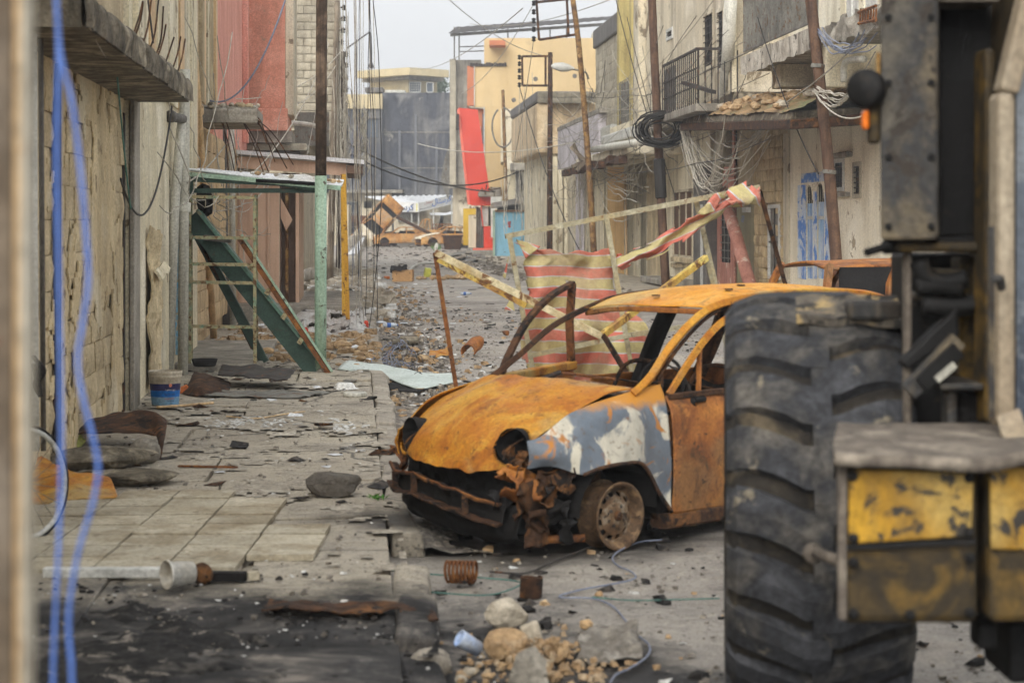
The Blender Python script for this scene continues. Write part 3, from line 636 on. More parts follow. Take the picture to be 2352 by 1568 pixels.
pipe([at(491, 775, 28), at(470, 460, 26.4), at(450, 185, 24.9), at(440, 40, 24.2), at(436, -60, 24)], 0.05, m_tpipe, 'tan drain pipe leaning behind the green rack', collar=(.3, .66))
pipe([at(520, 745, 31.6), at(514, 460, 31.2), at(512, 270, 31)], 0.06, m_dpipe, 'dark grey drain pipe beside the brown kiosk wall')
pipe([at(536, 745, 31.8), at(533, 460, 31.6), at(531, 275, 31.5)], 0.05, m_gpipe, 'pale grey drain pipe touching the brown kiosk wall')
# ---- tan block house, balcony stump
tb = thing('tan_block_house', S(28, RL), 'tan block house behind the green rack and tan pipe', 'house')
MB().shell(t_w1, 36.5, RL-5, RL-.05, 0, 3.6, 'L').build('wall', m_tanblock, tb)
brick_field(tb, bm_tan, RL-.02, t_w1+.1, 35.5, 0.3, 3.0, 0.55, 0.27)
MB().shell(t_w1, 29.2, RL-5, RL+.02, 3.6, 5.6, 'L').build('upper_wall', m_stone, tb)
for i in range(7): MB().sbox(25.3+i*.5, 25.3+i*.5+.3, RL+.02, RL+.06+.04*random.random(), 3.3, 5.5).build('upper_board', random.choice((m_cream, m_stone, m_white, m_tpipe)), tb)
st = MB()
def slabfn(p, u, v): return p+N*0.05*nz(p, 5)+UP*0.05*nz(p, 7, 2)*u
a0, a1 = rx(461, 26)-.05, rx(592, 26)
st.patch([[S(25.98, a0+(a1-a0)*i/6, 3.04) for i in range(7)], [S(25.97, a0+(a1-a0)*i/6, 3.13) for i in range(7)], [S(26.0, a0+(a1-a0)*i/6, 3.22) for i in range(7)], [S(26.3, a0+(a1-a0)*i/6, 3.27) for i in range(7)]], 24, 50, lambda p, u, v: p-U*.05*abs(nz(p, 6))*u+UP*(.03*nz(p, 5)+.03*nz(p, 12))*u)
st.sbox(26.0, 27.9, a0, a1-.02, 3.035, 3.24)
st.build('balcony_stump', m_concrete, tb)
for k in range(26):
    u_ = random.random(); s_ = random.uniform(.02, .06); MB().rock(S(26+random.uniform(-.03, .5), a0+(a1-a0)*u_, 3.25+random.uniform(0, .03)), s_*1.4, s_, s_*.9, k, 2).build('broken_concrete', random.choice((m_mossconc, m_rubblew, m_stone)), tb)
for k in range(10):
    p = S(26+random.uniform(0, .3), a1-random.uniform(0, .5), 3.1+random.uniform(0, .1)); q = p+V((random.uniform(.1, .55), random.uniform(-.2, .1), random.uniform(-.9, -.35)))
    MB().tube(spline([p, p.lerp(q, .5)+UP*.08, q], 7), 0.008, 5).build('rebar', m_drust, tb)
# ---- pink house with the overhanging bay
pk = thing('pink_house', S(33, RL), 'salmon pink house with an overhanging bay on the left', 'house')
MB().shell(29.2, 48, RL-5, RL, 3.0, 7.4, 'L').build('wall', m_pink, pk)
MB().sbox(36.6, 37.0, RL, RL+.10, 3.2, 7.3).build('pilaster', m_pink, pk, bevel=.01)
bt = 37.9; b1 = rx(655, bt); b0 = RL-.3; bz = zy(300, bt, b1)
MB().sbox(bt, bt+2.2, b0, b1, bz+.42, 7.5).build('bay', m_pink2, pk, bevel=.01)
MB().sbox(bt-.10, bt+2.25, b0, b1+.05, bz, bz+.415).build('bay_band', m_pink2, pk, bevel=.015)
MB().sbox(bt+.02, bt+2.2, b1+.003, b1+.16, bz+.30, 7.5).build('bay_edge', m_beige, pk, bevel=.01)
MB().sbox(bt+.1, bt+2.4, b0, b1+.12, bz-.22, bz-.003).build('bay_underside', m_concrete, pk)
MB().sbox(bt+.4, bt+3.0, b0, rx(705, bt+.4), bz-.36, bz-.225).build('cornice', m_greystone, pk, bevel=.03)
MB().sbox(bt+.6, bt+3.2, b0, rx(690, bt+.6), bz-.52, bz-.363).build('cornice', m_dpipe, pk, bevel=.03)
MB().sbox(38, 48, RL-1, RL-.002, 0.3, 3.0).build('ground_floor_wall', m_beige, pk)
# ---- grey stone house further on, upper storey overhanging
gh = thing('grey_block_house', S(52, RL), 'pale grey block house with overhanging upper storey behind the tall rusty pole', 'house')
gt = 56; g1 = rx(772, gt); g0 = rx(655, gt)-2; gz = zy(300, gt, g1)
MB().shell(gt, 84, g0, g1, gz, 9.6, 'L').build('upper_wall', m_greystone, gh)
MB().shell(gt+.5, 84, g0, g1-.95, 0, gz, 'L').build('lower_wall', m_beige, gh)
ge = rx(668, gt); row = 0; z = gz+.1
while z < 9.3:
    r = g1-.002-(.22 if row % 2 else 0)
    ra = g1
    while ra > ge:
        rb = max(ra-(.24 if (row % 2 and ra == g1) else .45), ge)
        if ra-rb > .06: inst('stone_block', random.choice(bm_grey), gh, S(gt-.01-random.uniform(0, .02), (ra+rb)/2, z+.11), (0, 0, SA-R(90)), (1, ra-rb-.02, .205))
        ra = rb
    z += .225; row += 1
MB().sbox(gt-.9, gt-.1, rx(690, gt), rx(728, gt), 8.55, 9.1).build('cornice_box', m_greystone, gh, bevel=.02)
sh = MB()
for i in range(14):
    r0 = rx(676, 50)+i*.062; sh.sbox(50, 50.04+.03*(i % 2), r0, r0+.06, zy(335, 50, r0), zy(258, 50, r0))
sh.build('shutter', m_giron, gh)
MB().tube([at(665, 282, 49), at(700, 285, 48.5), at(726, 290, 48)], .06, 8).build('drain_spout', m_gpipe, gh, smooth=True)
# ---- brown kiosk
kt = 34.6; kr0 = RL-.1; kr1 = rx(687, kt); kz = 2.60
ki = thing('brown_kiosk', S(kt, kr0, 0.36), 'brown corrugated metal kiosk with a white roof edge', 'kiosk')
r = kr0; k = 0
split = rx(642, kt)
while r < split-.02:
    w = (.16, .05, .22, .05)[k % 4]; w = min(w, split-r); dp = (0, -.035, 0, -.035)[k % 4]; k += 1
    MB().sbox(kt+dp, kt+.05, r, r+w-.003, .355, kz).build('sheet_rib' if w < .08 else 'sheet_panel', m_kiosk, ki, bevel=.004); r += w
MB().sbox(kt+.25, kt+.3, split, kr1, .355, kz).build('inner_wall', m_kioskd, ki)
MB().sbox(kt+.05, kt+.24, split, split+.03, .355, kz).build('door_jamb', m_kioskd, ki)
MB().sbox(kt+.03, kt+.2, split+.10, split+.15, .355, kz).build('yellow_strip', m_ypole, ki)
MB().sbox(kt, kt+.3, kr1-.06, kr1, .355, kz).build('corner_post', m_kiosk, ki, bevel=.005)
MB().sbox(kt+.3, kt+3.4, kr1-.05, kr1-.005, .36, kz).build('side_wall', m_kiosk, ki)
MB().sbox(kt+.22, kt+.25, split+.25, kr1-.08, .9, 1.1).build('lock_plate', m_kioskd, ki, bevel=.01)
dpoly = [E(645, 455, kt-.05), E(672, 505, kt-.05), E(657, 530, kt-.05), E(645, 500, kt-.05)]
MB().prism(dpoly, U*.02).build('hanging_panel', m_kiosk, ki)
a, b, c, d = E(536, 358, kt-.4), E(795, 376, kt-.4), E(795, 404, kt-.4), E(536, 385, kt-.4)
MB().prism([d, c, b, a], U*.06).build('fascia', m_kiosk, ki)
a, b = E(536, 353, kt-.55), E(836, 377, kt-.55)
MB().prism([a, b, b+UP*.07, a+UP*.07], U*4.4).build('roof_sheet', m_wsheet, ki)
q0, q1 = E(796, 379, kt-.5), E(833, 381, kt-.5)
MB().prism([q0-UP*.14, q1-UP*.14, q1-UP*.005, q0-UP*.005], U*3.8).build('roof_end', m_kioskd, ki)
for i, (x, yb) in enumerate(((790, 724), (799, 734))):
    d_ = gd(yb, .36); o = MB().bar(at(x, yb, d_), at(x-3 if i == 0 else 790, 400, d_), .055, .055).build('post', mat('yellow_post_paint', (204, 158, 62), (184, 136, 52), sc=2, spots=(120, 84, 52), spsc=5, spt=.62), ki)
# ---- tall post: green paint below, bare rust above
d_ = 21.75
po = thing('tall_post', at(736, 862, d_), 'tall round post, green below and rusty brown above, left pavement', 'post')
MB().tube([at(736, 868, d_), at(736.5, 640, d_), at(737, 404, d_)], .065, 16).build('green_shaft', m_green, po, smooth=True)
MB().tube([at(737, 404, d_), at(738, 200, d_), at(739, 0, d_), at(740, -330, d_)], .061, 16).build('rusty_shaft', m_pole, po, smooth=True)
MB().rock(at(737, 862, d_)+V((.02, 0, .02)), .12, .12, .11, 3).build('concrete_foot', m_concrete, po)
# ---- green lean-to roof over the pavement
lt = thing('lean_to_roof', at(500, 440, 22.5), 'green framed lean-to roof sheet strewn with rubble', 'canopy')
A_, B_ = at(433, 391, 22.0), at(783, 426, 22.0)
shp = MB().patch([[A_, A_.lerp(B_, .5)-UP*.01, B_-UP*.02], [A_+V((-.1, 1.6, .05)), A_.lerp(B_, .5)+V((-.1, 1.6, .07)), B_+V((-.1, 1.6, .08))]], 40, 30, lambda p, u, v: p+UP*(.012*math.sin(u*80)+.02*nz(p, 2)))
shp.build('roof_sheet', m_wsheet, lt, solid=.012)
for k, (x0, y0, x1, y1, dd) in enumerate(((433, 412, 640, 422, 22.0), (433, 438, 752, 438, 22.05), (640, 422, 752, 436, 22.0), (433, 400, 783, 432, 21.98))):
    MB().bar(at(x0, y0, dd), at(x1, y1, dd), .045, .05).build('frame_bar', m_dgreen if k < 3 else m_green, lt)
MB().bar(at(440, 400, 22), at(440, 446, 22), .04, .04).build('frame_bar', m_dgreen, lt)
MB().bar(at(440, 404, 23.5), at(760, 432, 23.5), .045, .05).build('frame_bar', m_dgreen, lt)
for k in range(26):
    u = random.uniform(.3, .98); p = A_.lerp(B_, u)+V((0, random.uniform(.02, .6), .045)); s_ = random.uniform(.015, .045)
    MB().rock(p, s_*1.4, s_, s_*.8, k, 1).build('loose_stone', random.choice((m_rubble, m_rubblew, m_litter)), lt)
MB().prism([at(610, 418, 22), at(760, 421, 21.98), at(700, 402, 22.3), at(640, 405, 22.3)], UP*.012).build('crumpled_foil', m_litter, lt)
MB().tube([at(588, 415, 21.95), at(660, 418, 21.95), at(745, 424, 21.95)], .02, 8).build('rubber_hose', m_black, lt)
MB().lathe([(.06, 0), (.16, .02), (.2, .08), (.16, .16), (.05, .18)], at(452, 462, 22.7), (1, .1, .1), 18).build('old_tyre_roll', m_black, lt, smooth=True)
# ---- ladder-like rack
rk = thing('metal_rack', at(510, 852, 21.9), 'thin pale green metal rack like a ladder on the left pavement', 'rack')
for x in (436, 586):
    MB().bar(at(x, 851, 21.9), at(x-1, 452, 21.9), .035, .035).build('upright', m_pgreen, rk)
    MB().bar(at(x+4, 838, 22.35), at(x+3, 455, 22.35), .03, .03).build('upright', m_pgreen, rk)
for y in (452, 545, 606, 648, 749, 848):
    MB().bar(at(436, y, 21.88), at(586, y+2, 21.88), .03, .035).build('rung', m_pgreen, rk)
    for x in (436, 586): MB().bar(at(x, y, 21.9), at(x+4, y-2, 22.35), .025, .03).build('side_rung', m_pgreen, rk)
# ---- leaning green steel frame
lf = thing('leaning_frame', at(600, 858, 21.7), 'dark green steel door frame leaning across the rack', 'frame')
A_, B_ = at(440, 500, 22.25), at(728, 856, 21.75)
dr = (B_-A_).normalized(); sd = V((dr.z, 0, -dr.x))*-1
if sd.z < 0: sd = -sd
dr2 = V((0, 1, 0))
MB().bar(A_, B_, .11, .20, sd).build('channel_web', m_dgreen, lf)
MB().bar(A_+sd*.115-dr2*.02, B_+sd*.115-dr2*.02, .17, .035, sd).build('channel_flange', mat('mid_green_paint', (98, 132, 116), (80, 112, 98), sc=4, rough=.55, spots=(120, 118, 96), spsc=7, spt=.62), lf)
A2, B2 = at(548, 545, 22.0), at(755, 858, 21.6)
d3 = (B2-A2).normalized(); s3 = V((d3.z, 0, -d3.x)); s3 = s3 if s3.z > 0 else -s3
MB().bar(A2, B2, .05, .05, s3).build('rusty_rail', m_rust, lf)
MB().bar(A2+s3*.045, B2+s3*.045, .06, .02, s3).build('green_rail', m_green, lf)
MB().bar(at(436, 505, 22.5), at(608, 832, 22.3), .06, .10, sd).build('thin_channel', m_dgreen, lf)
MB().bar(at(455, 545, 22.45), at(580, 800, 22.35), .05, .035, sd).build('thin_rail', m_drust, lf)
MB().bar(at(470, 545, 22.1), at(530, 552, 22.0), .05, .06).build('head_bar', m_dpipe, lf)
for u in (.2, .38, .56, .74): MB().box(A2.lerp(B2, u)-s3*.06, .05, .05, .07, 0, 0, R(35)).build('hinge_plate', m_pgreen, lf)
# ---- wooden and steel utility poles, left
def upole(name, pts, r0, r1, m, label, group='utility poles along the street', seg=10):
    t_ = thing(name, V(pts[0]), label, 'pole', group)
    P_ = spline(pts, 10) if len(pts) > 2 else [V(pts[0]), V(pts[1])]
    n = len(P_); MB().tube(P_, [r0+(r1-r0)*i/(n-1) for i in range(n)], seg).build('shaft', m, t_, smooth=True); return t_
u1 = upole('utility_pole', [at(757, 655, 55), at(766, 330, 55), at(775, 3, 55), ], .10, .075, m_wood, 'near wooden utility pole with a stack of insulators, left side')
u2 = upole('utility_pole', [at(779, 628, 68), at(783, 380, 68), at(787, 119, 68)], .12, .09, m_pole, 'farther dark utility pole draped with wires, left side')
for k, (x, y) in enumerate(((790, 18), (789, 43), (788, 70), (785, 97))):
    MB().bar(at(773, y, 55), at(x, y, 55), .04, .04).build('insulator_arm', m_iron, u1)
    MB().lathe([(.02, -.08), (.07, -.06), (.035, -.02), (.07, .02), (.03, .07), (.01, .08)], at(x, y, 55), UP, 10).build('insulator', m_black, u1, smooth=True)
for y in (125, 150, 178, 206, 240): MB().lathe([(.02, -.1), (.09, -.06), (.05, -.02), (.09, .02), (.02, .1)], at(795, y, 68), UP, 10).build('insulator', m_black, u2, smooth=True)
# ================================================================== FAR END OF THE STREET
def pb(mb, x0, x1, y0, y1, d, dep):       # box whose front face spans these photo coordinates at depth d
    a, b = at(x0, y1, d), at(x1, y0, d)
    return mb.hexa([V((a.x, d, a.z)), V((b.x, d, a.z)), V((b.x, d+dep, a.z)), V((a.x, d+dep, a.z)), V((a.x, d, b.z)), V((b.x, d, b.z)), V((b.x, d+dep, b.z)), V((a.x, d+dep, b.z))])
def pbx(name, x0, x1, y0, y1, d, dep, m, parent, bevel=0.0): return pb(MB(), x0, x1, y0, y1, d, dep).build(name, m, parent, bevel=bevel)
def pwall(x0, x1, y0, y1, d, dep, holes=(), rdep=.3):     # closed building block with openings in the face towards the street
    a, b = at(x0, y1, d), at(x1, y0, d); z0, z1 = max(0, a.z), b.z; L = b.x-a.x; mb = MB()
    hh = []
    for hx0, hx1, hy0, hy1 in holes:
        p, q = at(hx0, hy1, d), at(hx1, hy0, d); hh.append((p.x-a.x, q.x-a.x, p.z, q.z))
    mb.wall(V((a.x, d, 0)), (1, 0, 0), (0, 1, 0), L, z0, z1, hh, rdep)
    A, B, C, D = V((a.x, d, 0)), V((b.x, d, 0)), V((b.x, d+dep, 0)), V((a.x, d+dep, 0))
    for P_, Q_ in ((B, C), (C, D), (D, A)): mb.add([P_+UP*z0, Q_+UP*z0, Q_+UP*z1, P_+UP*z1], [(0, 1, 2, 3)])
    mb.add([A+UP*z1, B+UP*z1, C+UP*z1, D+UP*z1], [(0, 1, 2, 3)])
    if z0 > .2: mb.add([A+UP*z0, B+UP*z0, C+UP*z0, D+UP*z0], [(0, 1, 2, 3)])
    return mb
def bars_window(parent, x0, x1, y0, y1, d, nb=5, m=None, fm=None):
    w = thing_part('window', parent, x0, x1, y0, y1, d, fm or m_wframe)
    return w
def thing_part(name, parent, x0, x1, y0, y1, d, fm, nb=5, rows=2):
    a, b = at(x0, y1, d), at(x1, y0, d); w = .07; mb = MB()
    for p, q in ((V((a.x, d, a.z)), V((a.x, d, b.z))), (V((b.x, d, a.z)), V((b.x, d, b.z)))): mb.bar(p, q, w, w)
    for z in (a.z, b.z): mb.bar(V((a.x+w/2, d, z)), V((b.x-w/2, d, z)), w, w)
    o = mb.build(name, fm, parent)
    g = MB()
    for i in range(1, nb): x = a.x+(b.x-a.x)*i/nb; g.bar(V((x, d+.02, a.z)), V((x, d+.02, b.z)), .03, .03)
    for i in range(1, rows): z = a.z+(b.z-a.z)*i/rows; g.bar(V((a.x, d+.05, z)), V((b.x, d+.05, z)), .03, .03)
    g.build('grille', fm, o)
    MB().add([V((a.x, d+.2, a.z)), V((b.x, d+.2, a.z)), V((b.x, d+.2, b.z)), V((a.x, d+.2, b.z))], [(0, 1, 2, 3)]).build('pane', m_glass, o)
    return o
# ---- sooted building closing the street
D0 = 165.0
db = thing('sooted_building', at(930, 556, D0), 'dark soot stained building closing off the far end of the street', 'building')
pwall(878, 1046, 213, 558, D0, 18).build('wall', m_soot, db)
pwall(640, 877.5, 250, 440, D0-1, 18, [(826, 870, 272, 318), (770, 800, 280, 320)]).build('side_wing', m_soot, db)
pbx('tan_band', 640, 877.5, 217, 249.6, D0-1.3, 18, m_tan, db)
pwall(640, 900, 441, 560, D0-.5, 17, [(794, 826, 462, 515), (860, 880, 470, 510), (836, 856, 462, 478)]).build('ground_floor', m_beige, db)
thing_part('window', db, 826, 869, 273, 317, D0-.9, m_iron, 2, 2)
thing_part('window', db, 795, 825, 463, 514, D0-.45, m_wframe, 8, 2)
pbx('ledge', 770, 925, 436, 443, D0-2.2, 2, m_concrete, db)
for x, y0, y1 in ((952, 262, 556), (915, 300, 470), (1000, 330, 470)): pbx('pier', x, x+5, y0, y1, D0-.18, .17, mat('sooted_pier', (118, 120, 124), (100, 102, 108), sc=.4), db)
for y in (303, 385): pbx('floor_joint', 878, 1040, y, y+1.6, D0-.06, .05, m_concrete, db)
for k in range(0):
    p = at(random.uniform(890, 1020), random.uniform(240, 420), D0-.04); MB().lathe([(.03, -.06), (.16, 0.01), (.2, -.02)], p, (0, -1, 0), 12).build('shell_scar', m_beige, db)
# rooftop pavilion
pv = thing('rooftop_pavilion', at(925, 212, D0+2), 'tan flat roofed pavilion on top of the sooted building', 'pavilion')
def corner_box(mb, xl, xc, xr, y0, y1, d):      # two-sided block with its near edge at xc
    a, c, b = at(xl, y1, d+4), at(xc, y1, d), at(xr, y1, d+3); z0, z1 = c.z, at(xc, y0, d).z
    e = V((a.x+b.x-c.x, d+9, 0)); q = [V((p.x, p.y, 0)) for p in (a, c, b, e)]
    return mb.hexa([p+UP*z0 for p in q]+[p+UP*z1 for p in q])
corner_box(MB(), 851, 938, 1004, 181, 214, D0+4).build('wall', m_tan, pv)
corner_box(MB(), 820, 941, 1031, 155, 172, D0+2).build('roof_slab', m_tan, pv)
corner_box(MB(), 832, 940, 1020, 172.2, 181.5, D0+3).build('roof_soffit', m_concrete, pv)
thing_part('window', pv, 941, 966, 189, 212, D0+3.9, m_wframe, 5, 4)
thing_part('window', pv, 980, 995, 190, 212, D0+3.9, m_wframe, 1, 1)
MB().tube([at(853, 158, D0+3), at(849, 74, D0+3)], .09, 6).build('antenna_mast', m_iron, pv)
MB().tube([at(849, 74, D0+3), at(796, 112, D0+3)], .07, 6).build('antenna_boom', m_iron, pv)
for x in (845, 850, 856, 860): MB().tube([at(852, 140, D0+3), at(x, 158, D0+3)], .05, 5).build('antenna_leg', m_iron, pv)
tr = thing('roof_tree', at(1006, 212, D0+14), 'small leafy tree top showing above the sooted roof', 'tree')
MB().tube([at(1006, 250, D0+14), at(1005, 200, D0+14), at(1004, 190, D0+14)], .12, 6).build('trunk', m_wood, tr)
lf_ = MB()
for k in range(900):
    p = at(1005, 197, D0+14)+V((random.gauss(0, .42), random.gauss(0, .5), random.gauss(0, .38)))
    a = V((random.uniform(-1, 1), random.uniform(-1, 1), random.uniform(-1, 1))).normalized()*.09; b = a.orthogonal().normalized()*.06
    lf_.add([p-a-b, p+a-b, p+a+b, p-a+b], [(0, 1, 2, 3)])
lf_.build('crown', mat('far_leaves', (96, 112, 84), (76, 94, 70), sc=2), tr)['kind'] = 'stuff'
for k, (x0, x1, y) in enumerate(((838, 880, 207), (884, 930, 210))):
    o = pb(MB(), x0, x1, y-6+3*k, y+5, D0+.4, 2).build('roof_clutter', m_dpipe if k == 0 else m_gpipe, label=('dark sheet lean-to on the left of the sooted roof', 'pale blue grey tank boxes on the sooted roof edge')[k], cat='roof clutter', bevel=.05)
# ---- shop with the corner sign
Ds = 150.0
sp_ = thing('corner_shop', at(960, 556, Ds), 'shop with white corrugated awning and blue lettered corner sign', 'shop')
def sheet(a, b, c, d, n, m, name, parent, amp=.05):
    return MB().patch([[a, b], [d, c]], 6, n, lambda p, u, v: p+UP*amp*math.sin(v*n*math.pi/2)).build(name, m, parent, solid=.03)
sheet(at(838, 452, Ds+8), at(1036, 448, Ds+8), at(961, 466, Ds), at(905, 466, Ds+1), 60, m_wsheet, 'awning_sheet', sp_)
sheet(at(961, 466, Ds), at(905, 466, Ds+1), at(838, 452, Ds+8), at(890, 452, Ds+8), 60, m_wsheet, 'awning_sheet', sp_)
sheet(at(1037, 450, Ds+5), at(1068, 447, Ds+7), at(1075, 452, Ds+5), at(1040, 456, Ds+4), 30, m_wsheet, 'awning_sheet', sp_)
m_sign = mat('white_sign_board', (228, 228, 224), (210, 208, 202), sc=1, rough=.5, bump=.02, fine=.05)
m_blet = mat('blue_lettering', (84, 140, 226), (70, 122, 210), sc=1, rough=.5, bump=0, fine=.03)
m_dlet = mat('dark_lettering', (52, 56, 72), sc=1, rough=.6, bump=0, fine=.03)
m_rlet = mat('red_lettering', (176, 86, 70), sc=1, rough=.6, bump=0, fine=.03)
m_ylet = mat('yellow_lettering', (226, 220, 130), sc=1, rough=.6, bump=0, fine=.03)
WORD = '\uFEDD\uFE8E\uFE98\uFEB3\uFEAE\uFEDB'
def sign_board(tl, tr_, br, bl, nrm):
    return MB().prism([bl, br, tr_, tl], -V(nrm)*.12)
# left face
L0, L1, L2, L3 = at(876, 462, Ds+1.5), at(961, 466, Ds), at(961, 487, Ds), at(876, 486, Ds+1.5)
nrm = V((-(L1.y-L0.y), (L1.x-L0.x), 0)).normalized()*-1
s1 = sign_board(L0, L1, L2, L3, nrm).build('sign_board', m_sign, sp_)
xd = (L1-L0).normalized()
def letters(par, body, x, y, w, h, m, d, xdir, off, nv):
    text_mb(body, at(x, y, d)+V(nv)*off, xdir, UP, h, w).build('lettering', m, par)
letters(s1, WORD, 899, 485.3, 1.97, .66, m_dlet, Ds+.95, xd, .012, nrm)
letters(s1, WORD, 900, 484.8, 1.9, .58, m_blet, Ds+.95, xd, .024, nrm)
MB().prism([at(956, 468, Ds+.1)+nrm*.01, at(959, 468, Ds+.05)+nrm*.01, at(959, 485, Ds+.05)+nrm*.01, at(956, 485, Ds+.1)+nrm*.01], nrm*.008).build('sign_stripe', m_ylet, s1)
# right face
R0, R1, R2, R3 = at(961.4, 466, Ds), at(1039, 451, Ds+4.5), at(1039, 469, Ds+4.5), at(961.4, 487, Ds)
n2 = V(((R1.y-R0.y), -(R1.x-R0.x), 0)).normalized()
s2 = sign_board(R0, R1, R2, R3, n2).build('sign_board', m_sign, sp_)
xr_ = (R2-R3).normalized(); 
def rlet(body, u, v, w, h, m, off):
    p = R3.lerp(R2, u)+UP*v; text_mb(body, p+n2*off, (R2-R3), UP, h, w).build('lettering', m, s2)
rlet(WORD, .39, .14, 2.95, .60, m_dlet, .012); rlet(WORD, .395, .16, 2.87, .53, m_blet, .024)
rlet('\uFEDD\uFE8E\uFED0\uFE98\uFEB7\uFE8D', .17, .42, 1.25, .26, m_rlet, .012)
rlet('\uFEE2\uFEF4\uFEE4\uFEBC\uFE98\uFEDF\uFE8D', .04, .08, 1.7, .22, m_dlet, .012)
ru = pwall(905, 961, 488, 552, Ds+1.5, 3)
ru.build('wall', m_beige, sp_)
for k in range(8): pbx('shutter_slat', 914, 958, 488.5+k*2.7, 490.6+k*2.7, Ds+1.2, .25, m_giron, sp_)
for x in (944, 960, 994, 1036): pbx('awning_post', x, x+3, 482 if x < 1000 else 466, 556, Ds+.6, .1, m_wframe, sp_)
pwall(962, 1072, 466, 552, Ds+9, 6, [(996, 1018, 492, 530), (1038, 1052, 490, 512)]).build('back_wall', m_greystone, sp_)
for i in range(12):
    for j in range(6):
        if random.random() < .85: pbx('wall_block', 1036+i*3.2, 1038.8+i*3.2, 470+j*8+(i % 2)*0, 477+j*8, Ds+8.9, .12, m_greystone, sp_)
sh2 = MB().patch([[at(985, 490, Ds+2), at(1010, 488, Ds+2), at(1046, 488, Ds+3)], [at(990, 494, Ds+.5), at(1012, 496, Ds+.5), at(1046, 492, Ds+1)]], 8, 20, lambda p, u, v: p+UP*.12*nz(p, 1.2)).build('torn_white_sheet', m_wsheet, sp_, solid=.02)
MB().lathe([(.25, 0), (1.0, .3), (1.25, 1.2), (1.1, 2.0), (.8, 2.4)], at(975, 535, Ds+3), UP, 14).build('sack_stack', m_beige, sp_, smooth=True)
# ---- grey concrete block and its steel roof
gb = thing('concrete_tower', at(1060, 556, 135), 'bare grey concrete building with a steel roof frame above', 'building')
pwall(1033, 1105, 138, 428, 135, 14).build('wall', m_concrete, gb)
pbx('pier', 1033, 1047, 136, 426, 134.4, .55, m_greystone, gb)
pwall(1040, 1105, 428, 556, 136, 10).build('ground_floor', m_beige, gb)
pbx('ledge', 1030, 1046, 426, 432, 133.8, 1.5, m_concrete, gb)
for x in (1042, 1053, 1165, 1262, 1300): pbx('roof_post', x, x+3, 62, 138 if x < 1100 else 100, 134, .1, m_giron, gb)
a, b, c, d = at(1030, 77, 131), at(1412, 45, 131), at(1408, 38, 139), at(1048, 63, 139)
sheet(a, b, c, d, 70, m_iron, 'roof_sheet', gb, .02)
for yo, dd in ((10, 131.5), (12, 137)): MB().bar(at(1034, 70+yo, dd), at(1412, 41+yo+3, dd), .12, .14).build('roof_beam', m_giron, gb)
for y in (108, 119): MB().bar(at(1053, y, 134), at(1135, y-2, 134), .07, .07).build('rail', m_giron, gb)
gs = MB().patch([[at(1012, 420, 140), at(1020, 370, 140), at(1033, 330, 139)], [at(1030, 460, 140), at(1036, 400, 140), at(1037, 340, 139)]], 6, 12).build('leaning_sheet', m_giron, gb, solid=.03)
# ---- yellow house with orange trim
Dy = 108.0
yh = thing('yellow_house', at(1250, 560, Dy), 'tall yellow plastered house with orange trim and a red shop front', 'house')
pwall(1112, 1425, 88, 560, Dy, 16).build('wall', m_yellow, yh)
pwall(1090, 1165, 152, 246, Dy-.02, 14).build('wall_step', m_yellow, yh)
pbx('ground_bay', 1097, 1113, 246, 470, Dy+.4, 12, m_orange, yh)
pbx('orange_bay', 1073, 1089.6, 152, 243, Dy, 12, m_orange, yh); pbx('bay_edge', 1088.5, 1090.4, 152, 243, Dy-.15, .4, m_wframe, yh)
MB().prism([at(1076, 244, Dy), at(1112, 246, Dy), at(1112, 250, Dy), at(1080, 247, Dy)], V((0, 8, 0))).build('bay_soffit', m_greystone, yh)
pbx('roof_box', 1142, 1160.5, 93, 150, Dy+.3, 10, m_orange, yh); pbx('roof_lip', 1124, 1160.8, 93, 104, Dy-1.6, 11, m_orange, yh)
thing_part('window', yh, 1153, 1160, 116, 146, Dy+.1, m_wframe, 2, 3)
for k in range(14): pbx('roof_tile', 1080+k*6, 1085.5+k*6, 147-random.uniform(0, 4), 153, Dy-.1, 1.5, m_iron, yh)
pbx('door_panel', 1098, 1104, 290, 385, Dy+.2, .15, m_wframe, yh); pbx('side_window', 1108, 1111, 262, 330, Dy+.15, .15, m_glass, yh)
pbx('corner_trim', 1111, 1113.3, 246, 470, Dy-.1, .3, m_wframe, yh)
for x, y in ((1230, 182), (1320, 175), (1180, 230), (1285, 240)): MB().lathe([(.002, .012), (.1, .012), (.13, -.01)], at(x, y, Dy-.01), (0, -1, 0), 9).build('bullet_scar', m_dpipe, yh)
pbx('water_tank', 1360, 1372, 73, 88, Dy+4, 1.5, m_gpipe, yh, bevel=.1)
MB().lathe([(.02, 0), (.6, 0), (.62, .25), (.5, .32), (.1, .34)], at(1397, 87, Dy+5), UP, 18).build('tank_lid', m_giron, yh, smooth=True)
thing_part('window', yh, 1406, 1420, 105, 150, Dy-.1, m_wframe, 4, 6)
pbx('broken_sill', 1128, 1150, 430, 458, Dy-.6, .6, m_concrete, yh)
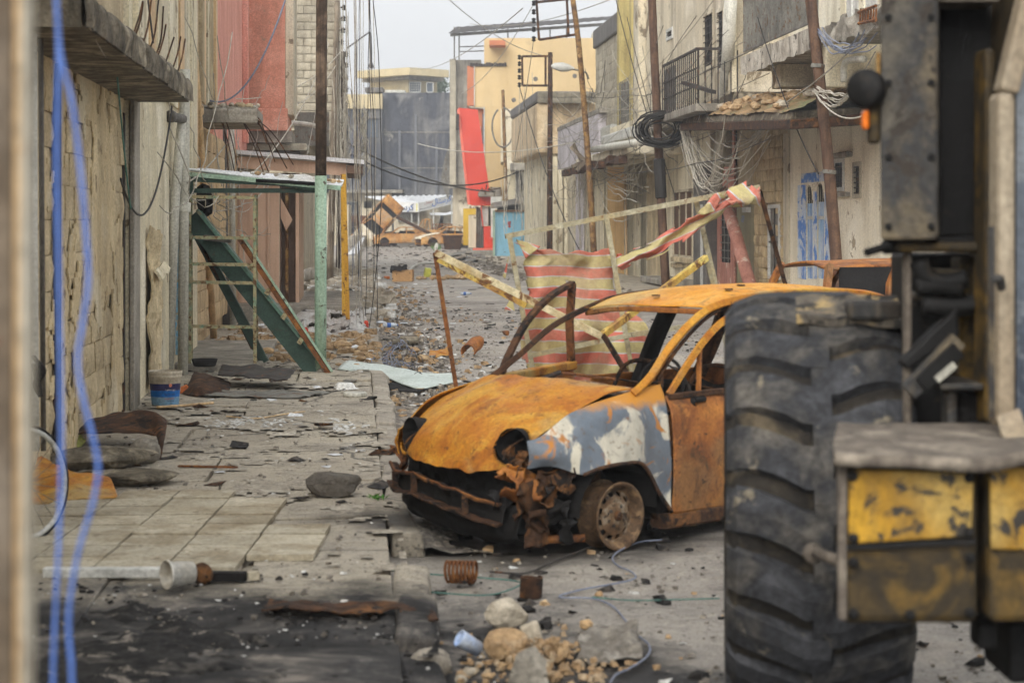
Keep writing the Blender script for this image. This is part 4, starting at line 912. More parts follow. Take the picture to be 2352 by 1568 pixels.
# slanted red sign and red shop front
Dr = 103.0
rs = thing('red_shop_front', at(1105, 578, Dr), 'bright red leaning sign panel over the red shop front', 'shop front')
MB().prism([at(1078, 470, Dr), at(1129, 470, Dr), at(1097, 252, Dr+.3), at(1053, 248, Dr+.3)], V((0, .5, 0))).build('sign_panel', m_red, rs)
MB().prism([at(1074, 470, Dr-.05), at(1079.5, 470, Dr-.05), at(1055, 249, Dr+.25), at(1050, 252, Dr+.25)], V((0, .6, 0))).build('sign_side', m_redl, rs)
pbx('sign_box', 1048, 1054, 262, 298, Dr-.1, .6, m_iron, rs)
pbx('lintel', 1098, 1136, 440, 452, Dr-.8, 1.0, m_concrete, rs, bevel=.05)
pbx('red_upper_panel', 1082, 1135, 452, 472, Dr-.2, .4, m_red, rs)
pbx('yellow_column', 1064, 1081, 479, 563, Dr-.3, .5, mat('mustard_column', (206, 172, 60), (186, 152, 50), sc=1), rs); pbx('yellow_capital', 1076, 1093, 479, 493, Dr-.4, .5, MATS['mustard_column'], rs)
pbx('cream_column', 1076, 1093, 493.4, 569, Dr-.35, .5, m_beige, rs)
for k in range(4): pbx('door_slat', 1094+k*4.6, 1098.2+k*4.6, 476, 571, Dr+.2+.05*(k % 2), .1, m_dpipe, rs)
rp_ = pbx('red_door_panel', 1111, 1134, 520, 572, Dr-.1, .15, m_red, rs)
text_mb('3', at(1124, 549, Dr-.13), (1, 0, 0), UP, .45).build('lettering', m_redl, rp_)
pbx('white_door', 1106, 1121, 474, 519, Dr+.1, .12, m_wframe, rs); pbx('dark_opening', 1121.5, 1127, 474, 519, Dr+.2, .12, m_black, rs)
pbx('white_post', 1127.5, 1137, 456, 545, Dr-.6, .15, m_wframe, rs)
MB().prism([at(1108, 520, Dr-.15), at(1110.5, 520, Dr-.15), at(1106, 474, Dr-.15), at(1103.5, 474, Dr-.15)], V((0, .12, 0))).build('red_stripe', m_red, rs)
pbx('step', 1084, 1136, 575, 591, Dr-3.5, 3.4, m_concrete, rs, bevel=.05); pbx('step_top', 1086, 1136, 571, 575, Dr-2.6, 2.5, m_redl, rs)
for k in range(8): MB().bar(at(1100+k*4, 436, Dr-.6), at(1096+k*7+random.uniform(-6, 6), 440+random.uniform(-18, 20), Dr-1), .05, .05).build('bent_rebar', m_drust, rs)
# blue gate
Dg = 97.0
bg = thing('blue_gate', at(1180, 592, Dg), 'light blue sheet metal gate under a collapsed tin roof', 'gate')
pbx('gate_leaf', 1137, 1178, 487, 590, Dg, .12, m_blue, bg); pbx('gate_leaf', 1179, 1234, 485, 588, Dg+.02, .12, m_blue, bg)
pbx('gate_frame', 1132, 1136.6, 484, 591, Dg-.1, .3, m_green, bg)
pbx('gate_rail', 1137, 1234, 483, 486.5, Dg-.1, .3, m_rust, bg)
for k in range(12):
    a = at(1132+k*7, 478-k*1.2, Dg-.4); MB().bar(a, at(1136+k*7.2, 466-k*1.3, Dg+2), .30, .03).build('tin_sheet', random.choice((m_giron, m_dpipe, m_wood)), bg)
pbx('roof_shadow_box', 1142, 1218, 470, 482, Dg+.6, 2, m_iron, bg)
gr_ = MB()
for k in range(6): gr_.tube([at(1168+random.uniform(-3, 5), 508+random.uniform(0, 16), Dg-.03) for _ in range(4)], .025, 4)
gr_.build('graffiti', mat('red_spray', (196, 96, 92), sc=2, bump=0), bg)
pbx('white_fence_sheet', 1127, 1152, 452, 480, Dg+4, .1, m_wframe, bg)
# ---- low wall pieces across the far left
o = pb(MB(), 800, 838, 541, 567, 140, 1.2).build('concrete_barrier', m_concrete, label='grey concrete barrier block below the upended car', cat='barrier', bevel=.08)
o = pb(MB(), 700, 800, 470, 566, 150, 3).build('far_wall', m_beige, label='beige wall behind the hanging wires at the far left', cat='wall')
# ================================================================== RIGHT SIDE OF THE STREET
RR = 8.52; RU = 7.6
def rbox(name, x0, x1, y0, y1, r, dr, m, parent, bevel=0.0, ref=None):      # box on a wall parallel to the street
    ta, tb = sorted((tx(x0, r), tx(x1, r))); tm = (ta+tb)/2 if ref is None else tx(ref, r)
    return MB().sbox(ta, tb, r, r+dr, zy(y1, tm, r), zy(y0, tm, r)).build(name, m, parent, bevel=bevel)
def rwin(parent, x0, x1, y0, y1, r, fm, nb=4, rows=3, name='window', glass=m_glass, gm=None):
    ta, tb, za, zb = hole(x0, x1, y0, y1, r); w = .07; mb = MB()
    mb.sbox(ta, ta+w, r-.03, r+.04, za, zb).sbox(tb-w, tb, r-.03, r+.04, za, zb).sbox(ta+w, tb-w, r-.03, r+.04, zb-w, zb).sbox(ta+w, tb-w, r-.03, r+.04, za, za+w)
    o = mb.build(name, fm, parent); g = MB()
    for i in range(1, nb): t = ta+(tb-ta)*i/nb; g.sbox(t-.012, t+.012, r-.012, r+.012, za+w, zb-w)
    for i in range(1, rows): z = za+(zb-za)*i/rows; g.sbox(ta+w, tb-w, r-.02, r-.0125, z-.012, z+.012)
    if rows == 1:
        for i in range(1, nb): t = ta+(tb-ta)*i/nb; MB().sbox(t-.03, t+.03, r-.02, r+.015, za+w, zb-w).build('mullion', gm or m_iron, o)
    else: g.build('grille', gm or m_iron, o)
    MB().sbox(ta+.01, tb-.01, r+.018, r+.03, za+.01, zb-.01).build('pane', glass, o); return o
# ---- R1 cream house with blue splashed arched openings
ta, tb = 27.0, tx(1815, RR)
h1 = thing('cream_house', S(34, RR), 'cream plastered house with blue painted arched doors behind the leaning pole', 'house')
hl = [hole(1851, 1867, 425, 640, RR), hole(1876, 1893, 420, 640, RR), hole(1913, 1940, 365, 440, RR), hole(1961, 1979, 372, 455, RR)]
MB().shell(ta, tb, RR, RR+7, 0, 6.6, 'R', hl, dep=.35).build('wall', m_cream2, h1)
for x0, x1, y0 in ((1851, 1867, 425), (1876, 1893, 420)):
    t0, t1, z0, z1 = hole(x0, x1, y0, 640, RR); tm = (t0+t1)/2; rr = (t1-t0)/2
    arch = MB(); pts = [S(tm+rr*math.cos(a), RR-.01, z1-rr+rr*math.sin(a)) for a in [math.pi*i/10 for i in range(11)]]
    arch.prism([S(t1, RR-.01, z1+.02)]+pts[:6]+[S(tm, RR-.01, z1+.02)], N*.2); arch.prism([S(tm, RR-.01, z1+.02)]+pts[5:]+[S(t0, RR-.01, z1+.02)], N*.2)
    arch.build('arch_head', m_cream2, h1)
    dd = MB().sbox(t0+.03, t1-.03, RR+.025, RR+.06, 0, z1-rr*1.2).build('door', mat('pale_blue_door', (150, 184, 214), (204, 212, 216), sc=2, streak=(72, 116, 190), sk=.8, ssc=(6, 6, .5)), h1)
    for z in (.9, 1.8): MB().sbox(t0+.05, t1-.05, RR+.008, RR+.024, z, z+.06).build('rail', m_wframe, dd)
    g = MB()
    for i in range(1, 4): t = t0+(t1-t0)*i/4; g.sbox(t-.012, t+.012, RR+.01, RR+.03, z1-rr*1.2, z1)
    g.build('grille', m_iron, dd)
for x0, x1, y0, y1 in ((1832, 1850, 425, 640), (1868, 1875, 440, 640), (1894, 1912, 440, 640), (1840, 1905, 396, 418)):
    rbox('blue_paint_splash', x0, x1, y0, y1, RR-.012, .01, m_bluepaint, h1)
rwin(h1, 1913, 1940, 365, 440, RR, m_wframe, 3, 4); rwin(h1, 1961, 1979, 372, 455, RR, m_greystone, 2, 7, glass=m_black)
rbox('window_hood', 1910, 1943, 350, 363, RR-.12, .12, m_concrete, h1, .02); rbox('window_sill', 1912, 1942, 442, 452, RR-.08, .08, m_concrete, h1)
for k in range(9): rbox('corrugated_rib', 1930+k*14, 1941+k*14, -80, 52, RU-.02-.03*(k % 2), .06, m_wframe if k % 3 else m_cream, h1)
# ---- balcony of the cream house
RB = 7.25
t0, t1 = tx(1868, RB), tx(1700, RB); zb = zy(176, t1, RB)
bc = MB().patch([[S(t0+(t1-t0)*i/6, RB, zb-.0) for i in range(7)], [S(t0+(t1-t0)*i/6, RB, zb+.36) for i in range(7)]], 8, 60, lambda p, u, v: p+UP*(.045*nz(p, 2.4)+.035*nz(p, 7))*(1-u)+N*.02*nz(p, 5))
bc.sbox(t0, t1, RB+.04, RR-.01, zb+.10, zb+.34)
bal = bc.build('balcony_slab', mat('flaking_white_slab', (206, 200, 186), (170, 162, 148), sc=2.2, bump=.5, streak=(92, 84, 72), sk=.7, ssc=(4, 4, .6), spots=(84, 78, 70), spsc=4, spt=.64), h1)
MB().sbox(t1-1.9, t1-1.2, RB+.35, RR-.02, zb-.32, zb+.095).build('balcony_beam', m_cream, h1, bevel=.02)
MB().sbox(t0+.02, t0+.3, RB+.2, RR-.02, zb-.6, zb+.095).build('balcony_beam', m_cream, h1, bevel=.02)
rl_ = MB().sbox(t0, t1, RB+.05, RB+.09, zb+1.42, zb+1.47).build('balcony_rail', m_giron, h1)
MB().sbox(t0, t1, RB+.05, RB+.09, zb+.45, zb+.49).build('bottom_rail', m_giron, rl_)
n = 64
for i in range(n+1):
    t = t0+(t1-t0)*i/n; MB().sbox(t-.014, t+.014, RB+.06, RB+.08, zb+.49, zb+1.42).build('baluster', m_giron, rl_)
MB().sbox(t0+2.4, t0+4.5, RB+.1, RB+.12, zb+.5, zb+1.4).build('dark_screen', mat('dark_screen', (78, 80, 84), (60, 62, 66), sc=2, streak=(110, 108, 104), sk=.4), rl_)
# nearer broken balcony and the pipe below it
t2 = tx(2012, RB+.1)
nb_ = MB().patch([[S(t2+(t0-.35-t2)*i/5, RB+.1, 4.50) for i in range(6)], [S(t2+(t0-.35-t2)*i/5, RB+.1, 4.86) for i in range(6)]], 10, 60, lambda p, u, v: p+UP*.10*nz(p, 3)+N*.10*nz(p, 4, 2))
nb_.sbox(t2, t0-.35, RB+.2, RR, 4.55, 4.8)
nb_.build('broken_balcony', m_concrete, h1)
MB().sbox(t2, t0-.4, RR-.25, RR-.005, 3.9, 4.5).build('under_balcony_wall', m_cream2, h1)
MB().tube(spline([W(1985, 136, RB+.4), W(1960, 138, RB+.4), W(1944, 142, RB+.4), W(1938, 158, RB+.4), W(1938, 188, RB+.4)], 14), .055, 10).build('vent_pipe', m_gpipe, h1, smooth=True)
fr = MB()
for x in range(1975, 2012, 6): fr.tube([W(x, 52, RB), W(x+2, 20, RB)], .014, 5)
fr.tube([W(1972, 30, RB), W(2012, 14, RB)], .025, 5).tube([W(1972, 55, RB), W(2012, 46, RB)], .025, 5).build('rusty_railing', m_rust, h1)
# ---- R2 stone house
t0, t1 = tx(1815, RR), tx(1690, RR)
h2 = thing('coursed_stone_house', S(41, RR), 'house of coursed pale stone with an olive door, under the rubble canopy', 'house')
nic = hole(1768, 1790, 475, 640, RR)
MB().shell(t0+.02, t1, RR+.03, RR+7, 0, 6.2, 'R', [nic], dep=.2).build('wall', m_mortar, h2)
ts = tx(1737, RR)
bm_cr = block_meshes(mat('coursed_stone', (204, 184, 144), (178, 158, 122), sc=2, bump=.5, bsc=16, bd=.03, rand=.14, streak=(118, 100, 76), sk=.5), .10, 5, .02)
brick_field(h2, bm_cr, RR+.01, t0+.55, ts, 0.12, 3.55, .58, .225, keep=lambda t, z: not (nic[0]-.1 < t < nic[1]+.1 and z < nic[3]+.1), out=-1)
MB().sbox(t0+.02, t0+.5, RR-.03, RR+.03, 0, 6).build('corner_pier', m_beige, h2)
w2 = rwin(h2, 1766, 1792, 470, 641, RR-.06, m_wframe, 2, 2, glass=m_giron)
od = rbox('olive_door', 1692, 1735, 425, 660, RR-.02, .06, m_olive, h2)
for y in (470, 530, 590): rbox('door_rail', 1694, 1733, y, y+4, RR-.04, .02, m_olive, od)
rbox('meter_box', 1704, 1714, 476, 488, RR-.12, .12, m_wframe, h2)
p = W(1702, 512, RR-.03); text_mb('V09', p, -U, UP, .16).build('graffiti', m_bluep, od)
MB().sbox(t0+.1, tx(1731, RR), RR-.04, RR+.02, 3.5, 4.1).build('upper_band', m_stone, h2)
# ---- rubble loaded canopy
t0, t1 = tx(1815, 6.95), tx(1562, 6.95)
za, zb_ = zy(298, t0, 6.95), zy(301, t1, 6.95)
h3 = thing('rubble_canopy', S((t0+t1)/2, 7.7, za), 'sagging concrete canopy loaded with earth and rubble, right side', 'canopy')
MB().hexa([S(t0, 6.95, za), S(t0, RR, za+.1), S(t1, RR, zb_+.1), S(t1, 6.95, zb_), S(t0, 6.95, za+.16), S(t0, RR, za+.3), S(t1, RR, zb_+.3), S(t1, 6.95, zb_+.16)]).build('slab', m_drust, h3, bevel=.02)
MB().hexa([S(t0+.3, 6.99, za+.165), S(t0+.3, RR, za+.2), S(t1, RR, zb_+.2), S(t1, 6.99, zb_+.165), S(t0+.3, 7.05, za+.32), S(t0+.3, RR, za+.4), S(t1, RR, zb_+.4), S(t1, 7.05, zb_+.32)]).build('slab_edge', m_mossconc, h3, bevel=.03)
MB().patch([[S(t0+(t1-t0)*i/8, 7.0, za+(zb_-za)*i/8+.30) for i in range(9)], [S(t0+(t1-t0)*i/8, 7.6, za+(zb_-za)*i/8+.52) for i in range(9)], [S(t0+(t1-t0)*i/8, RR, za+(zb_-za)*i/8+.66) for i in range(9)]], 30, 110,
    lambda p, u, v: p+UP*(.16*nz(p, .8)+.09*nz(p, 2.7)+.06*nz(p, 7))*(.3+u)+N*.08*nz(p, 4)).build('earth_heap', mat('earth_and_grass', (170, 140, 104), (138, 116, 84), (128, 128, 92), sc=1.6, bump=.8, bsc=10, bd=.05), h3)
for k in range(90):
    u = random.random(); rr_ = random.uniform(7.05, 8.0); p = S(t0+(t1-t0)*u, rr_, za+(zb_-za)*u+.40+(rr_-7.05)*.35); s_ = random.uniform(.04, .15)
    MB().rock(p, s_*1.5, s_, s_*.7, k, 1).build('stone', random.choice((m_rubble, m_rubblew, m_rubble)), h3)
# ---- R3 salmon entrance
t0, t1 = tx(1690, RR), tx(1632, RR)
h5 = thing('salmon_entrance', S((t0+t1)/2, RR), 'salmon red painted entrance with a barred window and dark opening', 'house front')
hh = [hole(1655, 1682, 470, 610, RR)]
MB().shell(t0+.02, t1-.02, RR-.02, RR+7, 0, zy(385, (t0+t1)/2, RR), 'R', hh).build('wall', m_salmon, h5)
rwin(h5, 1655, 1682, 470, 610, RR, m_salmon, 3, 8, gm=m_giron, glass=m_black)
MB().shell(t0+.02, t1-.02, RR+.6, RR+7, zy(385, (t0+t1)/2, RR), 4.6, 'R').build('black_opening', m_black, h5)  # set-back upper wall in plain black
MB().tube([W(1726, 665, RR-.45), W(1690, 540, RR-.45), W(1660, 440, RR-.45)], .14, 10).build('leaning_column', m_salmon, h5, smooth=True)
MB().sbox(t0-.1, t0+.12, RR-.06, RR-.025, 0, 4.2).build('side_jamb', m_salmon, h5)
MB().tube([W(1640, 480, 7.9), W(1658, 300, 7.9), W(1672, 130, RU-.2), W(1680, -40, RU-.2)], .13, 12).build('drain_pipe', m_gpipe, h5, smooth=True)
# ---- R4 cream ground floor with brown barred window
t0, t1 = tx(1632, RR), tx(1400, RR)
h4 = thing('barred_window_house', S(52, RR), 'cream ground floor with brown barred window below the big upper storey', 'house')
hh = [hole(1546, 1592, 435, 592, RR), hole(1455, 1471, 468, 640, RR), hole(1438, 1455, 398, 440, RR)]
MB().shell(t0+.02, t1, RR, RR+7, 0, 4.3, 'R', hh).build('wall', m_cream, h4)
w_ = rwin(h4, 1546, 1592, 435, 592, RR, m_beige, 3, 1, gm=m_beige, glass=m_brownwin)
rwin(h4, 1438, 1455, 398, 440, RR, m_beige, 4, 2)
rbox('door', 1456, 1470, 470, 640, RR+.02, .05, m_brownwin, h4)
rbox('window_sill', 1540, 1598, 592, 604, RR-.15, .15, m_stone, h4, .02)
for k in range(4): rbox('sill_stone', 1540+k*14, 1552+k*14, 604.5, 614, RR-.09+.02*random.random(), .09, m_stone, h4, .01)
rbox('grey_column', 1592, 1620, 385, 660, RR-.30, .30, m_dpipe, h4, .03); rbox('column_cap', 1588, 1624, 372, 384.5, RR-.40, .40, m_concrete, h4, .03)
rbox('white_pilaster', 1608, 1612, 470, 660, RR-.33, .03, m_wframe, h4)
rbox('stone_strip', 1486, 1515, 345, 660, RR-.06, .06, m_stone, h4, .02); rbox('stone_strip', 1488, 1508, 320, 360, RR-.09, .03, m_greystone, h4, .02)
rbox('orange_strip', 1395, 1432, 380, 640, RR-.02, .02, mat('ochre_plaster', (224, 184, 120), (208, 168, 108), sc=.6, streak=(170, 140, 100), sk=.4), h4)
rbox('door_step', 1470, 1530, 638, 652, RR-.8, .8, m_concrete, h4, .03)
MB().tube([W(1440, 655, RR-.06), W(1436, 400, RR-.06)], .035, 8).build('thin_pipe', m_tpipe, h4)
# ---- R5 big upper storey
t0, t1 = tx(1692, RU), tx(1472, RU)
h6 = thing('overhanging_storey', S(46, RU, 4.3), 'large cream upper storey overhanging the right pavement with small balcony', 'house')
hh = [hole(1616, 1640, 28, 160, RU), hole(1648, 1664, 20, 165, RU), hole(1532, 1546, 66, 92, RU)]
MB().shell(t0, t1, RU, RU+7, 4.35, 8.6, 'R', hh).build('wall', m_beige, h6)
rwin(h6, 1616, 1640, 28, 160, RU, m_beige, 3, 8, glass=m_black); rwin(h6, 1648, 1664, 20, 165, RU, m_beige, 3, 10, glass=m_black); rwin(h6, 1532, 1546, 66, 92, RU, m_wframe, 3, 2, glass=m_black)
MB().sbox(t0, t0+.4, RU-.1, RU-.003, 4.35, 8.5).build('pilaster', m_cream, h6); MB().sbox(t1-.9, t1, RU-.2, RU-.003, 4.35, 8.5).build('pilaster', m_beige, h6)
MB().sbox(t0-.0, t1+.0, RU-.05, RR-.02, 4.05, 4.345).build('floor_slab', m_mossconc, h6, bevel=.03)
ch = MB()
for i in range(8): t = t0+(t1-t0)*random.random(); ch.sbox(t, t+.5, RU-.03, RU-.002, 4.4+random.random()*4, 4.5+random.random()*4.4)
# small balcony
RK = 6.75; t0, t1 = tx(1598, RK), tx(1518, RK); zk = zy(282, t1, RK)
MB().sbox(t0, t1, RK, RU-.06, zk, zk+.16).build('balcony_slab', m_concrete, h6, bevel=.02)
rb_ = MB().sbox(t0, t1, RK+.02, RK+.06, zk+1.22, zk+1.27).build('balcony_rail', m_iron, h6)
for i in range(19): t = t0+(t1-t0)*i/18; MB().tube([S(t, RK+.04, zk+.16), S(t, RK+.04, zk+1.22)], .014, 5).build('baluster', m_iron, rb_)
for i in range(7): r = RK+.06+i*.13; MB().tube([S(t0, r, zk+.16), S(t0, r, zk+1.22)], .014, 5).build('baluster', m_iron, rb_)
MB().sbox(t0, t0+.04, RK, RU-.06, zk+1.22, zk+1.27).build('end_rail', m_iron, rb_)
for z in (.5, .85): MB().sbox(t0+.02, t1-.02, RK+.03, RK+.05, zk+z, zk+z+.03).build('cross_rail', m_iron, rb_)
MB().sbox(t1-1.6, t1-.05, RK+.065, RK+.08, zk+.2, zk+1.15).build('sheet_infill', m_giron, rb_)
MB().bar(W(1568, 190, RK-.1), W(1640, 212, RK+.2), .09, .07).build('fallen_beam', m_iron, h6)
# ---- yellow columned balcony block
t0, t1 = tx(1472, RU), tx(1412, RU)
h7 = thing('olive_column_block', S(56, RU, 4.5), 'olive yellow columned balcony block between the cream storey and yellow house', 'house')
MB().sbox(t0+.02, t1+1.0, RU-.02, RU+6, 4.1, 4.55).build('floor_slab', m_cream, h7, bevel=.03)
MB().sbox(t0+.02, t1, RU+.9, RU+6, 4.56, 8.9).build('back_wall', m_ycol, h7)
for x in (1468, 1442, 1414): t = tx(x, RU); MB().sbox(t-.35, t+.1, RU+.05, RU+.5, 4.56, 8.9).build('column', m_ycol, h7, bevel=.02)
MB().sbox(t0+.3, t1-.2, RU+.1, RU+.16, 4.56, 5.75).build('parapet_panel', m_giron, h7)
for i in range(14): t = t0+.4+i*(t1-t0-.6)/13; MB().tube([S(t, RU+.06, 4.56), S(t, RU+.06, 5.8)], .018, 5).build('baluster', m_giron, h7)
MB().sbox(t0+.05, t1+.8, RU-.3, RU-.03, 4.0, 4.3).build('slab_lip', m_wframe, h7, bevel=.05)
# ---- white overhanging room and the walls below
t0, t1 = tx(1375, RU), tx(1281, RU)
h8 = thing('white_room', S(68, RU, 3.7), 'white lavender room overhanging the street beyond the olive columns', 'house')
MB().shell(t0, t1, RU, RU+4, 3.72, 5.15, 'R').build('wall', m_lav, h8)
MB().sbox(t0-.3, t1, RU-.02, RU+4.2, 5.155, 5.3).build('roof_edge', m_concrete, h8)
MB().shell(t0-4, t1+5, RR, RR+5, 0, 3.9, 'R').build('lower_wall', m_white, h8)
for x, m_ in ((1290, m_white), (1310, m_beige), (1330, m_lav), (1352, m_white), (1376, m_cream)): rbox('wall_strip', x-8, x+9, 392, 610, RR-.05-.04*random.random(), .05, m_, h8)
# block wall with the meter cabinet
t0, t1 = tx(1432, RU+.3), tx(1372, RU+.3)
h9 = thing('grey_block_annex', S(62, RU+.3, 3.9), 'grey block annex with a pale electric cabinet next to the white room', 'house')
MB().shell(t0, t1, RU+.3, RU+5, 3.9, 7.9, 'R').build('wall', m_mortar, h9)
brick_field(h9, bm_grey, RU+.29, t0+.1, t1, 4.2, 7.4, .55, .27, out=-1)
MB().sbox(t0, t1, RU+.15, RU+.9, 7.4, 8.0).build('parapet', m_dpipe, h9, bevel=.05)
cb = rbox('electric_cabinet', 1379, 1405, 290, 325, RU+.05, .2, m_wframe, h9, .01); rbox('cabinet_door', 1383, 1402, 294, 322, RU+.02, .03, m_gpipe, cb)
# broken beam canopy
t0, t1 = tx(1440, 7.0), tx(1322, 7.0); z0 = zy(372, t0, 7.0)
h10 = thing('broken_beam_canopy', S(60, 7.0, z0), 'broken timber and concrete canopy hung with wires, right side', 'canopy')
MB().sbox(t0, t1, 7.0, RR, z0+.2, z0+.45).build('slab', m_beige, h10, bevel=.05)
for k in range(7): MB().bar(S(t0+k*2.2, 6.9, z0+.05+.1*random.random()), S(t0+k*2.2+2.6, 7.05+.1*random.random(), z0+.05+.1*random.random()), .22, .2).build('timber', m_drust, h10)
for k in range(9): p = S(t1-2-random.random()*1.5, 6.95, z0+.3); MB().bar(p, p+V((random.uniform(-.5, .5), random.uniform(-.5, .5), random.uniform(-.5, .7))), .05, .1).build('splinter', m_wood, h10)
MB().tube([W(1362, 344, 6.9), W(1410, 336, 6.9), W(1450, 330, 6.9), W(1500, 322, 7.2)], .10, 10).build('white_conduit', m_gpipe, h10, smooth=True)
# dirty beige room further on
t0, t1 = 79.0, 92.0; ra = rx(1233, t0)
h11 = thing('stained_beige_room', S(t0, ra, 4.4), 'stained beige room with a stone parapet beside the yellow house', 'house')
MB().sbox(t0, t1, ra, rx(1262, t0), zy(352, t0, ra), zy(236, t0, ra)).build('projecting_bay', mat('stained_ochre', (212, 190, 156), (186, 164, 130), (222, 204, 172), sc=.7, bump=.3, streak=(112, 94, 74), sk=.65, ssc=(1.6, 1.6, .2)), h11, bevel=.1)
MB().shell(t0+.5, t1, rx(1255, t0), RR+6, zy(352, t0, 8), zy(236, t0, 8), 'R').build('wall', MATS['stained_ochre'], h11)
MB().shell(t0+.7, t1, rx(1268, t0), RR+6, 0, zy(352, t0, 8)-.003, 'R').build('lower_wall', m_white, h11)
for k in range(5): pbx('wall_strip', 1270+k*13, 1279+k*13, 356+random.uniform(0, 30), 600, 79.3-.05*(k % 2), .3, random.choice((m_beige, m_white, m_cream, m_lav)), h11)
MB().sbox(t0-.1, t1, ra-.05, rx(1366, t0), zy(235, t0, ra), zy(210, t0, ra)).build('stone_parapet', m_dpipe, h11, bevel=.08)
bmx = block_meshes(mat('parapet_stone', (140, 132, 114), (112, 106, 92), sc=2, rand=.2))
for i in range(9):
    for j in range(2): inst('stone_block', random.choice(bmx), h11, S(t0-.12, ra+.15+i*.27, zy(231, t0, ra)+j*.22), (0, 0, SA-R(90)), (1, .255, .2))
# low white walls, cornice and door in front of the yellow house
rc = rx(1168, 100)
h12 = thing('small_white_house', S(100, rc), 'small white and beige house with cornice behind the looped cable pole', 'house')
pwall(1160, 1262, 355, 590, 100, 7, [(1196, 1203, 395, 480)]).build('wall', m_white, h12)
pwall(1150, 1200, 250, 372, 101, 6).build('upper_wall', m_beige, h12)
pwall(1200, 1240, 262, 384, 100.5, 6).build('upper_wall', m_white, h12)
pbx('cornice', 1172, 1206, 375, 392, 99, 2, m_concrete, h12, .05); pbx('cornice', 1215, 1252, 384, 391, 99.2, 1.5, m_greystone, h12, .05)
for x in (1215, 1231, 1240): pbx('pilaster', x, x+9, 392, 590, 99.5+random.random()*.3, .5, random.choice((m_white, m_beige)), h12, .03)
MB().tube([at(1212, 372, 98.3), at(1214, 500, 98.3)], .07, 8).build('white_pipe', m_wframe, h12); MB().tube([at(1208, 362, 98.3), at(1242, 356, 98.3)], .08, 8).build('white_pipe', m_wframe, h12)
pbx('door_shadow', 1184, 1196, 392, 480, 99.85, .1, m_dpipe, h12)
ac = thing('caged_air_unit', at(1218, 518, 95), 'caged grey air unit on the wall beside the blue gate', 'air unit')
pb(MB(), 1208, 1231, 491, 517, 95, .5).build('unit_body', m_giron, ac, bevel=.03)
cg = MB()
for x in (1207, 1219, 1232): cg.bar(at(x, 488, 94.8), at(x, 520, 94.8), .04, .04)
for y in (488, 520): cg.bar(at(1207, y, 94.8), at(1232, y, 94.8), .04, .04)
cg.build('cage', m_iron, ac); MB().bar(at(1208, 518, 95.1), at(1232, 520, 96.5), .05, .05).build('bracket', m_iron, ac)
# ---- poles on the right
q1 = upole('utility_pole', [at(1531, 690, 44), at(1512, 330, 44), at(1497, -10, 44), at(1494, -80, 44)], .10, .085, m_rpole, 'red brown pole with a black cable coil in front of the small balcony')
MB().lathe([(.085, -.45), (.13, -.42), (.13, .42), (.085, .45)], at(1516, 410, 44), at(1512, 330, 44)-at(1516, 410, 44), 12).build('wire_wrap', m_wire, q1)
q2 = upole('utility_pole', [at(1931, 745, 31), at(1905, 400, 31), at(1862, 0, 31), at(1850, -100, 31)], .095, .085, m_rpole, 'thick rusty pole leaning in front of the cream house')
for y in (152, 395): MB().lathe([(.09, -.03), (.11, -.03), (.11, .03), (.09, .03)], at(1905-(400-y)*.107, y, 31), (.1, 0, 1), 12).build('clamp', m_giron, q2)
q3 = upole('lamp_post', [at(1368, 648, 58), at(1352, 380, 58), at(1331, 120, 58), at(1313, -20, 58)], .095, .075, m_ypole, 'rusty yellow lamp post with a curved arm and white street lamp')
MB().tube(spline([at(1352, 182, 58), at(1346, 168, 58), at(1330, 162, 58), at(1312, 159, 58)], 10), .03, 6).build('lamp_arm', m_giron, q3, smooth=True)
MB().lathe([(.02, -.36), (.09, -.28), (.14, -.06), (.11, .14), (.05, .26), (.03, .32)], at(1294, 155, 58), (1, 0, -.12), 14).build('lamp_head', m_wframe, q3, smooth=True)
br_ = MB()
for a, b in (((1232, 0), (1238, 92)), ((1238, 92), (1330, 79)), ((1302, 0), (1306, 84)), ((1230, 6), (1312, -2))): br_.bar(at(a[0], a[1], 58), at(b[0], b[1], 58), .07, .07)
br_.build('bracket_frame', m_drust, q3)
for y in (8, 28, 48, 68, 90): MB().lathe([(.02, -.08), (.07, -.05), (.04, 0), (.07, .05), (.02, .08)], at(1226, y, 58), UP, 10).build('insulator', m_black, q3, smooth=True)
q4 = upole('utility_pole', [at(1262, 660, 74), at(1263, 400, 74), at(1264, 121, 74)], .12, .085, m_drust, 'dark pole with a square bracket frame in front of the yellow house')
br_ = MB()
for a, b in (((1199, 130), (1270, 129)), ((1199, 130), (1200, 197)), ((1200, 197), (1270, 197)), ((1253, 130), (1253, 197))): br_.bar(at(a[0], a[1], 74), at(b[0], b[1], 74), .08, .08)
br_.build('bracket_frame', m_drust, q4)
for y in (132, 147, 163, 178, 195): MB().lathe([(.02, -.09), (.08, -.05), (.04, 0), (.08, .05), (.02, .09)], at(1193, y, 74), UP, 10).build('insulator', m_black, q4, smooth=True)
q5 = upole('utility_pole', [at(1166, 590, 98.6), at(1161, 400, 98.6), at(1155, 207, 98.6)], .10, .08, m_ypole, 'slim rusty pole carrying a looped cable before the yellow house')
lp = [at(1155+26*math.sin(a)*(1 if a < math.pi else .95), 290-42*math.cos(a)*(1.15 if math.cos(a) < 0 else 1)  , 98.3) for a in [2*math.pi*i/28 for i in range(27)]]
MB().tube(lp, .05, 6).build('cable_loop', m_giron, q5, smooth=True)
q6 = upole('pole_stub', [at(1398, 235, 75), at(1397, 180, 75)], .09, .08, m_drust, 'short dark pole stub above the grey block annex')
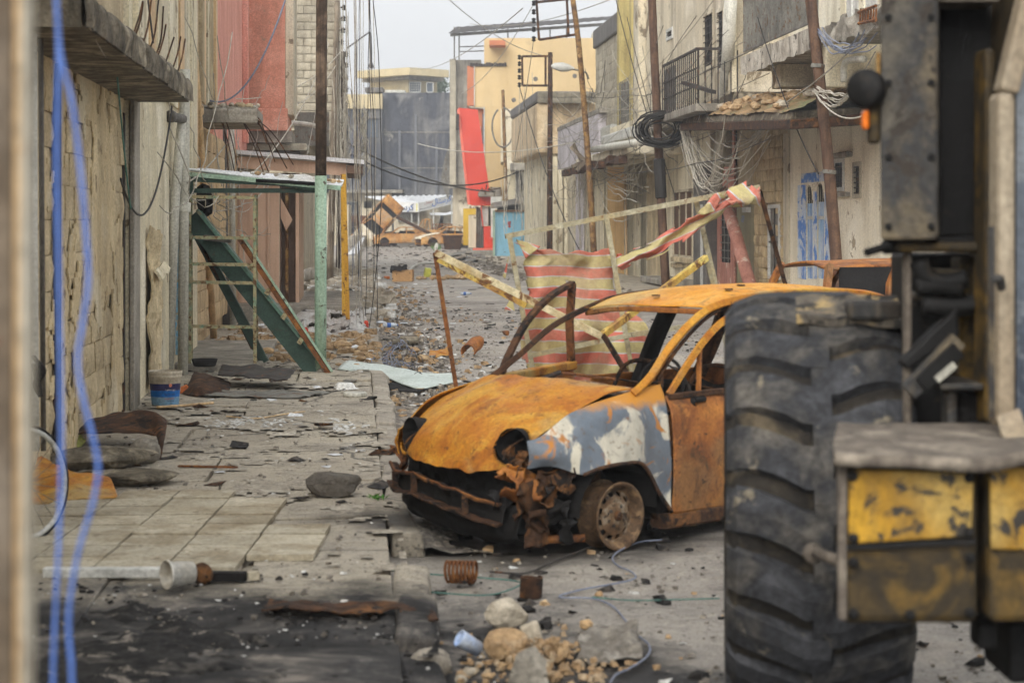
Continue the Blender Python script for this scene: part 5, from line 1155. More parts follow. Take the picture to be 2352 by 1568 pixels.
# ================================================================== BURNT HATCHBACK
BK = V((0.722, 0.692, 0)).normalized(); LF = V((0.692, -0.722, 0)).normalized()      # towards the car's rear / its left side
C0 = V((0.084, 11.13, 0.0))
def K(a, b, z): return C0+BK*a+LF*b+UP*z
def KP(rows): return [[K(*p) for p in r] for r in rows]
def loc_abz(p): q = V(p)-C0; return q.dot(BK), q.dot(LF), q.z
car = thing('burnt_hatchback', C0, 'burnt out orange small hatchback standing on bare rims in the street', 'car')
HL = [K(-.50, .41, .565), K(-.50, -.42, .565)]
def in_light(p, k=1.0):
    for c in HL:
        q = V(p)-c; a, b, z = q.dot(BK), q.dot(LF), q.z
        if (a/.17)**2+(b/.105)**2+(z/.105)**2 < k: return True
    return False
def snap(p):
    for c in HL:
        q = V(p)-c; a, b, z = q.dot(BK), q.dot(LF), q.z; e = math.sqrt((a/.17)**2+(b/.105)**2+(z/.105)**2)
        if .88 < e < 1.0: return c+q/e
    return p
dent = lambda p, u, v: snap(V(p)+UP*(.022*nz(p, 3.2)+.010*nz(p, 8)+.02*nz(p, 11, 3)*max(0, u-.8)*5)+BK*.025*nz(p, 9, 8)*max(0, u-.85)*6)
hood = KP([[(.20, -.62, .815), (.11, -.35, .865), (.07, 0, .88), (.11, .35, .865), (.21, .605, .835)],
           [(-.05, -.62, .742), (-.12, -.35, .797), (-.14, 0, .822), (-.12, .35, .815), (-.04, .60, .80)],
           [(-.28, -.57, .645), (-.36, -.33, .70), (-.39, 0, .722), (-.36, .33, .716), (-.27, .56, .718)],
           [(-.45, -.52, .56), (-.53, -.30, .592), (-.57, 0, .602), (-.53, .30, .597), (-.44, .51, .602)],
           [(-.50, -.50, .50), (-.59, -.28, .51), (-.635, 0, .51), (-.59, .27, .50), (-.50, .47, .50)],
           [(-.50, -.47, .475), (-.61, -.27, .455), (-.66, 0, .452), (-.615, .25, .44), (-.51, .43, .43)]])
MB().patch(hood, 90, 90, dent, lambda a, b, i, j: in_light((V(a)+V(b))/2, .94)).build('hood', m_burn, car, smooth=True, solid=.006)
# headlamp holes: rusted lip and burnt bucket, blackened to read as a dark cavity
for c in HL:
    s = 1 if (c-C0).dot(LF) > 0 else -1
    MB().lathe([(.10, .02), (.095, .10), (.06, .17), (.005, .18)], c-BK*.02, BK-LF*s*.25, 20).build('headlamp_bucket', m_black, car, smooth=True)
for k in range(9):
    c = HL[k % 2]; p = c+LF*random.uniform(-.06, .06)+UP*random.uniform(-.05, .05); MB().tube(spline([p+BK*.10, p+BK*.02-UP*.03, p-BK*random.uniform(.0, .05)-UP*random.uniform(.06, .12)+LF*random.uniform(-.03, .03)], 8), .005, 5).build('burnt_lamp_wire', m_drust, car)
for k, (da, db, dz, w) in enumerate(((.03, .0, -.09, .10), (.02, .06, -.06, .07), (.05, -.07, -.04, .06))):
    c = HL[0]+BK*da+LF*db+UP*dz; sd = 40+k*7
    MB().patch([[c+LF*(i-.5)*w+UP*(j-.5)*w*1.2 for i in (0, .5, 1)] for j in (0, .5, 1)], 14, 14, lambda p, u, v: V(p)+BK*(.05*nz(p, 16, sd)+.03*nz(p, 34, sd))+UP*.02*nz(p, 22, sd), lambda a_, b_, i, j: nz(a_, 16, sd)+.6*max(abs(i-.5), abs(j-.5)) > .36).build('torn_lamp_bracket', m_drust, car, solid=.004)
# cowl and scorched scuttle
def crump(p, u, v): return V(p)+UP*(.022*nz(p, 9)+.015*nz(p, 21))+BK*.02*nz(p, 12, 5)
MB().patch(KP([[(.20, -.60, .80), (.10, 0, .865), (.20, .59, .82)], [(.30, -.60, .80), (.22, 0, .855), (.30, .58, .83)], [(.42, -.58, .79), (.38, 0, .80), (.40, .57, .80)]]), 16, 40, crump).build('scuttle', mat('ash_on_steel', (168, 128, 92), (132, 92, 58), (196, 186, 168), sc=9, bump=.6, spots=(70, 56, 46), spsc=16, spt=.6), car, smooth=True, solid=.006)
MB().tube([K(.22, .05, .90), K(.24, .45, .885)], .009, 6).build('wiper_arm', m_rust, car); MB().tube([K(.14, -.02, .865), K(.20, .07, .905)], .017, 6).build('wiper_pivot', m_iron, car)
# left fender
fa = [-.50, -.43, -.27, -.15, 0, .15, .27, .39]
top = [(.515, .605), (.545, .625), (.575, .725), (.598, .768), (.61, .80), (.62, .825), (.63, .845), (.645, .86)]
up2 = [(.525, .56), (.60, .575), (.645, .66), (.665, .70), (.675, .735), (.68, .75), (.685, .75), (.69, .755)]
mid = [(.53, .515), (.625, .525), (.685, .55), (.70, .585), (.71, .61), (.715, .61), (.72, .56), (.722, .50)]
bot = [(.515, .46), (.60, .475), (.695, .425), (.72, .455), (.73, .465), (.73, .445), (.735, .28), (.728, .17)]
ba = [-.50, -.41, -.27, -.16, 0, .16, .285, .39]
fend = [[K(a, b, z) for a, (b, z) in zip(fa, row)] for row in (top, up2, mid)]+[[K(a, b, z) for a, (b, z) in zip(ba, bot)]]
MB().patch(fend, 44, 60, lambda p, u, v: snap(V(p)+LF*(.006*nz(p, 6))), lambda a, b, i, j: in_light((V(a)+V(b))/2, .94)).build('fender', m_fender, car, smooth=True, solid=.006)
arch = spline([K(a, b+.004, z) for a, (b, z) in zip(ba[2:], bot[2:])], 30)
MB().tube(arch, .011, 6).build('arch_lip', m_drust, car, smooth=True)
fe2 = [[K(a, -b, z-.015) for a, (b, z) in zip(fa, row)] for row in (top, up2, mid)]+[[K(a, -b, z-.01) for a, (b, z) in zip(ba, bot)]]
MB().patch(fe2, 30, 40, lambda p, u, v: snap(p), lambda a, b, i, j: in_light((V(a)+V(b))/2, .94)).build('fender', m_burn, car, smooth=True, solid=.006)
# wheel wells, firewall, floor, black fill for the engine bay
for s in (1, -1):
    ww = MB()
    pr = [(K(.30*math.cos(th), s*.70, .2+.27*math.sin(th)), K(.30*math.cos(th), s*.36, .2+.27*math.sin(th))) for th in [math.pi*i/12 for i in range(13)]]
    for (p, q), (p2, q2) in zip(pr, pr[1:]): ww.add([p, q, q2, p2], [(0, 1, 2, 3)])
    ww.add([q for p, q in pr], [tuple(range(13))]); ww.build('wheel_well', m_black, car)
MB().hexa([K(.36, -.66, .12), K(.36, .66, .12), K(.42, .66, .12), K(.42, -.66, .12), K(.36, -.62, .78), K(.36, .62, .78), K(.42, .62, .78), K(.42, -.62, .78)]).build('firewall', m_black, car)
MB().hexa([K(.40, -.66, .13), K(.40, .66, .13), K(2.75, .66, .13), K(2.75, -.66, .13), K(.40, -.66, .19), K(.40, .66, .19), K(2.75, .66, .22), K(2.75, -.66, .22)]).build('floor_pan', m_black, car)
eb = MB().hexa([K(-.42, -.34, .08), K(-.42, .34, .08), K(.33, .33, .08), K(.33, -.33, .08), K(-.42, -.34, .42), K(-.42, .34, .40), K(.33, .33, .6), K(.33, -.33, .6)]); eb.build('engine_bay_dark_fill', m_black, car, bevel=.02)  # black block stands in for the dark of the radiator cavity
# front end: bumper beam, lower panel, torn metal
pts = [(-.44, -.63, .335), (-.58, -.38, .315), (-.64, 0, .285), (-.64, .25, .245), (-.60, .42, .215)]
bp = spline([K(*p) for p in pts], 24)
bp = [p+UP*(.02*nz(p, 6)+.012*nz(p, 14))+BK*.03*nz(p, 5, 3) for p in bp]
bb = MB().sweep([p+UP*.052 for p in bp], .05, .012, BK).build('bumper_beam', m_drust, car)
MB().sweep([p+UP*.062-BK*.02 for p in bp], .012, .008, BK).build('beam_rust_edge', m_rust, bb)
MB().sweep([p-UP*.052 for p in bp], .07, .014, BK).build('beam_lower_flange', m_drust, bb)
MB().sweep([p+BK*.03 for p in bp], .10, .01, UP).build('beam_web', m_black, bb)
for u in (3, 8, 17): MB().box(bp[u]-BK*.01, .035, .03, .10, 0).build('beam_bracket', m_drust, bb)
lw = spline([K(-.40, -.60, .20), K(-.52, -.35, .17), K(-.57, 0, .14), K(-.56, .25, .12), K(-.50, .45, .12)], 24)
MB().patch([[p+UP*.13+BK*.05 for p in lw], [p for p in lw], [p-UP*.06+BK*.05 for p in lw], [p-UP*.10+BK*.2 for p in lw]], 14, 40, lambda p, u, v: V(p)+BK*.02*nz(p, 8)+UP*.012*nz(p, 12)).build('lower_panel', m_black, car, solid=.005, smooth=True)
MB().patch(KP([[(-.38, -.58, .46), (-.50, 0, .43), (-.42, .40, .42)], [(-.36, -.58, .30), (-.48, 0, .26), (-.42, .40, .22)]]), 10, 24, crump).build('radiator_panel', m_black, car, solid=.006)
for k, (a, b, z, w, h, rz_) in enumerate(((-.50, .46, .37, .20, .15, .4), (-.46, .53, .31, .15, .18, 1.0), (-.42, .55, .15, .14, .20, .9), (-.36, .62, .40, .22, .10, 1.2), (-.50, -.55, .42, .12, .12, -.6), (-.54, .36, .30, .18, .10, .2), (-.44, .52, .10, .12, .12, .8), (-.40, .60, .30, .12, .16, .3), (-.34, .60, .22, .12, .14, 1.3), (-.48, .48, .24, .14, .10, -.3), (-.52, .40, .42, .16, .07, .5), (-.30, .62, .12, .10, .10, .6))):
    c = K(a, b, z); e1 = (BK*math.cos(rz_)+LF*math.sin(rz_)); sd = k*3.1
    MB().patch([[c+e1*(i-.5)*w+UP*(j-.5)*h for i in (0, .5, 1)] for j in (0, .5, 1)], 18, 18,
        lambda p, u, v: V(p)+e1.cross(UP)*(.11*nz(p, 9, sd)+.05*nz(p, 22, sd))+UP*.05*nz(p, 11, sd), lambda a_, b_, i, j: nz(a_, 8, sd+4)+.5*max(abs(i-.5), abs(j-.5)) > .38).build('torn_metal', (m_burn2, m_drust, m_drust, m_drust, m_rust, m_black, m_drust, m_drust, m_black, m_drust, m_burn2, m_black)[k], car, smooth=True, solid=.006)
MB().tube([K(-.42, .48, .075), K(-.18, .62, .075)], .022, 8).build('lower_cross_bar', m_rust, car)
MB().tube(spline([K(-.42, -.30, .30), K(-.52, .05, .18), K(-.47, .35, .22), K(-.36, .5, .35)], 14), .018, 6).build('burnt_hose', m_black, car)
MB().tube(spline([K(.02, -.35, .62), K(.0, .05, .40), K(-.1, .4, .35)], 10), .015, 6).build('burnt_hose', m_black, car)
MB().lathe([(.03, 0), (.05, .02), (.05, .20), (.025, .22), (.025, .4)], K(0, .50, .22), (0, 0, 1), 12).build('strut', m_drust, car)
# steel wheels without tyres
def wheel(a, b, s, m1):
    c = K(a, b, .183); ax = LF*s
    rim = MB().lathe([(.165, -.065), (.183, -.075), (.183, -.065), (.165, -.055), (.160, -.02), (.150, 0), (.160, .025), (.168, .058), (.183, .068), (.183, .078), (.168, .074), (.160, .060), (.150, .040), (.138, .022)], c, ax, 48)
    o = rim.build('wheel', m1, car, smooth=True)
    MB().lathe([(.140, .024), (.128, .020), (.106, .034), (.088, .042), (.070, .040), (.055, .052), (.03, .054), (.002, .05)], c, ax, 48, skip=lambda i, k: i == 1 and k % 4 in (0, 1)).build('wheel_disc', mat('ashen_rim', (150, 138, 120), (116, 94, 70), (96, 72, 50), sc=14, rough=.7, bump=.3, spots=(58, 48, 40), spsc=20, spt=.6), o, smooth=True)
    MB().lathe([(.135, -.03), (.12, -.02), (.01, -.02)], c, ax, 24).build('brake_drum', m_black, o)
    MB().lathe([(.028, .05), (.026, .066), (.005, .068)], c, ax, 12).build('hub_cap', m_drust, o, smooth=True)
    for k in range(4):
        an = k*math.pi/2+.4; x = ax.orthogonal().normalized(); y = ax.cross(x); MB().lathe([(.009, .038), (.009, .056), (.002, .058)], c+(x*math.cos(an)+y*math.sin(an))*.055, ax, 6).build('wheel_nut', m_iron, o)
m_rim = mat('rusted_rim', (112, 86, 60), (80, 62, 46), (132, 106, 76), sc=10, rough=.75, bump=.4, spots=(56, 42, 32), spsc=14, spt=.62)
for a, b, s in ((0, .64, 1), (0, -.64, -1), (2.34, .64, 1), (2.34, -.64, -1)): wheel(a, b, s, m_rim)
# doors, rear quarter
def side(s, a0, a1, name, m1, bz=.795, arch_c=None, bmax=.73):
    rows = []; aa = [a0+(a1-a0)*i/8 for i in range(9)]
    for b, z in ((bmax-.065, bz), (bmax-.02, .70), (bmax, .52), (bmax, .34), (bmax-.02, .15)):
        rows.append([K(a, s*b, z) for a in aa])
    def fn(p, u, v):
        a, b, z = loc_abz(p)
        if arch_c is not None:
            d = math.hypot(a-arch_c, z-.19)
            if d < .30 and d > 1e-4: p = V(p)+(BK*(a-arch_c)+UP*(z-.19))*(.30/d-1)
        return V(p)+LF*.006*nz(p, 5)
    return MB().patch(rows, 40, 44, fn, (lambda x, y, i, j: math.hypot(loc_abz((V(x)+V(y))/2)[0]-arch_c, (x.z+y.z)/2-.19) < .298) if arch_c is not None else None).build(name, m1, car, smooth=True, solid=.006)
d1 = side(1, .405, 1.20, 'front_door', m_burn2); d2 = side(1, 1.215, 1.92, 'rear_door', m_burn2)
side(1, 1.935, 2.80, 'rear_quarter', m_burn2, arch_c=2.34); side(-1, 1.215, 2.80, 'rear_quarter', m_burn2, arch_c=2.34)
MB().sweep([K(.42, .665, .79), K(1.2, .67, .80)], .05, .03, LF).build('window_sill', m_drust, d1)
MB().lathe([(.012, 0), (.034, .01), (.034, .03), (.01, .045)], K(.62, .665, .745), LF, 14).build('mirror_stump', m_black, d1, smooth=True)
MB().box(K(.66, .69, .765), .09, .05, .03, math.atan2(BK.y, BK.x)).build('mirror_arm', m_black, d1, bevel=.008)
for s in (1, -1): MB().sweep([K(.36, s*.66, .115), K(2.1, s*.66, .115)], .12, .08, LF).build('sill_beam', m_drust, car)
ap = [(.20, .605, .80), (.34, .625, .905), (.52, .605, 1.055), (.75, .58, 1.195), (.98, .56, 1.275), (1.35, .548, 1.318), (1.9, .54, 1.33), (2.4, .525, 1.305), (2.72, .50, 1.255)]
# door window frame, left
wf = spline([K(.44, .665, .80), K(.60, .655, .95), K(.80, .63, 1.10), K(1.0, .605, 1.195), K(1.18, .60, 1.225)], 24)
MB().sweep([p+BK*.05-UP*.02 for p in spline([K(*p) for p in ap[1:6]], 30)], .016, .016, LF).build('door_seal', m_drust, car)
MB().sweep(wf, .04, .022, BK).build('window_frame', m_burn, d1, smooth=False)
MB().sweep([K(1.18, .60, 1.225), K(1.2, .665, .80)], .05, .04, LF).build('frame_rear_post', m_drust, d1)
MB().sweep([K(.70, .655, .79), K(.74, .63, 1.04)], .025, .02, LF).build('quarter_post', m_burn2, d1)
# pillars and roof rails
sp1 = spline([K(*p) for p in ap], 48)
MB().sweep(sp1, [.115-.035*min(1, i/14) for i in range(49)], .042, LF*.5-BK*.75).build('roof_rail', m_burn, car)
apf = [(.20, -.60, .80), (.36, -.60, .87), (.52, -.585, .965), (.75, -.55, 1.12), (1.0, -.50, 1.225), (1.35, -.52, 1.29), (1.9, -.52, 1.315), (2.4, -.51, 1.295), (2.72, -.48, 1.25)]
MB().sweep(spline([K(*p) for p in apf], 48), .052, .034, LF*.6-BK*.6).build('roof_rail', m_drust, car)
def pil(pts, w, h, m1, name='pillar'): return MB().sweep(spline([K(*p) for p in pts], 12), w, h, BK).build(name, m1, car, smooth=True)
pil([(1.28, .55, 1.31), (1.22, .62, 1.0), (1.21, .67, .75)], .09, .05, m_burn2); pil([(1.86, -.53, 1.30), (1.72, -.58, 1.02), (1.62, -.64, .72)], .12, .06, m_black)
pil([(1.95, .53, 1.32), (1.96, .60, 1.0), (1.95, .67, .76)], .09, .05, m_burn2); pil([(2.35, -.51, 1.29), (2.30, -.58, 1.0), (2.2, -.64, .75)], .1, .05, m_drust)
pil([(2.66, .50, 1.27), (2.74, .56, 1.0), (2.80, .63, .78)], .12, .06, m_burn2); pil([(2.66, -.48, 1.26), (2.74, -.55, 1.0), (2.80, -.63, .78)], .12, .06, m_burn2)
rf = KP([[(1.0, -.50, 1.225), (.92, -.25, 1.255), (.885, 0, 1.268), (.89, .28, 1.268), (.95, .545, 1.262)],
         [(1.3, -.525, 1.295), (1.3, -.26, 1.333), (1.3, 0, 1.345), (1.3, .26, 1.343), (1.3, .555, 1.312)],
         [(1.9, -.525, 1.318), (1.9, -.26, 1.357), (1.9, 0, 1.37), (1.9, .26, 1.362), (1.9, .55, 1.328)],
         [(2.4, -.515, 1.298), (2.4, -.26, 1.335), (2.4, 0, 1.348), (2.4, .26, 1.338), (2.4, .535, 1.30)],
         [(2.74, -.49, 1.245), (2.74, -.26, 1.275), (2.74, 0, 1.285), (2.74, .26, 1.275), (2.74, .51, 1.245)]])
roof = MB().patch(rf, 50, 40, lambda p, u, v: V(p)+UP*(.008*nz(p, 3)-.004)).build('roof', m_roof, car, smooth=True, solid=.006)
MB().sweep(spline([V(p)-UP*.03+BK*.02 for p in rf[0]], 24), .06, .03, BK).build('windscreen_header', m_burn2, roof)
for a, b, z in ((1.05, .02, 1.315), (1.35, .33, 1.352), (1.62, .2, 1.368)): MB().lathe([(.002, .0), (.024, .003), (.026, -.004)], K(a, b, z), UP, 12).build('bullet_hole', m_black, roof)
MB().patch(KP([[(2.74, -.46, 1.25), (2.76, 0, 1.28), (2.74, .46, 1.25)], [(2.79, -.58, .80), (2.84, 0, .80), (2.79, .58, .80)], [(2.84, -.64, .45), (2.90, 0, .45), (2.84, .64, .45)], [(2.80, -.62, .2), (2.86, 0, .2), (2.80, .62, .2)]]), 24, 24, None, lambda a, b, i, j: .06 < i < .33 and .1 < j < .88).build('tailgate', m_burn2, car, smooth=True, solid=.006)
# interior remains
for b in (.3, -.3):
    fr_ = MB().tube(spline([K(1.05, b-.2, .30), K(1.22, b-.2, .70), K(1.28, b-.12, .88), K(1.28, b+.12, .88), K(1.22, b+.2, .70), K(1.05, b+.2, .30)], 24), .014, 6)
    for k in range(7): z = .36+k*.07; a = 1.07+(z-.30)*.38; fr_.tube([K(a, b-.2, z), K(a+.03, b, z-.02), K(a, b+.2, z)], .006, 4)
    fr_.build('seat_frame', m_drust, car)
    MB().patch(KP([[(.70, b-.2, .32), (.70, b+.2, .32)], [(1.05, b-.2, .30), (1.05, b+.2, .30)]]), 10, 10, crump).build('seat_pan', m_black, car, solid=.03)
MB().tube(spline([K(.48, -.60, .74), K(.50, 0, .76), K(.48, .58, .74)], 10), .03, 8).build('dash_beam', m_drust, car)
MB().tube([K(.50, .30, .72), K(.78, .30, .80)], .02, 8).build('steering_column', m_black, car)
MB().tube([K(.78+.10*math.sin(a)*.4, .30+.17*math.cos(a), .80+.17*math.sin(a)) for a in [2*math.pi*i/20 for i in range(21)]], .011, 6).build('steering_wheel', m_black, car)
MB().patch(KP([[(1.75, -.6, .75), (1.75, .6, .72)], [(2.0, -.6, .35), (2.0, .6, .35)]]), 12, 24, crump).build('rear_seat_back', m_black, car, solid=.04)
MB().tube(spline([K(.50, .55, .98), K(.62, .60, .90), K(.68, .62, .80)], 8), .006, 5).build('dangling_wire', m_iron, car)
# far-side front door hanging open
e = V((.46, .888, 0)).normalized(); h0 = K(.42, -.69, 0)
dp = lambda s_, z: h0+e*s_+UP*z
fd = MB().patch([[dp(s_, z) for s_ in (0, .3, .7, 1.05)] for z in (.16, .35, .60, .80)], 20, 24, lambda p, u, v: V(p)+V((.888, -.46, 0))*(.03*math.sin(u*3.1)+.01*nz(p, 6))).build('far_front_door', m_burn2, car, smooth=True, solid=.012)
MB().sweep(spline([dp(.02, .80), dp(.16, .95), dp(.40, 1.14), dp(.72, 1.28), dp(1.04, 1.355)], 20), .045, .03, V((.888, -.46, 0))).build('window_frame', m_drust, fd)
MB().sweep([dp(1.04, 1.355), dp(1.0, 1.1), dp(1.03, .80)], .05, .035, V((.888, -.46, 0))).build('frame_rear_post', m_rust, fd)
MB().sweep([dp(0, .81), dp(1.04, .83)], .07, .05, V((.888, -.46, 0))).build('door_top', m_burn, fd)
# ================================================================== WHEEL LOADER AT THE RIGHT EDGE
m_tyre = mat('worn_rubber', (74, 75, 79), (50, 51, 54), (94, 90, 84), sc=4, rough=.85, bump=.5, bsc=26, bd=.01, spots=(126, 118, 102), spsc=5, spt=.68, fine=.3)
m_groove = mat('muddy_rubber', (62, 57, 50), (38, 36, 34), (92, 82, 66), sc=4, rough=.95, bump=.6, bsc=20, bd=.02)
m_lyel = mat('chipped_loader_yellow', (182, 140, 42), (160, 120, 36), (172, 144, 78), sc=3, rough=.55, bump=.15, spots=(52, 49, 45), spsc=8, spt=.585, streak=(120, 98, 58), sk=.5, ssc=(9, 9, 1))
m_lbrown = mat('grimy_loader_steel', (78, 63, 36), (48, 41, 29), (122, 95, 40), sc=4, rough=.7, bump=.2, streak=(40, 36, 30), sk=.6, ssc=(8, 8, .8))
m_grime = mat('mottled_grey_steel', (92, 87, 78), (58, 58, 59), (112, 101, 82), sc=3.4, rough=.75, bump=.25, spots=(60, 54, 48), spsc=7, spt=.6)
m_plate = mat('dusty_tread_plate', (126, 116, 104), (96, 88, 80), (146, 136, 122), sc=5, rough=.9, bump=.5, bsc=30)
m_cab = mat('dusty_cab_grey', (168, 156, 136), (150, 138, 118), sc=2, rough=.6, bump=.1, streak=(120, 100, 76), sk=.4)
m_drk = mat('oily_shade_black', (24, 23, 23), (16, 16, 16), sc=4, rough=.7, bump=.3, spots=(48, 43, 37), spsc=8, spt=.66)  # near-black; in recesses and gaps it stands in for shade
ld = thing('wheel_loader', V((1.4, 6.3, 0)), 'yellow wheel loader at the right edge, big muddy tyre and battered frame', 'wheel loader')
tc_ = V((1.045, 6.93, .765)); ax = V((1, -.10, 0)).normalized(); RV = UP.cross(ax); RT = .745
ty = MB().lathe([(.34, -.22), (.40, -.27), (.52, -.300), (.62, -.300), (.68, -.275), (.695, -.22), (.70, 0), (.695, .22), (.68, .275), (.62, .300), (.52, .300), (.40, .27), (.34, .22)], tc_, ax, 64).build('tyre', m_groove, ld, smooth=True)
xz = lambda th: -RV*math.cos(th)+UP*math.sin(th)
for i in range(22):
    for s in (-1, 1):
        th0 = 2*math.pi*(i+(.5 if s > 0 else 0))/22; rows = []
        for k, (h, dth, w) in enumerate(((.0-.03, 0.0, .100), (.06, .015, .104), (.12, .06, .102), (.20, .10, .104), (.27, .115, .108), (.302, .118, .112))):
            rr = RT-(0, 0, .003, .014, .040, .085)[k]-.02*abs(nz((i, k, s), 1.7)); c = tc_+ax*s*h
            tha, thb = th0+dth-w*.9, th0+dth+w*.9
            rows.append([c+xz(tha-.02)*(RT-.065 if k < 5 else rr-.1), c+xz(tha)*rr, c+xz((tha+thb)/2)*(rr+.006), c+xz(thb)*rr, c+xz(thb+.02)*(RT-.065 if k < 5 else rr-.1)])
        lug = MB(); vs = [p for r_ in rows for p in r_]; n5 = 5
        fs = [(a*n5+b, a*n5+b+1, (a+1)*n5+b+1, (a+1)*n5+b) for a in range(len(rows)-1) for b in range(4)]
        fs.append((0, 1, 2, 3, 4)); lug.add(vs, fs); k0 = (len(rows)-1)*n5
        sh_ = [p-xz(th0+.118)*.11 for p in rows[-1]]; o_ = len(lug.v); lug.add(sh_, []); lug.f += [(k0+b, k0+b+1, o_+b+1, o_+b) for b in range(4)]
        lug.build('tread_lug', m_tyre, ty, bevel=.008)
MB().lathe([(.36, -.21), (.34, -.16), (.30, -.10), (.16, -.06), (.15, -.14), (.02, -.15)], tc_, ax, 32).build('wheel_rim', m_lbrown, ld, smooth=True)
MB().tube([tc_+ax*.1, tc_+ax*1.0], .14, 14).build('axle', m_drk, ld, smooth=True)
MB().hexa([V((1.62, 6.5, .55)), V((2.4, 6.5, .55)), V((2.4, 7.6, .55)), V((1.62, 7.6, .55)), V((1.62, 6.5, 1.0)), V((2.4, 6.5, 1.0)), V((2.4, 7.6, 1.0)), V((1.62, 7.6, 1.0))]).build('chassis', m_drk, ld, bevel=.02)
# battered step boxes
def lbox(name, x0, x1, y0, y1, d0, dep, m, bevel=.012): return pbx(name, x0, x1, y0, y1, d0, dep, m, ld, bevel)
b1 = MB().hexa([at(1930, 1430, 5.0), at(2244, 1430, 5.0), at(2244, 1400, 5.4), at(1936, 1400, 5.4), at(1930, 1066, 5.0), at(2244, 1066, 5.0), at(2244, 1036, 5.4), at(1936, 1036, 5.4)]).build('step_box', m_lbrown, ld, bevel=.02)
MB().prism([at(1948, 1250, 4.985), at(2232, 1232, 4.985), at(2238, 1084, 4.985), at(1950, 1078, 4.985)], V((0, .013, 0))).build('yellow_panel', m_lyel, b1, bevel=.012)
pbx('corner_strip', 1926, 1946, 1062, 1424, 4.98, .03, m_plate, b1, .005)
pl = MB().patch([[at(1916, 1060, 4.93), at(2060, 1056, 4.93), at(2250, 1066, 4.93), at(2352, 1052, 4.93), at(2560, 1052, 4.93)], [at(1916, 1022, 5.32), at(2060, 1019, 5.32), at(2250, 1025, 5.32), at(2352, 1022, 5.32), at(2500, 1022, 5.32)], [at(1925, 984, 5.86), at(2100, 982, 5.86), at(2300, 984, 5.86), at(2420, 984, 5.86), at(2480, 984, 5.86)]], 24, 50, lambda p, u, v: V(p)+UP*.012*nz(p, 7)).build('step_plate', m_plate, ld, solid=.03, smooth=True)
b2 = lbox('step_box', 2270, 2600, 1068, 1430, 5.0, .80, m_lbrown, .02)
MB().prism([at(2276, 1262, 4.985), at(2590, 1270, 4.985), at(2590, 1072, 4.985), at(2274, 1072, 4.985)], V((0, .013, 0))).build('yellow_panel', m_lyel, b2, bevel=.012)
lbox('gap_plate', 2236, 2278, 1070, 1425, 5.3, .1, m_drk, .005)  # black plate for the shade between the two boxes
MB().tube([at(1862, 1262, 5.9), at(1905, 1280, 5.8), at(1935, 1290, 5.7)], .018, 8).lathe([(.01, -.02), (.03, -.015), (.03, .015), (.01, .02)], at(1868, 1270, 5.88), (0, -1, 0), 12).build('hose_coupling', m_plate, ld, smooth=True)
lbox('drop_bracket', 2246, 2292, 1430, 1492, 5.2, .1, m_drk); lbox('rear_leg', 2318, 2420, 1430, 1568, 5.4, .3, m_drk)
for x, y in ((1958, 1092), (2226, 1096), (1960, 1236), (2224, 1222), (1960, 1290), (2228, 1280), (1960, 1408), (2228, 1406), (2090, 1412)): MB().lathe([(.001, .014), (.008, .013), (.010, .006), (.014, .004), (.014, 0)], at(x, y, 4.984), (0, -1, 0), 10).build('bolt', m_drk, b1)
for x, y in ((2040, 40), (2138, 40), (2040, 190), (2138, 190), (2040, 360), (2138, 360), (2040, 520), (2138, 520)): MB().lathe([(.001, .012), (.010, .011), (.011, 0)], at(x, y, 5.999), (0, -1, 0), 8).build('bolt', m_drk, ld)
MB().bar(at(1936, 1256, 4.99), at(2240, 1242, 4.99), .012, .014).build('weld_seam', m_drk, b1)
# mudguard strip over the tyre
MB().patch([[at(1828, 690, 6.75), at(1950, 686, 6.75), at(2070, 690, 6.7)], [at(1830, 738, 6.55), at(1950, 736, 6.55), at(2072, 742, 6.5)]], 12, 30, lambda p, u, v: V(p)+UP*.015*nz(p, 9)).build('mudguard_strip', mat('flaked_mudguard', (186, 160, 110), (110, 102, 90), (92, 86, 78), sc=8, rough=.85, bump=.6, spots=(52, 50, 48), spsc=11, spt=.55), ld, solid=.03)
lbox('mudguard_end', 1952, 2072, 692, 734, 6.5, .12, m_grime)
# upright mast box; recess plates in black for the shade of the gap
MB().hexa([at(2022, 552, 6.0), at(2156, 552, 6.0), at(2160, 545, 6.3), at(2028, 545, 6.3), at(2022, -260, 6.0), at(2156, -260, 6.0), at(2160, -260, 6.3), at(2028, -260, 6.3)]).build('mast_panel', m_grime, ld, bevel=.012)
lbox('dark_recess', 2157, 2284, -200, 545, 6.25, .35, m_drk, .01); lbox('top_cross_bar', 2156, 2300, -10, 6, 6.05, .2, m_plate)
lbox('edge_post', 2262, 2288, 110, 975, 5.95, .15, m_lbrown); lbox('cross_beam', 2060, 2276, 556, 580, 6.05, .2, m_lbrown)
hd = lbox('recess_lower', 2085, 2275, 584, 980, 6.5, .3, m_drk)  # black plate for the shade of the lower recess
lbox('hose_bracket', 2112, 2240, 618, 640, 6.2, .15, m_grime); lbox('hose_bracket', 2100, 2226, 672, 690, 6.15, .12, m_grime); lbox('thin_rail', 2080, 2096, 575, 985, 6.1, .06, m_plate)
for k, pts in enumerate((((2110, 600), (2130, 640), (2180, 650), (2220, 640)), ((2105, 660), (2150, 655), (2210, 662)), ((2120, 700), (2180, 706), (2250, 700)))):
    MB().tube(spline([at(x, y, 6.1) for x, y in pts], 10), .03, 8).build('hydraulic_hose', m_drk, ld, smooth=True)
MB().prism([at(2070, 830, 6.05), at(2085, 850, 6.05), at(2205, 770, 6.05), at(2200, 705, 6.05)], V((0, .08, 0))).build('boom_plate', m_drk, ld, bevel=.01)
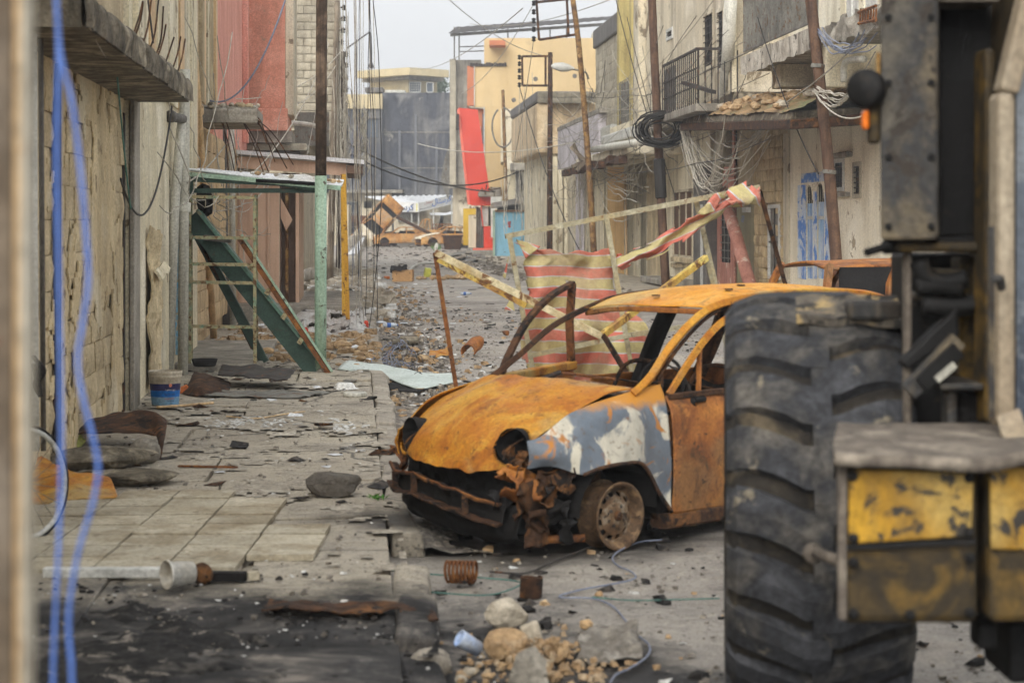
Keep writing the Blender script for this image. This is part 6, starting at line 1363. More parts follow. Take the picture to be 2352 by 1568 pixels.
MB().bar(at(2085, 900, 6.0), at(2200, 780, 6.0), .05, .05).build('boom_edge', m_grime, ld); MB().bar(at(2110, 880, 6.0), at(2195, 800, 6.0), .10, .05).build('boom_arm', m_drk, ld)
MB().bar(at(2150, 872, 5.95), at(2192, 836, 5.95), .028, .02).build('chromed_rod', m_gpipe, ld)
lbox('valve_post', 2206, 2254, 590, 900, 6.2, .15, m_lbrown); lbox('valve_base', 2160, 2262, 880, 896, 5.95, .3, m_grime); lbox('valve_leg', 2176, 2200, 897, 985, 6.0, .1, m_grime)
lbox('dark_box', 2200, 2268, 900, 975, 6.05, .2, m_black)
# work lamp, indicator, bracket
lbox('lamp_bracket', 1996, 2024, 205, 330, 6.0, .05, m_lbrown)
MB().lathe([(.02, -.06), (.04, -.045), (.055, -.03), (.060, -.005), (.058, .012), (.045, .02), (.002, .024)], at(1988, 204, 5.98), (-.75, -1, 0), 24).build('work_lamp', m_drk, ld, smooth=True)
lbox('indicator_lamp', 1983, 1998, 252, 298, 5.98, .05, mat('orange_lens', (236, 124, 30), (220, 108, 24), sc=3, rough=.3, bump=0), .012)
lbox('lamp_clip', 1992, 2006, 172, 188, 5.97, .04, m_wframe); lbox('yellow_trim', 2014, 2023, 120, 205, 5.99, .02, m_ypole)
MB().tube([at(1990, 580, 5.9), at(2040, 565, 5.95)], .012, 8).build('antenna_stub', m_drk, ld)
MB().lathe([(.01, -.05), (.022, -.04), (.022, .25), (.01, .26)], at(2060, 566, 6.1), (1, 0, .05), 14).build('hose_reel', m_drk, ld, smooth=True)
# cab post and glass
lbox('cab_post', 2292, 2334, 210, 985, 5.55, .12, m_cab, .02)
MB().bar(at(2310, 215, 5.6), at(2375, -60, 5.6), .055, .10).build('cab_post_upper', m_cab, ld, bevel=.012)
MB().add([at(2334, 985, 5.66), at(2620, 985, 5.66), at(2620, -80, 5.66), at(2376, -80, 5.66), at(2334, 160, 5.66)], [(0, 1, 2, 3, 4)]).build('cab_glass', mat('reflecting_glass', (92, 100, 110), (70, 78, 90), sc=2, rough=.12, bump=0, spec=.8, spots=(120, 126, 132), spsc=2.5, spt=.55), ld)
MB().hexa([V((1.46, 5.72, 1.16)), V((2.75, 5.72, 1.16)), V((2.75, 7.0, 1.16)), V((1.50, 7.0, 1.16)), V((1.50, 5.72, 2.9)), V((2.7, 5.72, 2.9)), V((2.7, 6.95, 2.9)), V((1.54, 6.95, 2.9))]).build('cab_body', m_lbrown, ld, bevel=.04)
MB().hexa([V((1.42, 5.6, 2.902)), V((2.8, 5.6, 2.902)), V((2.8, 7.1, 2.902)), V((1.42, 7.1, 2.902)), V((1.46, 5.64, 3.0)), V((2.76, 5.64, 3.0)), V((2.76, 7.06, 3.0)), V((1.46, 7.06, 3.0))]).build('cab_roof', m_lyel, ld, bevel=.03)
MB().tube([at(2288, 640, 5.5), at(2296, 640, 5.45), at(2300, 660, 5.5)], .014, 6).tube([at(2280, 520, 5.6), at(2282, 960, 5.6)], .014, 6).build('grab_rail', m_grime, ld)
MB().patch([[at(2292, 960, 5.54), at(2300, 1000, 5.5), at(2340, 1060, 5.4)], [at(2340, 940, 5.54), at(2360, 990, 5.5), at(2400, 1040, 5.4)]], 8, 8).build('cab_skirt', m_cab, ld, solid=.02)
# ================================================================== SIMPLE BURNT CARS
def wreck(name, O, fwd, label, Lc=4.2, Wc=1.6, m1=m_taxi, mh=None, kind='sedan', tilt=None, hw=.62, hr=1.38, rims=True, group='burnt cars at the far end'):
    """Burnt shell: lofted lower body, hood, boot, roof, pillars, wheels. Local a forward, b left."""
    fwd = V(fwd).normalized(); up = UP if tilt is None else V(tilt).normalized(); fwd = (fwd-up*fwd.dot(up)).normalized(); lf = up.cross(fwd); O = V(O)
    P_ = lambda a, b, z: O+fwd*a+lf*b+up*z
    t_ = thing(name, O, label, 'car', group); h = Lc/2; w = Wc/2
    prof = [(h, .45, .86), (h-.08, .62, .94), (h-.9, .80, 1), (.6, .88, 1), (-h+1.0, .90, 1), (-h+.1, .84, .95), (-h, .5, .88)] if kind != 'pickup' else [(h, .5, .88), (h-.1, .72, .96), (h-.8, .9, 1), (.8, .95, 1), (-h+.2, .9, 1), (-h, .88, .98)]
    wa = (h-.78, -h+.85)
    for s in (1, -1):
        rows = [[P_(a, s*w*k*(1 if zf > .3 else .94), z*zf) for a, z, k in prof] for zf in (1.0, .72, .45, .26)]
        def fn(p, u, v, s=s):
            q = V(p)-O; a, z = q.dot(fwd), q.dot(up)
            for wc in wa:
                d = math.hypot(a-wc, z-.30)
                if 1e-4 < d < .34: p = V(p)+(fwd*(a-wc)+up*(z-.30))*(.34/d-1)
            return V(p)
        def ct(x, y, i, j):
            q = (V(x)+V(y))/2-O; return any(math.hypot(q.dot(fwd)-wc, q.dot(up)-.30) < .335 for wc in wa)
        MB().patch(rows, 16, 40, fn, ct).build('body_side', m1, t_, smooth=True, solid=.02)
    cab0, cab1 = (.75, -h+.75) if kind == 'sedan' else ((.75, -h+.12) if kind == 'estate' else (.95, -.25))
    hd_ = [[P_(a, b*w*k, z+.04*(1-b*b)) for b in (-1, -.5, 0, .5, 1)] for a, z, k in ((h, .50, .86), (h-.06, .64, .92), (h-.6, .80, .98), (cab0, .92, .98))]
    MB().patch(hd_, 16, 16, lambda p, u, v: V(p)+up*.02*nz(p, 3)).build('hood', mh or m1, t_, smooth=True, solid=.02)
    r0, r1 = cab0-.62, cab1+(.45 if kind == 'sedan' else .12)
    MB().patch([[P_(a, b*(w-.22), hr-.05+.05*(1-b*b)-abs(i-1)*.03) for b in (-1, -.5, 0, .5, 1)] for i, a in enumerate((r0, (r0+r1)/2, r1))], 14, 12, lambda p, u, v: V(p)+up*.02*nz(p, 2.5)).build('roof', m1, t_, smooth=True, solid=.025)
    for s in (1, -1):
        for ab, at_ in (((cab0), r0), (((cab0+cab1)/2), (r0+r1)/2), ((cab1), r1)):
            MB().sweep([P_(ab, s*(w-.07), .88), P_((ab+at_)/2, s*(w-.13), 1.15), P_(at_, s*(w-.22), hr-.04)], .08, .06, lf).build('pillar', m1, t_)
    if kind == 'sedan':
        MB().patch([[P_(a, b*w*.93, z+.03*(1-b*b)) for b in (-1, 0, 1)] for a, z in ((cab1, .92), (-h+.15, .90), (-h, .80), (-h-.02, .5))], 10, 10).build('boot', m1, t_, smooth=True, solid=.02)
    elif kind == 'estate':
        MB().patch([[P_(-h+.05, b*w*.93, z) for b in (-1, 0, 1)] for z in (.86, .6, .35)], 6, 8).build('tailgate', m1, t_, smooth=True, solid=.02)
    else:
        for k in range(9): MB().bar(P_(-.4-k*(h-.5)/8, -w, .93), P_(-.4-k*(h-.5)/8, -w, 1.35), .05, .05).build('stake', m_rust, t_); MB().bar(P_(-.4-k*(h-.5)/8, w, .93), P_(-.4-k*(h-.5)/8, w, 1.35), .05, .05).build('stake', m_rust, t_)
        for s in (1, -1):
            for z in (1.1, 1.35): MB().bar(P_(-.35, s*w, z), P_(-h+.05, s*w, z), .05, .06).build('stake_rail', m_rust, t_)
        MB().hexa([P_(-h+.05, -w+.05, .5), P_(-.3, -w+.05, .5), P_(-.3, w-.05, .5), P_(-h+.05, w-.05, .5), P_(-h+.05, -w+.05, .6), P_(-.3, -w+.05, .6), P_(-.3, w-.05, .6), P_(-h+.05, w-.05, .6)]).build('cargo_bed', m_drust, t_)
    MB().hexa([P_(-h+.2, -w+.1, .26), P_(h-.3, -w+.1, .26), P_(h-.3, w-.1, .26), P_(-h+.2, w-.1, .26), P_(-h+.2, -w+.1, .5), P_(h-.3, -w+.1, .48), P_(h-.3, w-.1, .48), P_(-h+.2, w-.1, .5)]).build('underbody', m_black, t_)
    if kind == 'sedan' and tilt is None: MB().hexa([P_(-h+.9, -w+.25, .5), P_(.5, -w+.25, .5), P_(.5, w-.25, .5), P_(-h+.9, w-.25, .5), P_(-h+1.2, -w+.3, 1.05), P_(.1, -w+.3, 1.1), P_(.1, w-.3, 1.1), P_(-h+1.2, w-.3, 1.05)]).build('burnt_interior_shade', m_black, t_)  # black block for the burnt seats, added so the windows read dark
    if kind == 'estate':
        MB().hexa([P_(-h+.3, -w+.1, .85), P_(.2, -w+.1, .85), P_(.2, -w+.13, .85), P_(-h+.3, -w+.13, .85), P_(-h+.35, -w+.2, hr-.06), P_(.1, -w+.2, hr-.06), P_(.1, -w+.23, hr-.06), P_(-h+.35, -w+.23, hr-.06)]).build('cabin_dark_sheet', m_black, t_)  # black sheets at the windows stand in for the dark cabin
        MB().hexa([P_(-h+.3, w-.13, .85), P_(-1.1, w-.13, .85), P_(-1.1, w-.1, .85), P_(-h+.3, w-.1, .85), P_(-h+.35, w-.23, 1.05), P_(-1.1, w-.23, 1.05), P_(-1.1, w-.2, 1.05), P_(-h+.35, w-.2, 1.05)]).build('rear_dark_sheet', m_black, t_)
        MB().hexa([P_(-h+.3, -w+.25, .5), P_(.3, -w+.25, .5), P_(.3, w-.25, .5), P_(-h+.3, w-.25, .5), P_(-h+.5, -w+.3, 1.0), P_(.2, -w+.3, 1.15), P_(.2, w-.3, 1.15), P_(-h+.5, w-.3, 1.0)]).build('burnt_interior_shade', m_black, t_, bevel=.08)  # burnt seats as a black block, putting cabin shade into the colour
        for s in (1, -1): MB().sweep([P_(-1.2, s*(w-.07), .88), P_(-1.15, s*(w-.13), 1.15), P_(-1.05, s*(w-.2), hr-.04)], .08, .06, lf).build('pillar', m1, t_)
    for wc in wa:
        for s in (1, -1):
            wl = MB().lathe([(.16, -.08), (.24, -.08), (.24, .06), (.20, .06), (.17, .0), (.06, .02), (.01, .04)], P_(wc, s*(w-.12), .24), lf*s, 20).build('wheel', m_drust, t_, smooth=True)
    MB().sweep(spline([P_(h-.05, -w*.8, .38), P_(h+.05, 0, .38), P_(h-.05, w*.8, .38)], 10), .14, .06, up).build('bumper', m_drust, t_)
    return t_
m_whood = car_paint('white_scorched_hood', (226, 218, 198), (208, 194, 160), (234, 230, 216), (200, 176, 120), (180, 140, 84), gs=.8)
g_ = gat(2005, 0) if False else None
wreck('burnt_estate_car', V((4.62, 20.4, 0)), (.96, .28, 0), 'burnt estate car behind the hatchback, only its roof and window frames showing', 4.0, 1.55, m_burn2, kind='estate', hr=1.37, group=None)
wreck('burnt_sedan', at(921, 565, 141)*1.0+V((0, 1.0, -.02)), (-1, -.12, 0), 'burnt orange sedan facing left beside the upended taxi', 4.1, 1.6)
wreck('burnt_pickup', at(985, 562, 146)+V((0, 0, .15)), (-.25, -1, 0) if False else (-1, .10, 0), 'burnt orange pickup with slatted cargo bed at the far end', 4.7, 1.75, kind='pickup', hr=1.75)
wreck('burnt_sedan', at(1028, 567, 133), (-1, -.35, 0), 'burnt car with a bulging white hood behind the rusty dumpster', 4.1, 1.6, mh=m_whood)
# upended car: nose down, roof towards the viewer
fw = V((-.60, -.28, -.72)).normalized(); upv = V((.30, -.93, .10)); 
wreck('upended_taxi', at(866, 513, 142)-upv*.8, fw, 'upended orange taxi with a white hood standing on its nose', 4.3, 1.65, mh=m_whood, tilt=upv)
fp = thing('fallen_pole', at(1002, 545, 138), 'long rusty pole slanting down from the upended taxi', 'pole'); MB().tube([at(912, 499, 139.5), at(1003, 544, 137.5)], .11, 10).build('shaft', m_drust, fp, smooth=True)
sc2 = thing('scrap_heap', at(930, 565, 144), 'dark heap of burnt car scrap beneath the upended taxi', 'scrap')
for k in range(16):
    c = at(random.uniform(835, 900), random.uniform(535, 565), 143+random.random()*2); MB().patch([[c+V(((i-.5)*1.1, 0, (j-.5)*.7)) for i in (0, .5, 1)] for j in (0, .5, 1)], 8, 8, lambda p, u, v: V(p)+V((0, .5*nz(p, 1.4), .2*nz(p, 2)))).build('scrap_panel', random.choice((m_drust, m_black, m_rust, m_iron)), sc2, solid=.03)
du = thing('rusty_dumpster', gat(1040, 575), 'dark rusty steel dumpster in front of the burnt cars', 'dumpster')
d_ = gd(575); a, b = at(1018, 575, d_), at(1060, 575, d_); dz = at(1016, 542, d_).z; sx = .07
MB().hexa([V((a.x+sx, d_, .05)), V((b.x-sx, d_, .05)), V((b.x-sx, d_+1.0, .05)), V((a.x+sx, d_+1.0, .05)), V((a.x-.03, d_-.1, dz)), V((b.x+.03, d_-.1, dz)), V((b.x+.03, d_+1.1, dz)), V((a.x-.03, d_+1.1, dz))]).build('bin', m_drust, du)
rm = MB(); c4 = [V((a.x-.06, d_-.12, dz)), V((b.x+.06, d_-.12, dz)), V((b.x+.06, d_+1.12, dz)), V((a.x-.06, d_+1.12, dz))]
for i in range(4): rm.bar(c4[i], c4[(i+1) % 4], .09, .1)
rm.build('rim', m_drust, du)
for x in (1028, 1039, 1050): MB().bar(at(x, 573, d_-.01), at(x, 545, d_-.09), .05, .06).build('rib', m_drust, du)
tk = thing('burnt_truck', at(800, 566, 158), 'rusty burnt truck half hidden behind the hanging wires', 'truck')
pbx('cab', 805, 838, 495, 520, 157, 2.2, m_rust, tk, .1); pbx('engine_box', 806, 835, 522, 545, 157.5, 2, m_black, tk, .1); pbx('side_box', 780, 804, 500, 545, 158, 2, m_drust, tk, .1)
MB().lathe([(.1, -.1), (.45, -.1), (.45, .1), (.1, .1)], at(812, 550, 156.8), (0, 1, 0), 18).build('wheel', m_black, tk); MB().lathe([(.1, 0), (.2, .02), (.2, .05)], at(812, 515, 156.9), (0, -1, 0), 12).build('lamp_hole', m_black, tk)
# ================================================================== STRIPED AWNING AND BENT STALL FRAME
def stripe_mat(name, dirv, period, phase=0.0, dirt=.35):
    m = NT(name); vm = m.n.new('ShaderNodeVectorMath'); vm.operation = 'DOT_PRODUCT'; vm.inputs[1].default_value = dirv; m.link(m.P, vm.inputs[0])
    v = m.math('ADD', m.math('DIVIDE', vm.outputs['Value'], period), m.math('MULTIPLY', m.noise(1.6, 3, .5), .65))
    f = m.math('FRACT', m.math('ADD', v, phase))
    c = m.ramp(f, [(0, (196, 108, 92)), (.44, (184, 186, 190)), (.485, (182, 170, 118)), (.955, (184, 186, 190))], 'CONSTANT')
    c = m.mix(m.maprange(m.noise(3.5, 6, .7), .42, .66, 0, dirt*1.9), c, (146, 126, 104))
    c = m.mix(1.0, c, m.ramp(m.noise(40, 4, .7), [(.3, G(.85)), (.7, G(1.1))]), 'MULTIPLY')
    m.col(c); m.b.inputs['Roughness'].default_value = .8
    m.bump(m.math('ADD', m.noise(5, 5, .6), m.noise(22, 3, .6)), .5, .02); return m.m
X2 = lambda x: 1125.5+.3149*x
Y2 = lambda y: 402.0+.3149*y
aw = thing('striped_awning', at(1400, 1060, 14.6), 'torn red and beige striped awning on a tilted pale metal frame', 'awning')
rows = [(500, 180, 870), (560, 270, 880), (650, 205, 905), (760, 225, 915), (860, 240, 930), (980, 200, 980), (1100, 185, 1130), (1200, 175, 1175), (1330, 190, 1150), (1450, 230, 1110), (1560, 300, 1050), (1720, 380, 1000)]
def P2(x, y, d): return at(X2(x), Y2(y), d)
ctrl = []
for y, xl, xr in rows:
    ctrl.append([P2(xl+(xr-xl)*i/5, y+(45*math.sin(math.pi*i/5) if y < 600 else 0)+(i/5)*40*(y < 700), 14.45+.05*math.sin(i*2.4+y*.01)) for i in range(6)])
MB().patch(ctrl, 70, 50, lambda p, u, v: V(p)+V((.02*nz(p, 9)*(1 if v < .03 or v > .97 else 0)+.02*nz(p, 3), .11*nz(p, 2.2)+.05*nz(p, 6)+.05*math.sin(v*17+u*6)*(.4+u), .02*nz(p, 4)+.012*math.sin(v*21))), lambda a, b, i, j: (.27 < i < .30 and .45 < j < .55) or (i > .05 and (j < .04+.05*nz(a, 7) or j > .97+.05*nz(a, 8)))).build('hanging_cloth', stripe_mat('striped_cloth', (0.02, .06, 1), .158, .55), aw, smooth=True, solid=.004)
top = [(860, 590), (1100, 505), (1330, 392), (1560, 262), (1780, 150), (1960, 85)]
bt_ = [(960, 690), (1110, 640), (1330, 545), (1540, 395), (1720, 265), (1985, 215)]
md = [((a[0]+b[0])/2, (a[1]+b[1])/2) for a, b in zip(top, bt_)]
ctrl = [[P2(x, y, 14.45-.03*k+i*.03) for i, (x, y) in enumerate(r_)] for k, r_ in enumerate((top, md, bt_))]
MB().patch(ctrl, 24, 60, lambda p, u, v: V(p)+V((0, .06*nz(p, 5)+.04*math.sin(u*7+v*9), .035*nz(p, 5)+.02*nz(p, 12))), lambda a, b, i, j: (i > .8 or i < .12) and nz(a, 8, 2) > .12).build('furled_cloth', stripe_mat('striped_cloth_furled', (-.417, 0, .909), .098, .1), aw, smooth=True, solid=.004)
MB().patch([[P2(1700, 150, 14.5), P2(1830, 70, 14.5), P2(1970, 75, 14.6)], [P2(1760, 230, 14.35), P2(1860, 170, 14.3), P2(1980, 165, 14.5)], [P2(1850, 260, 14.45), P2(1900, 230, 14.45), P2(2000, 300, 14.6)]], 24, 24, lambda p, u, v: V(p)+V((.05*nz(p, 9), .05*nz(p, 9), .05*nz(p, 11))), lambda a, b, i, j: max(abs(i-.5), abs(j-.5)) > .36 and nz(a, 10, 6) > .0).build('cloth_knot', stripe_mat('striped_cloth_knot', (.8, .1, .6), .24, .9), aw, smooth=True, solid=.004)
MB().patch([[P2(1560, 230, 14.45), P2(1640, 140, 14.4), P2(1740, 140, 14.5)], [P2(1440, 330, 14.4), P2(1560, 300, 14.3), P2(1700, 230, 14.4)]], 14, 20, lambda p, u, v: V(p)+V((.03*nz(p, 9), .04*nz(p, 11), .05*nz(p, 9))), lambda a, b, i, j: max(abs(i-.5), abs(j-.5)) > .3 and nz(a, 9, 5) > -.1).build('cloth_shred', stripe_mat('striped_cloth_shred', (.6, .3, .5), .2, .2), aw, smooth=True, solid=.004)
for cs in ([(140, 580), (110, 760), (90, 740)], [(170, 880), (100, 980), (180, 990)], [(190, 470), (260, 610), (370, 520)], [(960, 1080), (1160, 1180), (990, 1150)]):
    a, b, c = [P2(x, y, 14.4) for x, y in cs]
    MB().patch([[a, (a+b)/2, b], [a.lerp(c, .6), (a+b+c)/3, (b+c)/2], [c, c.lerp(b, .1), c.lerp(b, .3)]], 10, 10, lambda p, u, v: V(p)+V((.01*nz(p, 9), .05*nz(p, 6), 0))).build('cloth_shred', stripe_mat('striped_shred', (.5, 0, .8), .13, .3), aw, smooth=True, solid=.004)
m_bar = mat('pale_stall_bar', (178, 172, 148), (150, 142, 116), (166, 150, 112), sc=5, rough=.65, bump=.15, spots=(112, 84, 56), spsc=9, spt=.66)
def b2(par, x0, y0, d0, x1, y1, d1, w, m, name='frame_bar'): return MB().bar(P2(x0, y0, d0), P2(x1, y1, d1), w, w).build(name, m, par)
b2(aw, 112, 448, 14.35, 1965, 88, 14.7, .036, m_bar, 'top_bar')
def post(x0, y0, x1, y1, d): 
    p, q = P2(x0, y0, d), P2(x1, y1, d); k = p.z/(p.z-q.z); MB().bar(p, p+(q-p)*k, .036, .036).build('post', m_bar, aw)
post(140, 440, 280, 1240, 14.3); post(845, 285, 1050, 1530, 14.4); post(1500, 175, 1640, 780, 14.7)
p, q = P2(1962, 95, 14.75), P2(2140, 750, 14.9); MB().bar(p, p+(q-p)*(p.z/(p.z-q.z)), .03, .03).build('rusty_post', m_drust, aw)
b2(aw, 310, 1312, 14.25, 1030, 1165, 14.25, .034, m_bar, 'cross_bar'); b2(aw, 1030, 1165, 14.25, 1420, 1105, 14.4, .034, m_bar, 'cross_bar')
b2(aw, 1690, 1100, 14.7, 1740, 1290, 14.5, .03, m_bar, 'stub_bar')
sf = thing('bent_stall_frame', at(1045, 1075, 14), 'bent yellow and rust stall frame with a thin rusty leg behind the car', 'stall frame')
m_yb = mat('yellow_flaked_bar', (206, 190, 112), (186, 152, 70), (150, 108, 62), sc=5, rough=.6, bump=.15, spots=(104, 70, 42), spsc=8, spt=.6)
m_wb = mat('cream_flaked_bar', (206, 194, 158), (172, 148, 104), sc=6, rough=.6, bump=.15, spots=(112, 76, 46), spsc=9, spt=.6)
A_, B_ = at(1000, 580, 13.75), at(1382, 772, 13.55)
MB().bar(A_, B_, .045, .045).build('rail', m_wb, sf); MB().bar(A_+V((.02, -.005, -.045)), A_.lerp(B_, .55)+V((0, -.005, -.05)), .03, .04).build('rail_flange', m_yb, sf)
p, q = at(999, 580, 13.75), at(1046, 878, 13.75); MB().bar(p, p+(q-p)*(p.z/(p.z-q.z)), .03, .03).build('leg', m_rust, sf)
MB().bar(at(1383, 770, 13.55), at(1622, 592, 14.2), .042, .042).build('rail', m_yb, sf)
p, q = at(1385, 768, 13.55), at(1455, 884, 13.5); MB().bar(p, p+(q-p)*(p.z/(p.z-q.z)), .034, .034).build('leg', m_drust, sf)
p, q = at(1622, 592, 14.2), at(1650, 700, 14.3); MB().bar(p, p+(q-p)*(p.z/(p.z-q.z)), .03, .03).build('leg', m_bar, sf)
# ================================================================== NEAR LEFT: gate post, straps, pipe, bicycle wheel
gp = thing('gate_post', V((-.55, 2.2, 0)), 'blurred cream metal gate post at the left edge', 'gate post')
def gbox(name, x0, x1, d, dep, m): a, b = at(x0, 0, d).x, at(x1, 0, d).x; MB().hexa([V((a, d, 0)), V((b, d, 0)), V((b, d+dep, 0)), V((a, d+dep, 0)), V((a, d, 2.45)), V((b, d, 2.45)), V((b, d+dep, 2.7)), V((a, d+dep, 2.7))]).build(name, m, gp, bevel=.003)
gbox('leaf', -160, 30, 2.2, .03, m_gatepost); gbox('rib', 32, 44, 2.185, .04, m_tpipe); gbox('rib', 46, 57, 2.18, .05, mat('cream_gate_rib', (206, 198, 180), (184, 172, 150), sc=3, spots=(120, 90, 66), spsc=6, spt=.66))
MB().bar(V((-.7, 2.22, 2.40)), V((.2, 2.45, 2.40)), .06, .06).build('lintel', m_iron, gp)
def strap(pts, d, w, label):
    c = spline([at(x, y, d) for x, y in pts], 60); mb = MB(); vs = []; n = len(c)
    for i, p in enumerate(c):
        a = .5*math.sin(i*.17)+.15; e_ = V((math.cos(a), math.sin(a), 0))*w/2; vs += [p-e_, p+e_]
    mb.add(vs, [(2*i, 2*i+1, 2*i+3, 2*i+2) for i in range(n-1)]); return mb.build('hanging_strap', m_strap, label=label, cat='strap', group='blue straps by the gate', solid=.0015, smooth=True)
strap([(131, -430), (130, -200), (131, 0), (134, 150), (130, 350), (134, 600), (139, 850), (141, 1050), (137, 1200), (130, 1350), (122, 1568), (118, 2000), (117, 2900)], 3.1, .0068, 'straight blue plastic strap hanging nearest the gate post')
strap([(128, -430), (128, -150), (130, 0), (140, 130), (165, 230), (184, 380), (196, 520), (203, 640), (190, 740), (178, 830), (192, 920), (215, 1010), (226, 1080), (212, 1160), (182, 1260), (162, 1370), (158, 1450), (166, 1568), (172, 2000), (170, 2900)], 3.05, .0076, 'wavy blue plastic strap hanging just right of the straight one')
o = MB().tube([at(82, 1035, 11.3), at(78, 500, 11.3), at(76, -300, 11.3)], .022, 10).build('white_pipe', m_wframe, smooth=True, label='thin white pipe standing beside the blurred gate post', cat='pipe')
o = MB().tube([at(100, 1035, 11.6), at(95, 300, 11.6), at(92, -300, 11.6)], .016, 8).build('dark_conduit', m_dpipe, smooth=True, label='dark grey conduit beside the thin white pipe', cat='pipe')
rg = MB()
for k in range(5): rg.tube(spline([at(78+random.uniform(-4, 4), 818, 11.1), at(96+random.uniform(-5, 8), 850, 11.05), at(84+random.uniform(-6, 10), 880, 11.05), at(92+random.uniform(-5, 5), 908, 11.1), at(80+random.uniform(-4, 4), 835, 11.05)], 20), .009, 6)
rg.build('knotted_strap', m_dcloth, label='black strap knotted around the thin white pipe', cat='strap', smooth=True)
bw = thing('bicycle_wheel', gat(70, 1240, .12), 'bicycle wheel leaning by the left wall next to orange sheet metal', 'wheel')
c = gat(62, 1240, .12)+V((0, 0, .29)); ax = V((.86, -.5, .08)).normalized(); x_ = ax.orthogonal().normalized(); y_ = ax.cross(x_)
MB().tube([c+(x_*math.cos(a)+y_*math.sin(a))*.275 for a in [2*math.pi*i/40 for i in range(41)]], .014, 8).build('rim', m_wframe, bw, smooth=True)
MB().tube([c+(x_*math.cos(a)+y_*math.sin(a))*.292 for a in [2*math.pi*i/40 for i in range(41)]], .012, 8).build('tyre', m_black, bw, smooth=True)
for i in range(20):
    a = 2*math.pi*i/20; MB().tube([c+ax*(.02 if i % 2 else -.02), c+(x_*math.cos(a)+y_*math.sin(a))*.27], .002, 4).build('spoke', m_giron, bw)
# ================================================================== LITTER, STONES AND SCRAP
def rock(name, x, y, w, h, m, label, z=0.0, cat='stone', group=None, seed=None, deep=.9, lvl=3, rough=.3):
    d = gd(y, z); s = F/d; p = gat(x, y, z); seed = random.random()*50 if seed is None else seed
    return MB().rock(p+V((0, w/s*.4*deep, h/s*.5-.01)), w/s*.62, w/s*.5*deep, h/s*.62, seed, lvl, rough, rz=random.uniform(-.4, .4)).build(name, m, label=label, cat=cat, group=group)
def plate(name, pts, z, m, label, th=.008, amp=.03, fr=4.0, cat='sheet', lift=None, nu=20, nv=20, seed=0.0, kind=None):
    """pts: 4 photo corners (near-left, near-right, far-right, far-left) on the plane z; lift: 4 extra heights"""
    q = [gat(x, y, z) for x, y in pts]; lift = lift or (0, 0, 0, 0); q = [p+UP*l for p, l in zip(q, lift)]
    return MB().patch([[q[0], q[1]], [q[3], q[2]]], nu, nv, lambda p, u, v: V(p)+UP*(abs(amp*nz(p, fr, seed))+.012)).build(name, m, label=label, cat=cat, solid=th, smooth=True)
ORD = ['first', 'second', 'third', 'fourth', 'fifth', 'sixth', 'seventh', 'eighth', 'ninth', 'tenth', 'eleventh', 'twelfth', 'thirteenth', 'fourteenth', 'fifteenth', 'sixteenth']
def ranks(xs_): o_ = sorted(range(len(xs_)), key=lambda i: xs_[i]); return {i: ORD[n] for n, i in enumerate(o_)}
PZ = .115
rock('dark_stone_block', 766, 1143, 128, 62, m_dkstone, 'rounded dark grey stone block on the pavement left of the car', PZ, rough=.42, seed=14)
wd = thing('weed', gat(868, 1146, PZ), 'small bright green weed in the pavement crack', 'plant')
for k in range(26):
    p = gat(868+random.gauss(0, 11), 1146+random.gauss(0, 2), PZ); a = random.uniform(0, 6.28); L = random.uniform(.02, .05); t_ = p+V((math.cos(a)*L, math.sin(a)*L, random.uniform(.012, .035)))
    sdv = V((-math.sin(a), math.cos(a), 0))*.007; MB().add([p-sdv*.3, p.lerp(t_, .5)-sdv+UP*.006, t_, p.lerp(t_, .5)+sdv+UP*.006], [(0, 1, 2, 3)]).build('leaf', m_weed, wd)
# near stones in the road
rock('stone', 1166, 1443, 92, 66, m_rubblew, 'pale flat topped stone in front of the car', 0, group='stones heaped in front of the car')
rock('stone', 1222, 1500, 58, 78, m_rubblew, 'narrow upright grey white stone behind the ochre stone', .0, group='stones heaped in front of the car')
rock('stone', 1165, 1518, 98, 72, m_orstone, 'large rounded ochre stone at the bottom of the picture', 0, group='stones heaped in front of the car')
rock('stone', 1278, 1517, 60, 42, m_orstone, 'small blunt tan stone right of the upright stone', 0, group='stones heaped in front of the car')
_g = ((1075, 1548, 34, 24), (1120, 1556, 26, 20), (1150, 1540, 30, 20), (1250, 1536, 40, 26), (1300, 1545, 30, 22), (1330, 1534, 36, 24), (1100, 1530, 22, 16), (1275, 1562, 34, 24), (1345, 1560, 26, 18), (1060, 1565, 30, 20))
_r = ranks([g[0] for g in _g])
for k, (x, y, w, h) in enumerate(_g): rock('stone', x, y, w, h, m_orstone if k % 3 else m_rubblew, _r[k]+' small broken stone from the left along the bottom edge', 0, group='small broken stones along the bottom edge', lvl=3, rough=.4)
rock('concrete_lump', 1205, 1606, 150, 120, m_concrete, 'pale grey concrete lump cut by the bottom edge', 0, rough=.75, seed=21)
rock('stone', 958, 1347, 26, 17, m_orstone, 'fist sized brown stone by the broken kerb', 0)
rock('stone', 287, 1406, 32, 16, m_rubblew, 'small tan stone lying in the black ash at left', PZ)
rock('stone', 1376, 1366, 20, 13, m_orstone, 'tiny ochre stone on the road right of the coil', 0)
rock('stone', 1347, 1440, 34, 22, m_rubble, 'small tan stone beside the rusty dust patch', 0)
ck = MB().patch([[gat(1320, 1520), gat(1380, 1526), gat(1470, 1515)], [gat(1340, 1490)+UP*.07, gat(1400, 1480)+UP*.05, gat(1465, 1480)+UP*.06], [gat(1330, 1465), gat(1380, 1455), gat(1470, 1462)]], 30, 40, lambda p, u, v: V(p)+UP*(.05*abs(nz(p, 7))+.03*nz(p, 15))+V((.02*nz(p, 9), .03*nz(p, 8), 0)))
ck.build('crumpled_rag', m_cloth, label='crumpled grey rag on the road right of the stones', cat='rag', smooth=True, solid=.006)
